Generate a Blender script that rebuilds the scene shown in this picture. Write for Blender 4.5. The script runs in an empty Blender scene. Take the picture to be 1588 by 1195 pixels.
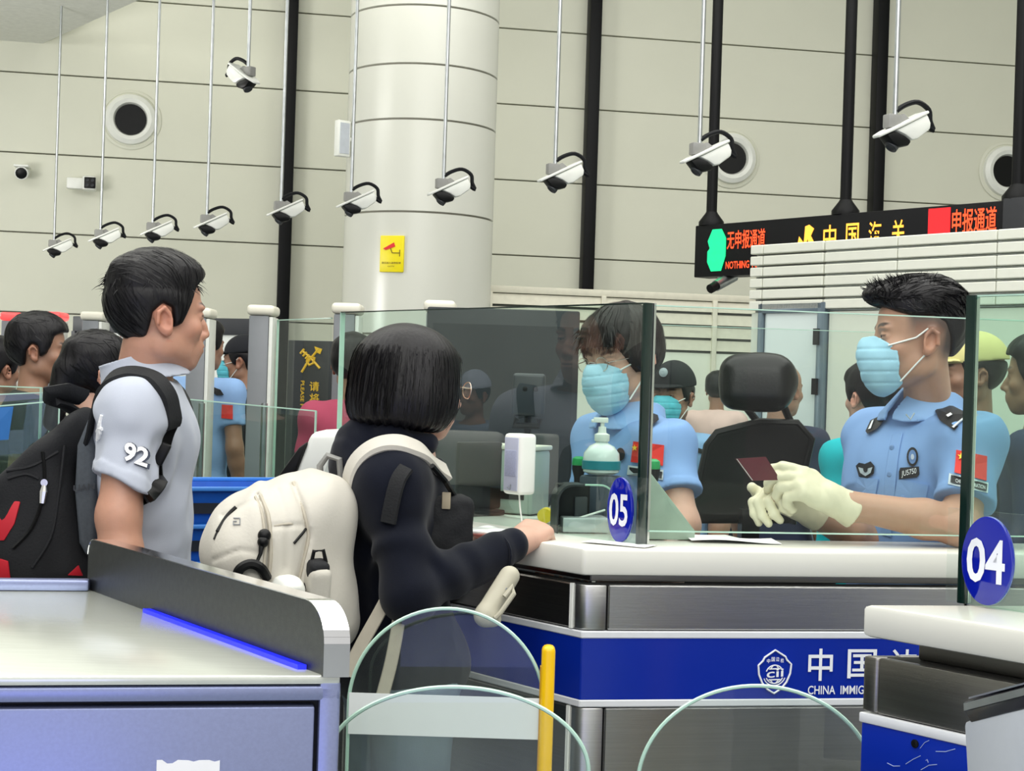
import bpy, bmesh, math, random
import numpy as np
from math import sin, cos, pi, radians
from mathutils import Vector, Matrix
random.seed(7); np.random.seed(7)
S = bpy.context.scene
COL = S.collection
# ------------------------------------------------------------------ camera
FPX, HC, ROLL = 2400.0, 1.45, radians(1.8)      # focal length in pixels of the 1588x1195 frame, eye height
cam = bpy.data.cameras.new('camera'); cam_ob = bpy.data.objects.new('camera', cam); COL.objects.link(cam_ob)
cam.sensor_width = 36.0; cam.lens = 36.0*FPX/1588.0; cam.clip_start = .05; cam.clip_end = 200
cam_ob.matrix_world = Matrix.Translation((0, 0, HC)) @ Matrix.Rotation(pi/2, 4, 'X') @ Matrix.Rotation(ROLL, 4, 'Z')
S.camera = cam_ob
# ------------------------------------------------------------------ light
S.view_settings.view_transform = 'Standard'; S.view_settings.look = 'None'
S.view_settings.gamma = 1; S.view_settings.use_curve_mapping = False
S.view_settings.exposure = 0.0
w = bpy.data.worlds.new('hall_light'); S.world = w; w.use_nodes = True
w.node_tree.nodes['Background'].inputs[0].default_value = (1.0, .985, .93, 1)
w.node_tree.nodes['Background'].inputs[1].default_value = .72
def area_lamp(name, loc, target, sx, sy, power, color=(1, 1, 1)):
    l = bpy.data.lights.new(name, 'AREA'); l.shape = 'RECTANGLE'; l.size = sx; l.size_y = sy
    l.energy = power; l.color = color
    o = bpy.data.objects.new(name, l); COL.objects.link(o); o.location = loc
    o.rotation_euler = (Vector(target)-Vector(loc)).to_track_quat('-Z', 'Y').to_euler()
    return o
area_lamp('ceiling_lamp', (0, 3.0, 6.3), (0, 3.1, 0), 12, 9, 860, (1, .985, .94))
area_lamp('ceiling_lamp', (0, 9.0, 6.3), (0, 11.5, 0), 14, 4, 380, (1, .985, .93))
area_lamp('ceiling_lamp', (.5, -2.5, 5.0), (0, 3.5, 1.0), 7, 2, 200, (1, .985, .95))
area_lamp('led_screen_lamp', (-1.0, -1.3, .75), (-.5, 2.2, .75), 2.6, 1.2, 14, (.30, .34, 1))
area_lamp('soffit_fill', (-5.5, 8.2, 2.2), (-4.2, 10.0, 4.4), 1.5, 1.0, 130, (1, .98, .94))  # added fill with no fitting behind it, brightens the soffit's underside
area_lamp('lower_wall_fill', (-5.2, 9.0, 4.30), (-3.6, 14.2, 1.9), 3.0, .8, 55, (1, .99, .94))  # unseen fill added to lift the lower left of the far wall
area_lamp('far_wall_fill', (2.5, 10.6, 6.2), (2.6, 14.8, 2.2), 8, .8, 55, (1, .99, .94))  # extra light added to brighten the far wall, not a real fixture
# ------------------------------------------------------------------ helpers: pixels to points
def ray(px, py):
    ix, iy = px-794.0, 597.5-py
    c, s = cos(ROLL), sin(ROLL)
    return Vector(((ix*c-iy*s)/FPX, 1.0, (ix*s+iy*c)/FPX))
def P(px, py, d):
    return Vector((0, 0, HC))+ray(px, py)*d
def PZ(px, py, z):
    r = ray(px, py); return Vector((0, 0, HC))+r*((z-HC)/r.z)
def PL(px, py, p0, n):                                  # ray meets the plane through p0 with normal n
    r = ray(px, py); o = Vector((0, 0, HC)); n = Vector(n)
    return o+r*((Vector(p0)-o).dot(n)/r.dot(n))
UA = Vector((-sin(radians(39.5)), cos(radians(39.5)), 0))     # the hall's long axis, away
UF = Vector((cos(radians(10.5)), sin(radians(10.5)), 0))      # counter fronts and the far wall
UFN = Vector((-UF.y, UF.x, 0)); UAN = Vector((UA.y, -UA.x, 0))   # away from the camera / towards +x
UP = Vector((0, 0, 1))
def lerp(a, b, t): return a+(b-a)*t
# ------------------------------------------------------------------ materials
def hx(h):
    h = h.lstrip('#'); v = [int(h[i:i+2], 16)/255 for i in (0, 2, 4)]
    return tuple((c/12.92 if c <= .04045 else ((c+.055)/1.055)**2.4) for c in v)
MATS = {}
def mat(name, color, rough=.5, metal=0, var=.05, vscale=20, bump=0, bscale=60, stretch=(1, 1, 1), emit=0, spec=.5, coat=0, sheen=0, attr=False, sss=0):
    if name in MATS: return MATS[name]
    m = bpy.data.materials.new(name); m.use_nodes = True; nt = m.node_tree; N, L = nt.nodes, nt.links
    b = N['Principled BSDF']; b.inputs['Roughness'].default_value = rough; b.inputs['Metallic'].default_value = metal
    b.inputs['Specular IOR Level'].default_value = spec; b.inputs['Coat Weight'].default_value = coat
    b.inputs['Sheen Weight'].default_value = sheen
    if isinstance(color, str): color = hx(color)
    tc = N.new('ShaderNodeTexCoord'); mp = N.new('ShaderNodeMapping'); L.new(tc.outputs['Object'], mp.inputs[0])
    mp.inputs['Scale'].default_value = stretch
    nz = N.new('ShaderNodeTexNoise'); nz.inputs['Scale'].default_value = vscale; nz.inputs['Detail'].default_value = 4
    L.new(mp.outputs[0], nz.inputs['Vector'])
    hsv = N.new('ShaderNodeHueSaturation')
    if attr:
        at = N.new('ShaderNodeAttribute'); at.attribute_name = 'Col'; L.new(at.outputs['Color'], hsv.inputs['Color'])
    else: hsv.inputs['Color'].default_value = (*color, 1)
    mr = N.new('ShaderNodeMapRange'); L.new(nz.outputs['Fac'], mr.inputs[0])
    mr.inputs[1].default_value = .3; mr.inputs[2].default_value = .7
    mr.inputs[3].default_value = 1-var; mr.inputs[4].default_value = 1+var
    L.new(mr.outputs[0], hsv.inputs['Value']); L.new(hsv.outputs[0], b.inputs['Base Color'])
    if sss:
        b.inputs['Subsurface Weight'].default_value = sss; b.inputs['Subsurface Radius'].default_value = (1, .35, .2); b.inputs['Subsurface Scale'].default_value = .006
    if emit:
        L.new(hsv.outputs[0], b.inputs['Emission Color']); b.inputs['Emission Strength'].default_value = emit
    if bump:
        n2 = N.new('ShaderNodeTexNoise'); n2.inputs['Scale'].default_value = bscale; n2.inputs['Detail'].default_value = 3
        L.new(mp.outputs[0], n2.inputs['Vector'])
        bp = N.new('ShaderNodeBump'); bp.inputs['Strength'].default_value = bump; bp.inputs['Distance'].default_value = .004
        L.new(n2.outputs['Fac'], bp.inputs['Height']); L.new(bp.outputs[0], b.inputs['Normal'])
    MATS[name] = m; return m
def glass_mat(name, tint, haze=0.0, ior=1.5):
    if name in MATS: return MATS[name]
    m = bpy.data.materials.new(name); m.use_nodes = True; nt = m.node_tree; N, L = nt.nodes, nt.links
    N.remove(N['Principled BSDF']); out = N['Material Output']
    tr = N.new('ShaderNodeBsdfTransparent'); tr.inputs[0].default_value = (*tint, 1)
    gl = N.new('ShaderNodeBsdfGlossy'); gl.inputs['Roughness'].default_value = .0; gl.inputs[0].default_value = (1, 1, 1, 1)
    fr = N.new('ShaderNodeFresnel'); fr.inputs[0].default_value = ior
    ge = N.new('ShaderNodeNewGeometry'); mu = N.new('ShaderNodeMath'); mu.operation = 'MULTIPLY_ADD'; mu.inputs[1].default_value = -1; mu.inputs[2].default_value = 1
    L.new(ge.outputs['Backfacing'], mu.inputs[0]); m3 = N.new('ShaderNodeMath'); m3.operation = 'MULTIPLY'; L.new(mu.outputs[0], m3.inputs[0]); L.new(fr.outputs[0], m3.inputs[1])
    mx = N.new('ShaderNodeMixShader'); L.new(m3.outputs[0], mx.inputs[0]); L.new(tr.outputs[0], mx.inputs[1]); L.new(gl.outputs[0], mx.inputs[2])
    last = mx
    if haze:
        df = N.new('ShaderNodeBsdfDiffuse'); df.inputs[0].default_value = (.8, .9, .85, 1)
        nz = N.new('ShaderNodeTexNoise'); nz.inputs['Scale'].default_value = 3; nz.inputs['Detail'].default_value = 5
        mr = N.new('ShaderNodeMapRange'); mr.inputs[1].default_value = .35; mr.inputs[2].default_value = .75
        mr.inputs[3].default_value = 0; mr.inputs[4].default_value = haze*2; L.new(nz.outputs['Fac'], mr.inputs[0])
        m2 = N.new('ShaderNodeMixShader'); L.new(mr.outputs[0], m2.inputs[0]); L.new(mx.outputs[0], m2.inputs[1]); L.new(df.outputs[0], m2.inputs[2]); last = m2
    L.new(last.outputs[0], out.inputs[0]); MATS[name] = m; return m
# ------------------------------------------------------------------ objects
def link(name, data, parent=None):
    o = bpy.data.objects.new(name, data); COL.objects.link(o)
    if parent is not None: o.parent = parent
    return o
def tag(o, label=None, cat=None, group=None, kind=None):
    for k, v in (('label', label), ('category', cat), ('group', group), ('kind', kind)):
        if v: o[k] = v
    return o
def thing(name, label, cat, loc=(0, 0, 0), rz=0, group=None):
    o = link(name, None); o.empty_display_size = .05; o.location = loc; o.rotation_euler = (0, 0, rz)
    return tag(o, label, cat, group)
def copy_tree(o, parent=None):
    c = o.copy(); COL.objects.link(c); c.parent = parent
    for ch in [x for x in KIDS.get(o.name, [])]: KIDS.setdefault(c.name, []).append(copy_tree(ch, c))
    return c
KIDS = {}
class MB:
    """collects shapes for one mesh"""
    def __init__(s): s.v, s.f = [], []
    def add(s, vs, fs):
        n = len(s.v); s.v += [Vector(v) for v in vs]; s.f += [tuple(i+n for i in f) for f in fs]; return s
    def box(s, c, size, M=None, taper=1):
        hx_, hy, hz = [k/2 for k in size]; vs = []
        for z, t in ((-hz, 1), (hz, taper)):
            for x, y in ((-1, -1), (1, -1), (1, 1), (-1, 1)): vs.append(Vector((x*hx_*t, y*hy*t, z)))
        c = Vector(c); vs = [c+(M @ v if M else v) for v in vs]
        return s.add(vs, [(3, 2, 1, 0), (4, 5, 6, 7), (0, 1, 5, 4), (1, 2, 6, 5), (2, 3, 7, 6), (3, 0, 4, 7)])
    def obox(s, o, u, v, w_):                       # box from corner o with edge vectors
        o, u, v, w_ = map(Vector, (o, u, v, w_))
        vs = [o, o+u, o+u+v, o+v]; vs += [a+w_ for a in vs]
        fs = [(3, 2, 1, 0), (4, 5, 6, 7), (0, 1, 5, 4), (1, 2, 6, 5), (2, 3, 7, 6), (3, 0, 4, 7)]
        if u.cross(v).dot(w_) < 0: fs = [f[::-1] for f in fs]
        return s.add(vs, fs)
    def prism(s, pts, vec):                         # planar loop extruded by vec
        pts = [Vector(p) for p in pts]; vec = Vector(vec); n = len(pts)
        nr = sum(((pts[i]-pts[0]).cross(pts[(i+1) % n]-pts[0]) for i in range(n)), Vector())
        if nr.dot(vec) < 0: pts = pts[::-1]
        fs = [tuple(range(n))[::-1], tuple(range(n, 2*n))]+[(i, (i+1) % n, n+(i+1) % n, n+i) for i in range(n)]
        return s.add(pts+[p+vec for p in pts], fs)
    def tube(s, path, r, n=8, closed=False, flat=None):
        path = [Vector(p) for p in path]; m = len(path); vs, fs = [], []
        rs = r if isinstance(r, (list, tuple)) else [r]*m
        up = Vector((.13, .21, .97)).normalized(); prev = None
        for i, p in enumerate(path):
            t = (path[(i+1) % m]-path[i-1]) if closed or 0 < i < m-1 else (path[1]-path[0] if i == 0 else path[-1]-path[-2])
            t.normalize()
            a = (prev if prev is not None else (up if abs(t.dot(up)) < .95 else Vector((1, 0, 0)))); a = (a-t*a.dot(t)).normalized(); prev = a; b = t.cross(a)
            for k in range(n):
                q = 2*pi*k/n; vs.append(p+a*cos(q)*rs[i]+b*sin(q)*rs[i]*(flat or 1))
        for i in range(m if closed else m-1):
            for k in range(n):
                j = (i+1) % m; fs.append((i*n+k, i*n+(k+1) % n, j*n+(k+1) % n, j*n+k))
        if not closed: fs += [tuple(range(n))[::-1], tuple(range((m-1)*n, m*n))]
        return s.add(vs, fs)
    def lathe(s, c, prof, ax=(0, 0, 1), n=24):      # prof: (radius, height)
        ax = Vector(ax).normalized(); a = ax.orthogonal().normalized(); b = ax.cross(a); c = Vector(c); vs, fs = [], []
        for r, h in prof:
            for k in range(n): vs.append(c+ax*h+(a*cos(2*pi*k/n)+b*sin(2*pi*k/n))*max(r, 1e-5))
        for i in range(len(prof)-1):
            for k in range(n): fs.append((i*n+k, i*n+(k+1) % n, (i+1)*n+(k+1) % n, (i+1)*n+k))
        fs += [tuple(range(n))[::-1], tuple(range((len(prof)-1)*n, len(prof)*n))]
        return s.add(vs, fs)
    def sphere(s, c, r, M=None, nu=14, nv=9):
        r = r if isinstance(r, (tuple, list)) else (r, r, r); vs, fs = [], []; c = Vector(c)
        for j in range(nv+1):
            th = pi*j/nv
            for k in range(nu):
                v = Vector((r[0]*sin(th)*cos(2*pi*k/nu), r[1]*sin(th)*sin(2*pi*k/nu), -r[2]*cos(th))); vs.append(c+(M @ v if M else v))
        for j in range(nv):
            for k in range(nu): fs.append((j*nu+k, j*nu+(k+1) % nu, (j+1)*nu+(k+1) % nu, (j+1)*nu+k))
        return s.add(vs, fs)
    def build(s, name, m=None, parent=None, bevel=0, smooth=False, seg=2, origin=None, label=None, angle=40):
        me = bpy.data.meshes.new(name); o0 = Vector(origin) if origin is not None else (Vector(parent['_o']) if parent is not None and '_o' in parent else Vector())
        me.from_pydata([v-o0 for v in s.v], [], s.f); me.update()
        if bevel or smooth:
            bm = bmesh.new(); bm.from_mesh(me)
            bmesh.ops.remove_doubles(bm, verts=bm.verts, dist=1e-6)
            if bevel:
                es = [e for e in bm.edges if len(e.link_faces) == 2 and e.calc_face_angle(0) > radians(30)]
                bmesh.ops.bevel(bm, geom=es, offset=bevel, segments=seg, affect='EDGES', profile=.5, clamp_overlap=True)
            bm.to_mesh(me); bm.free()
            if smooth:
                me.shade_smooth(); me.set_sharp_from_angle(angle=radians(angle))
            elif bevel and seg > 1:
                me.shade_smooth(); me.set_sharp_from_angle(angle=radians(35))
        if m: me.materials.append(m)
        o = link(name, me, parent)
        if origin is not None and parent is None: o.location = o0
        if parent is not None:
            KIDS.setdefault(parent.name, []).append(o)
            if '_o' in parent: o['_o'] = list(parent['_o'])
        if label: o['label'] = label
        return o
def wthing(name, label, cat, base, group=None):
    """a thing whose parts are given in world coordinates"""
    o = thing(name, label, cat, base, 0, group); o['_o'] = [float(c) for c in base]; return o
def tri_prism_text(txt, bold=0):
    cu = bpy.data.curves.new('t', 'FONT'); cu.body = txt; cu.size = 1; cu.resolution_u = 3; cu.offset = bold
    ob = bpy.data.objects.new('t', cu); COL.objects.link(ob)
    me = bpy.data.meshes.new_from_object(ob)
    vs = [Vector((v.co.x, v.co.y)) for v in me.vertices]; fs = [tuple(p.vertices) for p in me.polygons]
    bpy.data.objects.remove(ob); bpy.data.curves.remove(cu); bpy.data.meshes.remove(me)
    return vs, fs
def text2d(txt, slant=0, bold=0):
    """text outline as flat faces scaled into a unit box (0..1)"""
    vs, fs = tri_prism_text(txt, bold)
    x0, x1 = min(v.x for v in vs), max(v.x for v in vs); y0, y1 = min(v.y for v in vs), max(v.y for v in vs)
    return [((v.x-x0)/max(x1-x0, 1e-6), (v.y-y0)/max(y1-y0, 1e-6)) for v in vs], fs
def text_on(mb, txt, o, u, v, n, thick=.0006, bold=.012):
    """letters filling the parallelogram o, o+u, o+v, raised by n*thick"""
    vs, fs = text2d(txt, 0, bold); o, u, v = Vector(o), Vector(u), Vector(v); n = Vector(n)
    mb.add([o+u*a+v*b+n*thick for a, b in vs], fs); return mb
import os, time
# ------------------------------------------------------------------ soft bodies from distance fields
A32 = lambda v: np.array(v, np.float32)
class Sdf:
    def __init__(s): s.ops = []
    def add(s, f, c, r, k=.02, mode=0):
        s.ops.append((f, A32(c), (r+.09)**2, k, mode)); return s
    def __call__(s, p):
        d = np.full(len(p), 9.0, np.float32)
        for f, c, R2, k, mode in s.ops:
            if R2 < 50:
                q = p-c; idx = np.nonzero((q*q).sum(1) < R2)[0]
                if len(idx) == 0: continue
                pp, dd = p[idx], d[idx]
            else: idx, pp, dd = None, p, d
            v = f(pp)
            if mode == 0:
                h = np.clip(.5+.5*(dd-v)/k, 0, 1); r = v*h+dd*(1-h)-k*h*(1-h)
            elif mode == 3: r = dd+v
            else:
                if mode == 1: v = -v
                h = np.clip(.5-.5*(dd-v)/k, 0, 1); r = v*h+dd*(1-h)+k*h*(1-h)
            if idx is None: d = r.astype(np.float32)
            else: d[idx] = r
        return d
    def rc(s, a, b, ra, rb, k=.02, mode=0):
        a, b = A32(a), A32(b); return s.add(f_rc(a, b, ra, rb), (a+b)/2, float(np.linalg.norm(b-a))/2+max(ra, rb), k, mode)
    def chain(s, pts, rs, k=.02, mode=0):
        for i in range(len(pts)-1): s.rc(pts[i], pts[i+1], rs[i], rs[i+1], k, mode)
        return s
    def ell(s, c, r, R=None, k=.02, mode=0):
        return s.add(f_ell(A32(c), A32(r), R), c, max(r), k, mode)
    def rbox(s, c, h, rad, R=None, k=.02, mode=0):
        return s.add(f_box(A32(c), A32(h), rad, R), c, float(np.linalg.norm(h)), k, mode)
    def every(s, f, k=.004, mode=2): return s.add(f, (0, 0, 0), 100, k, mode)
def f_rc(a, b, ra, rb):
    ba = b-a; L2 = max(float(ba @ ba), 1e-9)
    def f(p):
        q = p-a; t = np.clip((q @ ba)/L2, 0, 1); e = q-t[:, None]*ba
        return np.sqrt((e*e).sum(1))-(ra+(rb-ra)*t)
    return f
def f_ell(c, r, R=None):
    def f(p):
        q = p-c
        if R is not None: q = q @ R
        k0 = np.sqrt(((q/r)**2).sum(1)); k1 = np.sqrt(((q/(r*r))**2).sum(1))+1e-6
        return k0*(k0-1)/k1
    return f
def f_box(c, h, rad, R=None):
    def f(p):
        q = p-c
        if R is not None: q = q @ R
        e = np.abs(q)-(h-rad); return np.sqrt((np.maximum(e, 0)**2).sum(1))+np.minimum(e.max(1), 0)-rad
    return f
def f_poly(pts):
    pts = np.array(pts, np.float32)
    def f(x, y):
        d = np.full(len(x), 1e9, np.float32); sgn = np.ones(len(x), np.float32); n = len(pts)
        for i in range(n):
            a, b = pts[i], pts[i-1]; ex, ey = b-a; wx, wy = x-a[0], y-a[1]
            t = np.clip((wx*ex+wy*ey)/(ex*ex+ey*ey+1e-12), 0, 1); dx, dy = wx-ex*t, wy-ey*t
            d = np.minimum(d, dx*dx+dy*dy)
            c1, c2, c3 = y >= a[1], y < b[1], ex*wy > ey*wx
            fl = (c1 & c2 & c3) | (~c1 & ~c2 & ~c3); sgn = np.where(fl, -sgn, sgn)
        return sgn*np.sqrt(d)
    return f
def axis(lo, hi, base, zones):
    x = [lo]
    while x[-1] < hi:
        st = base
        for a, b, fi in zones:
            if a-base <= x[-1] <= b: st = min(st, fi)
        x.append(x[-1]+st)
    return np.array(x, np.float32)
CORN = [(0, 0, 0), (1, 0, 0), (0, 1, 0), (1, 1, 0), (0, 0, 1), (1, 0, 1), (0, 1, 1), (1, 1, 1)]
EDG = [(0, 1), (2, 3), (4, 5), (6, 7), (0, 2), (1, 3), (4, 6), (5, 7), (0, 4), (1, 5), (2, 6), (3, 7)]
def sdf_mesh(sd, lo, hi, base, zones=()):
    """surface nets on a grid that is finer inside the zones (lo, hi, step)"""
    ax = [axis(lo[i], hi[i], base, [(z[0][i], z[1][i], z[2]) for z in zones]) for i in range(3)]
    B = 4; nb = [(len(a)-1+B-1)//B for a in ax]
    for i in range(3):                                  # pad to whole blocks
        while len(ax[i]) < nb[i]*B+1: ax[i] = np.append(ax[i], ax[i][-1]+base)
    ctr = [(a[0:-1:B]+a[B::B])/2 for a in ax]; hal = [(a[B::B]-a[0:-1:B])/2 for a in ax]
    g = np.stack(np.meshgrid(*ctr, indexing='ij'), -1).reshape(-1, 3).astype(np.float32)
    hd = np.sqrt(sum(h*h for h in np.meshgrid(*hal, indexing='ij'))).reshape(-1)
    act = (np.abs(sd(g)) < hd*1.25+.006).reshape(nb)
    n = [len(a) for a in ax]
    cell = np.repeat(np.repeat(np.repeat(act, B, 0), B, 1), B, 2)
    pt = np.zeros(n, bool)
    for dx, dy, dz in CORN: pt[dx:n[0]-1+dx, dy:n[1]-1+dy, dz:n[2]-1+dz] |= cell
    ii = np.nonzero(pt); val = np.ones(n, np.float32)
    pp = np.stack([ax[0][ii[0]], ax[1][ii[1]], ax[2][ii[2]]], 1)
    val[ii] = np.concatenate([sd(c) for c in np.array_split(pp, max(1, len(pp)//200000))])
    ins = val < 0
    cnt = np.zeros([k-1 for k in n], np.int8)
    for dx, dy, dz in CORN: cnt += ins[dx:n[0]-1+dx, dy:n[1]-1+dy, dz:n[2]-1+dz]
    mix = (cnt > 0) & (cnt < 8) & cell
    ci = np.nonzero(mix); nv = len(ci[0])
    cv = np.stack([val[ci[0]+c[0], ci[1]+c[1], ci[2]+c[2]] for c in CORN], 1)
    cp = np.stack([np.stack([ax[0][ci[0]+c[0]], ax[1][ci[1]+c[1]], ax[2][ci[2]+c[2]]], 1) for c in CORN], 1)
    acc = np.zeros((nv, 3), np.float32); num = np.zeros(nv, np.float32)
    for a, b in EDG:
        va, vb = cv[:, a], cv[:, b]; m = (va < 0) != (vb < 0); t = np.where(m, va/(va-vb+1e-12), 0)
        acc += np.where(m[:, None], cp[:, a]+(cp[:, b]-cp[:, a])*t[:, None], 0); num += m
    vs = acc/np.maximum(num, 1)[:, None]
    idx = np.full(mix.shape, -1, np.int32); idx[ci] = np.arange(nv)
    quads = []
    for axn in range(3):
        u, v = (axn+1) % 3, (axn+2) % 3
        sl0 = [slice(None)]*3; sl1 = [slice(None)]*3; sl0[axn] = slice(0, -1); sl1[axn] = slice(1, None)
        for k in (u, v): sl0[k] = slice(1, -1); sl1[k] = slice(1, -1)
        a, b = ins[tuple(sl0)], ins[tuple(sl1)]; e = np.nonzero(a != b); fl = a[e]
        e = list(e); e[u] = e[u]+1; e[v] = e[v]+1
        def gi(du, dv):
            q = [x.copy() for x in e]; q[u] -= du; q[v] -= dv; return idx[tuple(q)]
        q = np.stack([gi(1, 1), gi(0, 1), gi(0, 0), gi(1, 0)], 1); q[~fl] = q[~fl][:, ::-1]
        quads.append(q[(q >= 0).all(1)])
    return vs, np.concatenate(quads)
def np_obj(name, vs, quads, m, parent, origin, colors=None, label=None):
    me = bpy.data.meshes.new(name); nv, nq = len(vs), len(quads)
    me.vertices.add(nv); me.vertices.foreach_set('co', (vs-A32(origin)).astype(np.float32).ravel())
    me.loops.add(nq*4); me.loops.foreach_set('vertex_index', quads.astype(np.int32).ravel())
    me.polygons.add(nq); me.polygons.foreach_set('loop_start', np.arange(0, nq*4, 4, dtype=np.int32))
    me.polygons.foreach_set('use_smooth', np.ones(nq, bool)); me.update(calc_edges=True)
    if colors is not None:
        ca = me.color_attributes.new('Col', 'FLOAT_COLOR', 'POINT')
        ca.data.foreach_set('color', np.concatenate([colors, np.ones((nv, 1))], 1).astype(np.float32).ravel())
    me.materials.append(m); o = link(name, me, parent)
    if parent is not None:
        KIDS.setdefault(parent.name, []).append(o)
        if '_o' in parent: o['_o'] = list(parent['_o'])
    if label: o['label'] = label
    return o
def sdf_obj(name, sd, lo, hi, base, m, parent, zones=(), color=None, label=None):
    t0_ = time.time(); vs, q = sdf_mesh(sd, lo, hi, base, zones)
    if os.environ.get('SDFT'): print('SDF', name, parent['label'][:30] if parent and 'label' in parent else '', len(q), round(time.time()-t0_, 2))
    org = parent['_o'] if parent is not None and '_o' in parent else (0, 0, 0)
    return np_obj(name, vs, q, m, parent, org, color(vs) if color else None, label)
def waves(p, scale, seed=0, n=5, stretch=(1, 1, 1)):
    """cheap smooth noise in -1..1"""
    rs = np.random.RandomState(seed); out = np.zeros(len(p), np.float32); q = p*A32(stretch)*scale
    for i in range(n):
        d = rs.normal(size=3); d /= np.linalg.norm(d); f = rs.uniform(.6, 1.7)
        w2 = np.sin(q @ A32(d*f*1.7)[[2, 0, 1]]+rs.uniform(0, 6))
        out += np.sin(q @ A32(d*f)+1.3*w2+rs.uniform(0, 6))
    return out/n
def march(sd, p, n, off, reach=.12):
    """drop points along -n onto the field, then lift by off"""
    p = np.array(p, np.float32); n = np.array(n, np.float32); n = n/np.linalg.norm(n, axis=-1, keepdims=True)
    p = p+n*reach; t = np.zeros(len(p), np.float32)
    for _ in range(60):
        d = sd(p)-off; d = np.clip(d, -.02, .03); p = p-n*(d*.85)[:, None]
    return p
def raymarch(sd, pts, off=.002, d0=2.6):
    """where picture columns meet the field, lifted by off"""
    p = np.array([tuple(P(x, y, d0)) for x, y in pts], np.float32); n = np.array([tuple(ray(x, y).normalized()) for x, y in pts], np.float32)
    for i_ in range(220):
        d_ = sd(p)-off; p = p+n*np.clip(d_*.8, -.02, .05)[:, None]
        if np.abs(d_).max() < 2e-4: break
    return p
def smooth_path(q, k=6): return [tuple(catmull(q, x)) for x in np.linspace(0, len(q)-1, k*len(q))]
def patch(sd, c, u, v, n, poly=None, nu=8, nv=8, off=.002, thick=.002):
    """a thin sheet spanned by u (width) and v (height) about c, draped on the field; poly masks it in -1..1"""
    c, u, v, n = [np.array(x, float) for x in (c, u, v, n)]
    pts, fs, keep = [], [], {}
    a = np.linspace(-1, 1, nu+1); b = np.linspace(-1, 1, nv+1)
    for j in b:
        for i in a: pts.append(c+u*i/2+v*j/2)
    nn = np.tile(n, (len(pts), 1)); top = march(sd, pts, nn, off+thick); bot = top-nn/np.linalg.norm(n)*(thick+.002)
    m = len(pts)
    for j in range(nv):
        for i in range(nu):
            k = j*(nu+1)+i; fs.append((k, k+1, k+nu+2, k+nu+1))
    if np.dot(np.cross(u, v), n) < 0: fs = [f[::-1] for f in fs]
    rim = [i for i in range(nu)]+[(nu+1)*j+nu for j in range(nv)]+[(nu+1)*nv+i for i in range(nu, 0, -1)]+[(nu+1)*j for j in range(nv, 0, -1)]
    if np.dot(np.cross(u, v), n) < 0: rim = rim[::-1]
    rf = [(rim[i-1]+m, rim[i]+m, rim[i], rim[i-1]) for i in range(len(rim))]
    mb = MB(); mb.add([tuple(x) for x in top]+[tuple(x) for x in bot], fs+rf); return mb
def drape2d(sd, pts2, fs, c, u, v, n, off=.003):
    """flat outline (unit box) draped on the field"""
    c, u, v, n = [np.array(x, float) for x in (c, u, v, n)]
    p = np.array([c+u*(a-.5)+v*(b-.5) for a, b in pts2]); top = march(sd, p, np.tile(n, (len(p), 1)), off)
    mb = MB(); mb.add([tuple(x) for x in top], fs); return mb
def strap(sd, path, nrm, width, off=.004, thick=.006, n=40):
    """a band along a path (control points, outward normals), dropped on the field"""
    path = np.array([tuple(x) for x in path], float); nrm = np.array([tuple(x) for x in nrm], float); m = len(path)
    t = np.linspace(0, m-1, n); c = np.stack([catmull(path, x) for x in t]); N_ = np.stack([catmull(nrm, x) for x in t]); N_ /= np.linalg.norm(N_, axis=1, keepdims=True)
    if sd is not None: c = march(sd, c, N_, off, .06)
    T = np.gradient(c, axis=0); T /= np.linalg.norm(T, axis=1, keepdims=True)+1e-9
    W = np.cross(N_, T); W /= np.linalg.norm(W, axis=1, keepdims=True)+1e-9
    hw = width/2; mb = MB(); vs = []
    for i in range(n):
        for a, b in ((-1, .1), (-.85, 1), (.85, 1), (1, .1), (.9, -.5), (-.9, -.5)): vs.append(tuple(c[i]+W[i]*a*hw+N_[i]*b*thick))
    fs = [(i*6+k, i*6+(k+1) % 6, i*6+6+(k+1) % 6, i*6+6+k) for i in range(n-1) for k in range(6)]
    fs = [f[::-1] for f in fs]+[tuple(range(6)), tuple(range((n-1)*6, n*6))[::-1]]
    mb.add(vs, fs); return mb
def catmull(p, x):
    m = len(p); i = int(min(max(math.floor(x), 0), m-2)); f = x-i
    a, b, c, d = p[max(i-1, 0)], p[i], p[i+1], p[min(i+2, m-1)]
    return .5*((2*b)+(-a+c)*f+(2*a-5*b+4*c-d)*f*f+(-a+3*b-3*c+d)*f**3)
def frame(az, pitch=0, roll=0):
    """columns: own right, forward, up; azimuth 0 looks away from the camera, 90 to +x"""
    a = radians(az); R = Matrix.Rotation(-a, 3, 'Z') @ Matrix.Rotation(radians(pitch), 3, 'X') @ Matrix.Rotation(radians(roll), 3, 'Y')
    return np.array(R, np.float32)
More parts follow.
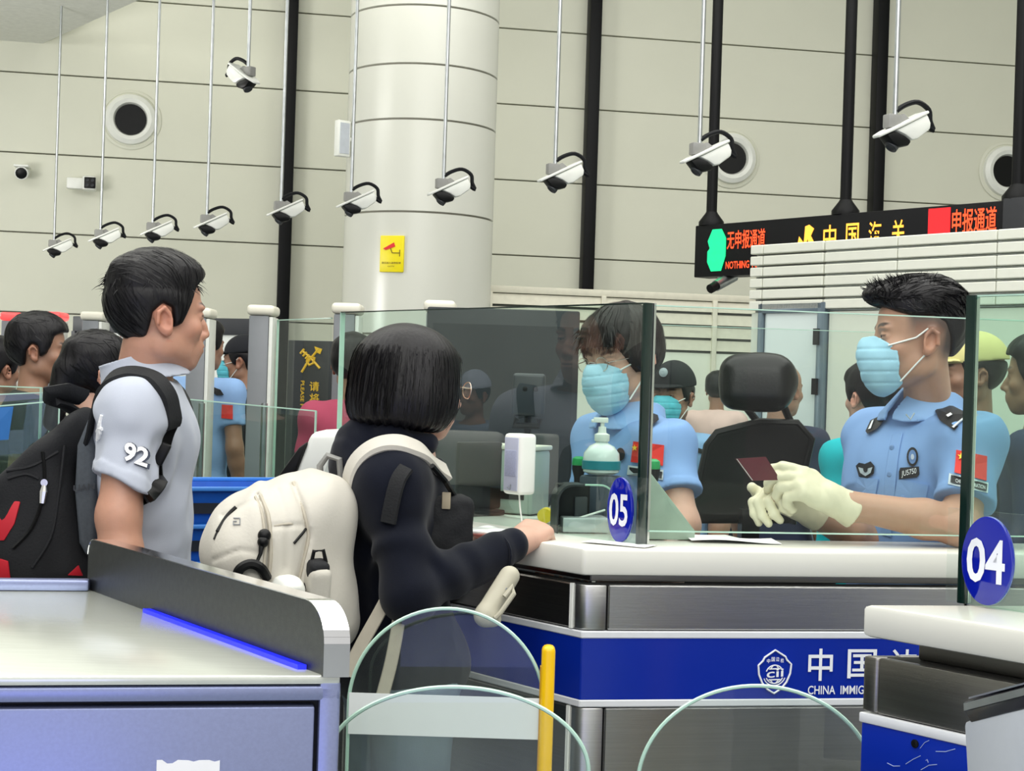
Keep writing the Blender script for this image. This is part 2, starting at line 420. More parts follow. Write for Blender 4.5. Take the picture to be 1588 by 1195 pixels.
# ------------------------------------------------------------------ materials of the place
M_wall = mat('wall_panel_paint', '#dcddcd', .55, var=.015, vscale=2)
M_joint = mat('wall_joint', '#8d8b80', .7)
M_black = mat('black_metal', '#07080b', .5, var=.1, spec=.2)
M_white = mat('white_plastic', '#eef0ea', .35, var=.02)
M_cream = mat('cream_plastic', '#e9e6d6', .45, var=.02)
M_column = mat('column_enamel', '#d6d7ce', .25, var=.01, vscale=1, spec=.5)
M_steel = mat('brushed_steel', (.58, .58, .57), .28, 1, var=.06, vscale=14, bump=.10, bscale=60, stretch=(.4, .4, 22))
M_steel_d = mat('dark_brushed_steel', (.30, .29, .275), .3, 1, var=.08, vscale=10, bump=.10, bscale=60, stretch=(.4, .4, 22))
M_zinc = mat('galvanised_steel', (.55, .58, .60), .33, 1, var=.15, vscale=12)
M_grey = mat('grey_paint', '#84898f', .45, var=.03)
M_gdark = mat('dark_grey_plastic', '#33363b', .5, var=.08)
M_bplast = mat('black_plastic', '#08090b', .42, var=.15, spec=.25)
M_blue = mat('blue_laminate', '#0a2a9c', .18, var=.05, vscale=3, spec=.5)
M_wlam = mat('white_laminate', '#e2e2d9', .18, var=.015, vscale=6, spec=.55)
M_wband = mat('white_band', '#dfe2e6', .3, var=.03)
M_glass = glass_mat('partition_glass', (.86, .935, .90), .005, 1.74)
M_glass_c = glass_mat('clear_glass', (.94, .97, .955), .003, 1.36)
M_edge = mat('glass_edge', '#b9dccb', .15, var=.05, spec=.8)
M_edge_d = mat('glass_edge_dark', '#0c2420', .12, var=.1, spec=.8)
M_paper = mat('paper', '#f3f4f4', .7, var=.02)
# ------------------------------------------------------------------ floor, walls, ceilings
def struct(mb, name, m, **k):
    o = mb.build(name, m, **k); o['kind'] = 'structure'; return o
M_floor = mat('grey_floor', '#83898c', .3, var=.06, vscale=3)
struct(MB().box((0, 8, -.05), (34, 30, .1)), 'floor', M_floor)
WA = P(0, 400, 14.0); WA.z = 0                              # a point of the far wall
def wall_pt(px, z):                                        # point of the far wall in the direction of a picture column
    p = PL(px, 300, WA, UFN); return Vector((p.x, p.y, z))
far = MB().obox(WA-UF*9+UFN*.06, UF*22, UFN*.25, UP*6.6)
wall_back = struct(far, 'wall_back', M_joint)
cols_x = [-1330, -560, -15, 444, 911, 1353, 1790, 2300]
colp = [wall_pt(x, 0) for x in cols_x]
zs = [0, 1.0, 1.975, 2.70, 3.42, 4.145, 4.87, 5.6, 6.35]
proto = {}
for i in range(len(colp)-1):
    for j in range(len(zs)-1):
        a, L = colp[i], (colp[i+1]-colp[i]).length
        m = MB().obox(a+UF*.006+UP*(zs[j]+.006), UF*(L-.012), UFN*.06, UP*(zs[j+1]-zs[j]-.012))
        m.build('panel', M_wall, wall_back, bevel=.004, seg=1)
for k, i in enumerate((3, 4, 5)):                            # black uprights in front of the wall
    p = colp[i]
    o = struct(MB().obox(p-UF*.06-UFN*.16, UF*.115, UFN*.15, UP*6.3), 'trim_%d' % (k+1), M_black, bevel=.008)
struct(MB().box((0, 7, 6.66), (30, 28, .12)), 'ceiling', mat('ceiling_paint', '#e8e8e2', .8))
ZS = 4.42                                                    # low soffit over the near side
e0 = PZ(-420, 287, ZS); e1 = PZ(215, 0, ZS); e2 = e1+(e1-e0).normalized()*7
sf = MB().prism([e0, e2, e2+Vector((-9, 0, 0)), e0+Vector((-7, 0, 0))], UP*.3)
struct(sf, 'ceiling_soffit', mat('soffit_paint', '#e6e7e0', .6))
M_wl = mat('side_wall_paint', '#cfd0c6', .7)
struct(MB().box((-11.5, 6, 3.3), (.2, 24, 6.6)), 'wall_left', M_wl)
struct(MB().box((9.5, 7, 3.3), (.2, 24, 6.6)), 'wall_right', M_wl)
# ------------------------------------------------------------------ round column
cc = P(651, 300, 11.9); CR = 115*11.9/FPX
col = MB()
zc = lambda y: P(651, y, 11.9-CR).z
zz = [0, .9, 1.8, 2.7, zc(184), zc(98), zc(98)+.43, zc(98)+.86, 5.6, 6.6]
col = struct(MB().lathe((cc.x, cc.y, 0), [(CR-.02, 0), (CR-.02, 6.6)], n=64), 'round_column', M_joint, smooth=True)
tag(col, kind='structure')
for a, b in zip(zz, zz[1:]):                                # enamel drums with open joints
    MB().lathe((cc.x, cc.y, 0), [(CR-.03, a+.004), (CR, a+.008), (CR, b-.008), (CR-.03, b-.004)], n=72).build('drum', M_column, col, smooth=True, angle=30)
# ------------------------------------------------------------------ yellow notice on the column
sp = P(606, 393, 11.9-CR-.01); t = wthing('camera_notice', 'yellow notice with a red camera pictogram on the round column', 'sign', sp)
dirn = Vector((sp.x-cc.x, sp.y-cc.y, 0)).normalized(); su = Vector((-dirn.y, dirn.x, 0))
if su.x < 0: su = -su
sp2 = Vector((cc.x, cc.y, sp.z))+dirn*(CR+.012); W2, H2 = .185, .268
t.location = sp2; t['_o'] = list(sp2)
Mye = mat('yellow_print', '#f2e000', .4, var=.02); Mred = mat('red_print', '#e01c22', .4)
Mbr = mat('brown_print', '#6a5200', .5)
MB().obox(sp2-su*W2/2-UP*H2/2-dirn*.02, su*W2, dirn*.022, UP*H2).build('plate', Mye, t, bevel=.006)
def on(a, b, k=.004): return sp2+su*(a*W2/2)+UP*(b*H2/2)+dirn*k
pc = MB().prism([on(-.72, .28), on(.18, .62), on(.3, .4), on(-.5, .2)], dirn*.002); pc.build('camera_print', Mred, t)
lr = MB()
for a, b in (((-.1, .3), (.05, .05)), ((.05, .05), (.65, .05)), ((.68, .22), (.68, -.14))):
    lr.tube([on(*a, .005), on(*b, .005)], .003, 5)
lr.build('arm_print', Mbr, t)
tx = MB(); text_on(tx, '您已进入监控区域', on(-.8, -.55), su*W2*.8, UP*H2*.055, dirn, .002); text_on(tx, 'CCTV', on(-.28, -.72), su*W2*.28, UP*H2*.035, dirn, .002)
tx.build('lettering', Mbr, t)
# ------------------------------------------------------------------ white panel speaker on the column's flank
q = P(531, 215, 11.6); t = wthing('panel_speaker', 'flat white panel speaker fixed to the flank of the round column', 'speaker', q)
R = Matrix.Rotation(radians(38), 3, 'Z')
MB().box(q, (.11, .06, .27), R).build('case', M_white, t, bevel=.008)
MB().box(q+R @ Vector((0, -.032, 0)), (.08, .006, .23), R).build('grille', mat('pale_grille', '#c3c9d2', .6), t)
MB().tube([q+Vector((.04, .02, 0)), Vector((cc.x, cc.y, q.z))+(q-Vector((cc.x, cc.y, q.z))).normalized()*(CR-.01)], .015).build('bracket', M_white, t)
# ------------------------------------------------------------------ round air nozzles on the far wall
def nozzle(px, py, label):
    p = PL(px, py, WA, UFN); n = -UFN
    t = wthing('air_nozzle', label, 'air vent', p, 'round air nozzles on the far wall')
    k = p.y/14.3
    MB().lathe(p, [(.27*k, 0), (.275*k, .012), (.25*k, .02), (.245*k, .012), (.2*k, .01)], n, 40).build('outer_ring', M_wall, t, smooth=True)
    MB().lathe(p, [(.235*k, .005), (.228*k, .05), (.19*k, .075), (.155*k, .06), (.142*k, .02), (.14*k, 0)], n, 40).build('nozzle', M_white, t, smooth=True)
    dk = MB().lathe(p+n*.022, [(.01, 0), (.141*k, 0), (.141*k, .006), (.01, .006)], n, 32); dk.build('throat', M_bplast, t, smooth=True)
nozzle(203, 186, 'round white air nozzle high on the far wall above two small wall cameras')
nozzle(1133, 246, 'round white air nozzle on the far wall above the lit sign, half behind a camera')
nozzle(1560, 266, 'round white air nozzle on the far wall at the end of the lit sign')
# ------------------------------------------------------------------ two small cameras on the wall
for px, py, lab, lf in ((38, 268, 'small white dome-nosed camera on the far wall, alone beneath the soffit', 0), (136, 288, 'small white box camera with four dark lenses on the far wall', 1)):
    p = PL(px, py, WA, UFN); t = wthing('wall_camera', lab, 'camera', p)
    MB().box(p-UFN*.04+UP*.03, (.06, .08, .06), Matrix.Rotation(radians(10), 3, 'Z')).build('bracket', M_white, t, bevel=.006)
    if lf:
        MB().box(p-UFN*.12-UF*.09, (.16, .1, .1), Matrix.Rotation(radians(10), 3, 'Z')).build('junction_box', M_white, t, bevel=.01)
        h = MB().box(p-UFN*.16+UF*.03, (.12, .16, .13), Matrix.Rotation(radians(10), 3, 'Z')).build('housing', M_white, t, bevel=.02)
        MB().box(p-UFN*.245+UF*.04, (.1, .015, .1), Matrix.Rotation(radians(10), 3, 'Z')).build('faceplate', M_bplast, t, bevel=.01)
        for a in (-1, 1):
            for b in (-1, 1): MB().lathe(p-UFN*.25+UF*(.04+a*.022)+UP*b*.022, [(.016, 0), (.014, .008), (.004, .004)], -UFN, 12).build('lens', M_gdark, t)
    else:
        h = MB().tube([p-UFN*.05, p-UFN*.1+UP*.0, p-UFN*.22-UP*.03], [.05, .06, .06], 14).build('housing', M_white, t, smooth=True)
        MB().lathe(p-UFN*.21-UP*.028, [(.05, 0), (.05, .02), (.03, .03)], -UFN-UP*.3, 14).build('lens', M_bplast, t, smooth=True)
        MB().box(p-UFN*.16+UP*.035, (.13, .18, .02), Matrix.Rotation(radians(10), 3, 'Z')).build('sunshield', M_white, t, bevel=.006)
# ------------------------------------------------------------------ row of ceiling cameras
def ceiling_camera(px, py, d, label, top=6.6, aim=(-.93, -.36), flip=1, tilt=27, cable=1.0, loc=None):
    """hung so that the pole's foot projects at (px, py)"""
    b = P(px, py, d); t = wthing('ceiling_camera', label, 'camera', b, 'cameras hanging in a row from ceiling poles')
    az = math.atan2(aim[0], aim[1]); Rz = Matrix.Rotation(-az, 3, 'Z'); R = Rz @ Matrix.Rotation(-radians(tilt), 3, 'X')
    o = b+R @ Vector((0, -.012, -.078))                      # housing centre
    K = .80
    T = lambda x, y, z: o+R @ (Vector((x, y, z))*K)
    LV = lambda v: R @ (Vector(v)*K)
    MB().tube([b-UP*.01, Vector((b.x, b.y, top))], .0105, 10).build('pole', M_zinc, t, smooth=True)
    MB().box(b+Rz @ Vector((0, .012, -.028)), (.046, .062, .055), Rz).build('bracket', M_gbrk, t, bevel=.006)
    MB().prism([T(-.012, .05, .035), T(-.012, -.06, .035), T(-.012, -.03, .085), T(-.012, .03, .085)], LV((.024, 0, 0))).build('mount', M_gbrk, t, bevel=.003)
    prof = [(-.135, .038), (-.135, -.012), (-.12, -.04), (-.03, -.055), (.005, -.048), (.03, -.01), (.075, .034)]
    MB().prism([T(-.048, y, z) for y, z in prof], LV((.096, 0, 0))).build('housing', M_white, t, bevel=.012)
    prof = [(.08, .034), (.032, -.012), (.006, -.05), (.03, -.066), (.085, -.052), (.112, -.02), (.128, .034)]
    fr = MB().prism([T(-.044, y, z) for y, z in prof], LV((.088, 0, 0))).build('front_cover', M_bplast, t, bevel=.01)
    MB().lathe(T(0, .088, -.03), [(.027, 0), (.027, .018), (.022, .021), (.016, .016)], R @ Vector((0, 1, -.45)), 18).build('lens', M_gdark, fr, smooth=True)
    MB().prism([T(-.056, -.14, .036), T(.056, -.14, .036), T(.058, .1, .036), T(.03, .165, .034), T(-.03, .165, .034), T(-.058, .1, .036)], LV((0, 0, .016))).build('sunshield', M_white, t, bevel=.005)
    pk = lerp
    back = T(0, -.135, .0); h = b+UP*.012
    bk = Rz @ Vector((0, -1, 0))
    bp2 = back+R @ Vector((0, -.012, 0)); rr = .062*cable
    pts = [h, h+bk*.045+UP*.030, h+bk*.105+UP*.048, h+bk*.158+UP*.022, h+bk*.166-UP*.022, back+bk*.040-UP*.030, back-UP*.006]
    pts = [Vector(catmull(np.array([tuple(p) for p in pts]), x)) for x in np.linspace(0, 6, 25)]
    MB().tube(pts, .0105, 8).build('cable', M_cable, t, smooth=True)
    return t
M_gbrk = mat('bracket_grey', '#8d8d8a', .5); M_cable = mat('cable_rubber', '#0b0d12', .55, spec=.25)
cams = [(84, 372, 12.6, 4.42), (156, 356, 11.6, 4.42), (237, 345, 11.1, 6.6), (321, 333, 10.5, 6.6), (436, 312, 9.7, 6.6), (545, 298, 9.2, 6.6), (688, 277, 8.45, 6.6), (861, 254, 7.8, 6.6), (1085, 222, 6.95, 6.6), (1388, 178, 6.12, 6.6)]
lab = ['smallest hanging camera, farthest in the row, under the soffit', 'second hanging camera from the far end, over the seated queue', 'third hanging camera from the far end of the row',
       'fourth hanging camera from the far end of the row', 'hanging camera in front of the first black wall upright', 'hanging camera in front of the shaded flank of the round column',
       'hanging camera in front of the lit flank of the round column', 'hanging camera in front of the middle black wall upright', 'hanging camera over the green arrow of the lit sign, before a round nozzle', 'largest hanging camera, nearest of the row, above the slatted booth']
lab[1] = 'second hanging camera from the far end, over the grey shirted man'
for (px, py, d, top), l in zip(cams, lab): ceiling_camera(px, py, d, l, top)
ceiling_camera(385, 104, 9.0, 'single hanging camera set higher and turned the opposite way to the row', 6.6, aim=(.80, -.6), tilt=32)
# ------------------------------------------------------------------ lit channel sign on black hangers
sa = P(1078, 390, 11.0); sb_d = 8.85
sA_t, sA_b = P(1078, 350, 11.0), P(1076, 430, 11.0)
sB_t = PL(1556, 311, sA_t, UAN); sdir = Vector((sB_t.x-sA_t.x, sB_t.y-sA_t.y, 0)); sL = sdir.length; sdir.normalize()
sn = Vector((sdir.y, -sdir.x, 0))                              # towards the camera side
if sn.y > 0: sn = -sn
sH = sA_t.z-sA_b.z; s0 = Vector((sA_b.x, sA_b.y, sA_t.z-sH))
t = wthing('channel_sign', 'long black hanging LED sign with red lettering and a green arrow', 'sign', s0)
MB().obox(s0-sn*.16, sdir*sL, sn*.16, UP*sH).build('case', mat('sign_case', '#0b0c10', .5, spec=.2), t, bevel=.006)
M_lr = mat('led_red', '#ff4a1e', .5, emit=1.3); M_lo = mat('led_amber', '#ffb03a', .5, emit=1.2); M_lg = mat('led_green', '#08e58c', .5, emit=.75); M_rr = mat('led_solid_red', '#f5121c', .5, emit=.8)
def us(px): return (PL(px, 380, s0, sn)-s0).dot(sdir)/sL
def sg(u, v, k=.002): return s0+sdir*(sL*u)+UP*(sH*v)+sn*k
ar = [(-.5, 1), (.5, 1), (1, .55), (1, -.3), (.55, -1), (-.55, -1), (-1, -.55), (-1, -.05), (-.75, .1), (-.9, .3), (-1, .45)]
MB().prism([sg(us(1112)+(us(1126)-us(1098))/2*a, .50+.40*b) for a, b in ar], sn*.003).build('green_arrow', M_lg, t)
def words(txt, u0, u1, v0, v1, m, nm): text_on(MB(), txt, sg(u0, v0), sdir*(sL*(u1-u0)), UP*(sH*(v1-v0)), sn, .003).build(nm, m, t)
words('无申报通道', us(1128), us(1187), .50, .85, M_lr, 'lettering'); words('NOTHING TO DECLARE', us(1127), us(1215), .13, .27, M_lr, 'lettering')
for ch_, px_ in zip('中国海关', (1287, 1322, 1357, 1393)): words(ch_, us(px_-10), us(px_+10), .40, .82, M_lo, 'lettering')
MB().prism([sg(us(1250)+(us(1265)-us(1235))/2*a, .6+.25*b) for a, b in ((-1, -.9), (-.7, .2), (-.2, -.3), (-.1, .9), (.3, 1), (.8, .7), (.5, .2), (1, -.5), (.4, -.9), (.2, 0), (-.3, -.9))], sn*.003).build('emblem', M_lo, t)
MB().prism([sg(us(1439), .5), sg(us(1473), .5), sg(us(1473), .96), sg(us(1439), .96)], sn*.003).build('red_square', M_rr, t)
words('申报通道', us(1476), us(1545), .52, .92, M_lr, 'lettering')
for px, py in ((1103, 346), (1311, 330), (1578, 308)):
    p = PL(px, py, s0-sn*.08, sn); p.z = s0.z+sH
    MB().tube([p-UP*.01, Vector((p.x, p.y, 6.6))], .038, 12).build('hanger', M_black, t, smooth=True)
    MB().lathe(p, [(.09, 0), (.09, .03), (.045, .09), (.04, .1)], (0, 0, 1), 12).build('collar', M_black, t, smooth=True)
e = s0+sdir*sL
MB().obox(e-sn*.17, sdir*.5, sn*.18, UP*(sH*1.03)).build('end_box', mat('sign_end', '#26282e', .5), t, bevel=.006)
c0 = P(1118, 438, 10.9); t = wthing('sign_camera', 'small grey camera clamped beneath the lit channel sign', 'camera', c0)
MB().box(c0+UP*.05, (.05, .05, .11)).build('bracket', M_zinc, t, bevel=.006)
a = P(1138, 428, 10.85); b = P(1101, 448, 10.7)
MB().tube([a, lerp(a, b, .75)], .04, 10).build('housing', M_zinc, t, smooth=True); MB().tube([lerp(a, b, .75), b], .033, 10).build('lens', M_bplast, t, smooth=True)
# ------------------------------------------------------------------ inspection counters
ZT = 1.12                                                   # counter top height
K5 = PZ(905, 850, ZT); K4 = PZ(1338, 937, ZT)
def band_pts(base, z0, z1): return base+UP*z0, UP*(z1-z0)
def round_slab(pts, z0, z1, r=.02):
    return MB().prism([Vector((p.x, p.y, z0)) for p in pts], UP*(z1-z0))
def counter(name, label, K, LF, LA, flip, z_body=1.048):
    t = wthing(name, label, 'counter', (K.x, K.y, 0)); return t
# --- counter 05: an L of two arms, one along the front, one along the hall axis
k = Vector((K5.x, K5.y, 0)); LF, LA, DF, DA = 2.3, 1.24, .23, .34
inner = k+UF*(DA/ (UF.dot(UAN)))*1.0
# inner corner: distance DF from the front edge and DA from the axis edge
def inset(a, b): # point at distance a behind the front line and b from the axis line
    # solve k + UF*s + UA*t
    s1 = (b-0)/UF.dot(UAN)
    t1 = 0
    # front distance of UA*t is UA.dot(UFN)*t ; axis distance of UF*s is UF.dot(UAN)*s
    return k+UF*(b/UF.dot(UAN))+UA*(a/UA.dot(UFN))
loop = [inset(0, 0), inset(0, 0)+UF*LF, inset(DF, 0)+UF*LF, inset(DF, DA), inset(0, DA)+UA*LA, inset(0, 0)+UA*LA]
c05 = wthing('inspection_counter', 'steel and blue inspection counter with white top where the two masked officers work', 'counter', k)
# top in two arms so that each piece stays convex
MB().prism([loop[0]+UP*(ZT-.056), loop[1]+UP*(ZT-.056), loop[2]+UP*(ZT-.056), loop[3]+UP*(ZT-.056), loop[4]+UP*(ZT-.056), loop[5]+UP*(ZT-.056)], UP*.056).build('counter_top', M_wlam, c05, bevel=.007)
def ring(ins, z0, z1, m, name, th=.03, parts=('f', 'a')):
    """a band running round both outer faces, ins inside the top's edge"""
    p0 = inset(ins, ins); pf = p0+UF*(LF-.1); pa = p0+UA*(LA-.1); i0 = inset(ins+th, ins+th); jf = i0+UF*(LF-.1); ja = i0+UA*(LA-.1)
    mb = MB(); z = UP*z0
    mb.prism([pa+z, p0+z, pf+z, jf+z, i0+z, ja+z], UP*(z1-z0)); return mb.build(name, m, c05, bevel=.002, seg=1)
ring(.05, 1.046, ZT-.056, M_steel_d, 'shadow_gap')
ring(.006, .806, .936, M_blue, 'blue_band', .025)
ring(.004, .934, .949, M_wband, 'white_stripe', .027); ring(.004, .792, .807, M_wband, 'white_stripe', .027)
M_gap = mat('panel_gap', '#1c1c1a', .6)
ring(.020, .10, 1.046, M_gap, 'carcass', .02)
ring(.07, .0, .10, M_gdark, 'plinth', .02)
def face_panel(base, du, L, z0, z1, n, m, name='panel'):
    return MB().obox(base+UP*z0, du*L, n*.012, UP*(z1-z0)).build(name, m, c05, bevel=.003, seg=1)
cp = inset(.006, .006)
for z0, z1 in ((.951, 1.044), (.105, .790)):
    u = .05
    for L in (.80, .80, .48):
        face_panel(cp+UF*(u+.004), UF, L-.006, z0, z1, UFN, M_steel); u += L
    u = .035
    for L in (.56, .5):
        face_panel(cp+UA*(u+.004), UA, L-.006, z0, z1, UAN, M_steel_d); u += L
    arc = [cp+UA*.034, cp+UA*.012+UAN*.002, cp+(UF+UA)*.006, cp+UF*.012+UFN*.002, cp+UF*.05, cp+UF*.05+UFN*.012, cp+UA*.034+UAN*.012]
    MB().prism([p+UP*z0 for p in arc], UP*(z1-z0)).build('corner_post', M_steel, c05, bevel=.003)
    MB().obox(cp+UA*.030-UAN*.003+UP*z0, UA*.008, UAN*.01, UP*(z1-z0)).build('edge_trim', M_white, c05)
# badge and writing on the blue band
fb = inset(.005, .005); Mwp = mat('white_print', '#f2f5fb', .4)
def fp(px, py, k_=0.0): return PL(px, py, fb, UFN)-UFN*(.0012+k_)
e0_ = fp(1201, 1041); ex = (fp(1227, 1040)-e0_); ey = UP*((fp(1201, 1007)-fp(1201, 1074)).z/2)
def badge(pts): return [e0_+ex*a+ey*b for a, b in pts]
shield = [(0, 1), (.62, .68), (.72, .52), (.98, .32), (.93, -.1), (.72, -.5), (.4, -.8), (0, -1)]
shield = shield+[(-a, b) for a, b in shield[-2:0:-1]]
em = MB(); em.tube(badge(shield), .0022, 6, closed=True); em.build('badge_outline', Mwp, c05)
gl = MB(); gl.tube(badge([(.52*cos(q), -.12+.42*sin(q)) for q in np.linspace(.35, pi-.35, 14)]), .0014, 5); gl.tube(badge([(.52*cos(q), -.12+.42*sin(q)) for q in np.linspace(pi+.4, 2*pi-.4, 14)]), .0014, 5)
for s_ in (-1, 1): gl.tube(badge([(s_*.1, .29), (s_*.26, .12)]), .0014, 5); gl.tube(badge([(s_*.1, -.52), (s_*.26, -.36)]), .0014, 5)
gl.tube(badge([(-.34, .13), (.34, .13)]), .0014, 5); gl.tube(badge([(-.34, -.37), (.34, -.37)]), .0014, 5)
gl.tube(badge([(.66*cos(q), -.12+.52*sin(q)) for q in np.linspace(pi+.35, 2*pi-.35, 14)]), .0012, 5)
o = gl.build('badge_globe', Mwp, c05)
tb = MB(); text_on(tb, 'cii', e0_-ex*.5-ey*.27-UFN*.001, ex*1.0+UP*.002, ey*.38, -UFN, .002)
for i_, ch in enumerate('中国边检'):
    a = -.5+.27*i_; text_on(tb, ch, e0_+ex*a+ey*(.42+.1*(1-abs(i_-1.5)/1.5))-UFN*.001, ex*.2, ey*.2, -UFN, .001)
tb.build('badge_lettering', Mwp, c05)
def band_text(txt, x0, x1, y0, y1, nm):
    a = fp(x0, y1); b_ = fp(x1, y1); h = (fp(x0, y0)-a).z
    mb = MB(); text_on(mb, txt, a, UF*(b_-a).dot(UF), UP*h, -UFN, .0012); mb.build(nm, Mwp, c05)
band_text('中', 1252, 1290, 1005, 1055, 'lettering'); band_text('国', 1313, 1358, 1006, 1051, 'lettering')
band_text('边', 1380, 1422, 1006, 1053, 'lettering'); band_text('检', 1442, 1484, 1006, 1053, 'lettering')
band_text('CHINA  IMMIGRATION  INSPECTION', 1252, 1471, 1062.5, 1076, 'lettering')
# --- counter 04: one long arm along the axis, its far end in view
k4 = Vector((K4.x, K4.y, 0)); L4, D4 = 1.55, .75
c04 = wthing('inspection_counter', 'steel and blue inspection counter in front with the 04 disc on its white top', 'counter', k4)
def q4(a, b): return k4-UA*a+UF*(b/UF.dot(UAN))+UA*0  # a along the axis towards the camera, b inwards
def box4(a0, a1, b0, b1, z0, z1, m, name, bev=.003):
    p = [q4(a0, b0), q4(a1, b0), q4(a1, b1), q4(a0, b1)]
    return MB().prism([x+UP*z0 for x in p], UP*(z1-z0)).build(name, m, c04, bevel=bev)
box4(0, L4, 0, D4, ZT-.05, ZT, M_wlam, 'counter_top', .007)
box4(.05, L4-.02, .045, D4-.05, 1.04, ZT-.05, M_steel_d, 'shadow_gap')
box4(.018, L4-.02, .018, D4-.04, .1, 1.04, M_gap, 'carcass')
box4(.06, L4-.04, .07, D4-.06, 0, .1, M_gdark, 'plinth')
box4(.001, L4-.01, .002, D4-.03, .806, .936, M_blue, 'blue_band', .004)
box4(-.001, L4-.01, .000, D4-.028, .934, .950, M_wband, 'white_stripe', .002); box4(-.001, L4-.01, .000, D4-.028, .792, .807, M_wband, 'white_stripe', .002)
for z0, z1 in ((.952, 1.04), (.105, .790)):
    box4(.002, .028, .002, .045, z0, z1, M_steel_d, 'corner_post', .004)
    a = .030
    for L in (.30, .6, .55): box4(a, a+L-.006, .004, .018, z0, z1, M_steel_d, 'panel', .002); a += L
    box4(.003, .018, .046, D4-.05, z0, z1, M_steel_d, 'end_panel', .002)
box4(.325, .331, -.002, .012, .105, 1.04, M_zinc, 'joint_strip', .001)
M_scr = mat('pale_scratch', '#aebfe6', .5)
sc = MB(); rs = random.Random(4)
for i_ in range(16):
    a = rs.uniform(.03, .31); z = rs.uniform(.81, .925); a2 = a+rs.uniform(-.03, .05); z2 = z+rs.uniform(-.02, .02)
    sc.tube([q4(a, .0015)+UP*z, q4((a+a2)/2, .0015)+UP*((z+z2)/2+rs.uniform(-.004, .004)), q4(max(a2, .02), .0015)+UP*max(min(z2, .93), .808)], .0005, 4)
o = sc.build('scratches', M_scr, c04); o['kind'] = 'stuff'
MB().lathe(q4(.105, .0015)+UP*.92, [(.0065, 0), (.0065, .002), (.003, .003)], -UAN, 12).build('screw_hole', M_bplast, c04)
# ------------------------------------------------------------------ glass partitions
def pane(label, a, b, z0, z1, edges='tlr', m=None, th=.010, dark=(), group=None, name='glass_panel', es=1.0):
    """upright pane from a to b; polished edges as parts of their own"""
    a, b = Vector((a.x, a.y, 0)), Vector((b.x, b.y, 0)); u = (b-a); L = u.length; u.normalize(); n = Vector((-u.y, u.x, 0))
    if isinstance(z1, (int, float)): z1 = (z1, z1)
    t = wthing(name, label, 'glass panel', (a.x, a.y, z0), group)
    MB().prism([a+UP*z0-n*th/2, b+UP*z0-n*th/2, b+UP*z1[1]-n*th/2, a+UP*z1[0]-n*th/2], n*th).build('pane', m or M_glass, t)
    e = .0025*es
    def bar(p, q, w=u):
        d = (q-p).normalized(); s_ = w; mb = MB(); mb.obox(p-n*(th/2+.0004)-s_*e/2, q-p, n*(th+.0008), s_*e); return mb
    if 't' in edges: bar(a+UP*z1[0], b+UP*z1[1], UP).build('top_edge', M_edge_d if 't' in dark else M_edge, t)
    if 'b' in edges: bar(a+UP*z0, b+UP*z0, UP).build('bottom_edge', M_edge_d if 'b' in dark else M_edge, t)
    if 'l' in edges: bar(a+UP*z0, a+UP*z1[0]).build('end_edge', M_edge_d if 'l' in dark else M_edge, t)
    if 'r' in edges: bar(b+UP*z0, b+UP*z1[1]).build('end_edge', M_edge_d if 'r' in dark else M_edge, t)
    return t
g0 = PZ(991, 844, ZT+.001); g0.z = 0
gz = P(1002, 470, g0.y).z
g1 = g0+UA*1.17
g05 = pane('tall glass screen running back along the counter from the 05 disc', g1, g0, ZT+.001, gz, 'tl', dark='t', th=.014)
MB().obox(g0-UAN*.012+UP*(ZT+.001)-UA*.0, UAN*.024, -UA*.010, UP*(gz-ZT)).build('end_edge', M_edge_d, g05, label='dark polished end of the pane', bevel=.002)
MB().obox(g0+UAN*.012+UP*(ZT+.001)-UA*.006, UAN*.006, -UA*.006, UP*(gz-ZT)).build('end_trim', mat('chrome', (.8, .82, .82), .12, 1), g05)
gf0 = inset(.035, .0); gf0 = g0+UF*.012
fdist = (g0-k).dot(UFN)
gfa = g0+UF*.02; gfb = g0+UF*1.62
pane('long glass screen on the counter front before the officer holding the passport', gfa, gfb, ZT+.03, gz-.004, 'tb', m=M_glass_c)
# back pane further inside
pa_, pb_ = P(1003, 497, 6.1), P(1500, 527, 6.2)
pane('inner glass screen behind the office chair', pa_, pb_, 1.0, (P(1003, 503, 6.1).z, P(1500, 520, 6.2).z), 't', m=M_glass_c)
# 04 screen
h0 = PZ(1500, 935, ZT+.001); h0.z = 0; h1 = h0-UA*1.1; hz = P(1518, 459, h0.y).z
g04 = pane('tall glass screen with a chrome end standing behind the 04 disc', h0, h1, ZT+.001, hz, 't', th=.014, m=glass_mat('green_glass', (.80, .92, .86), .012, 1.55))
MB().obox(h0-UAN*.007+UA*.012+UP*(ZT+.001), UAN*.012, -UA*.016, UP*(hz-ZT)).build('end_edge', MATS['chrome'], g04, bevel=.002)
MB().obox(h0-UAN*.012+UA*.012+UP*(ZT+.001), UAN*.005, -UA*.018, UP*(hz-ZT)).build('end_trim', M_edge_d, g04, bevel=.001)
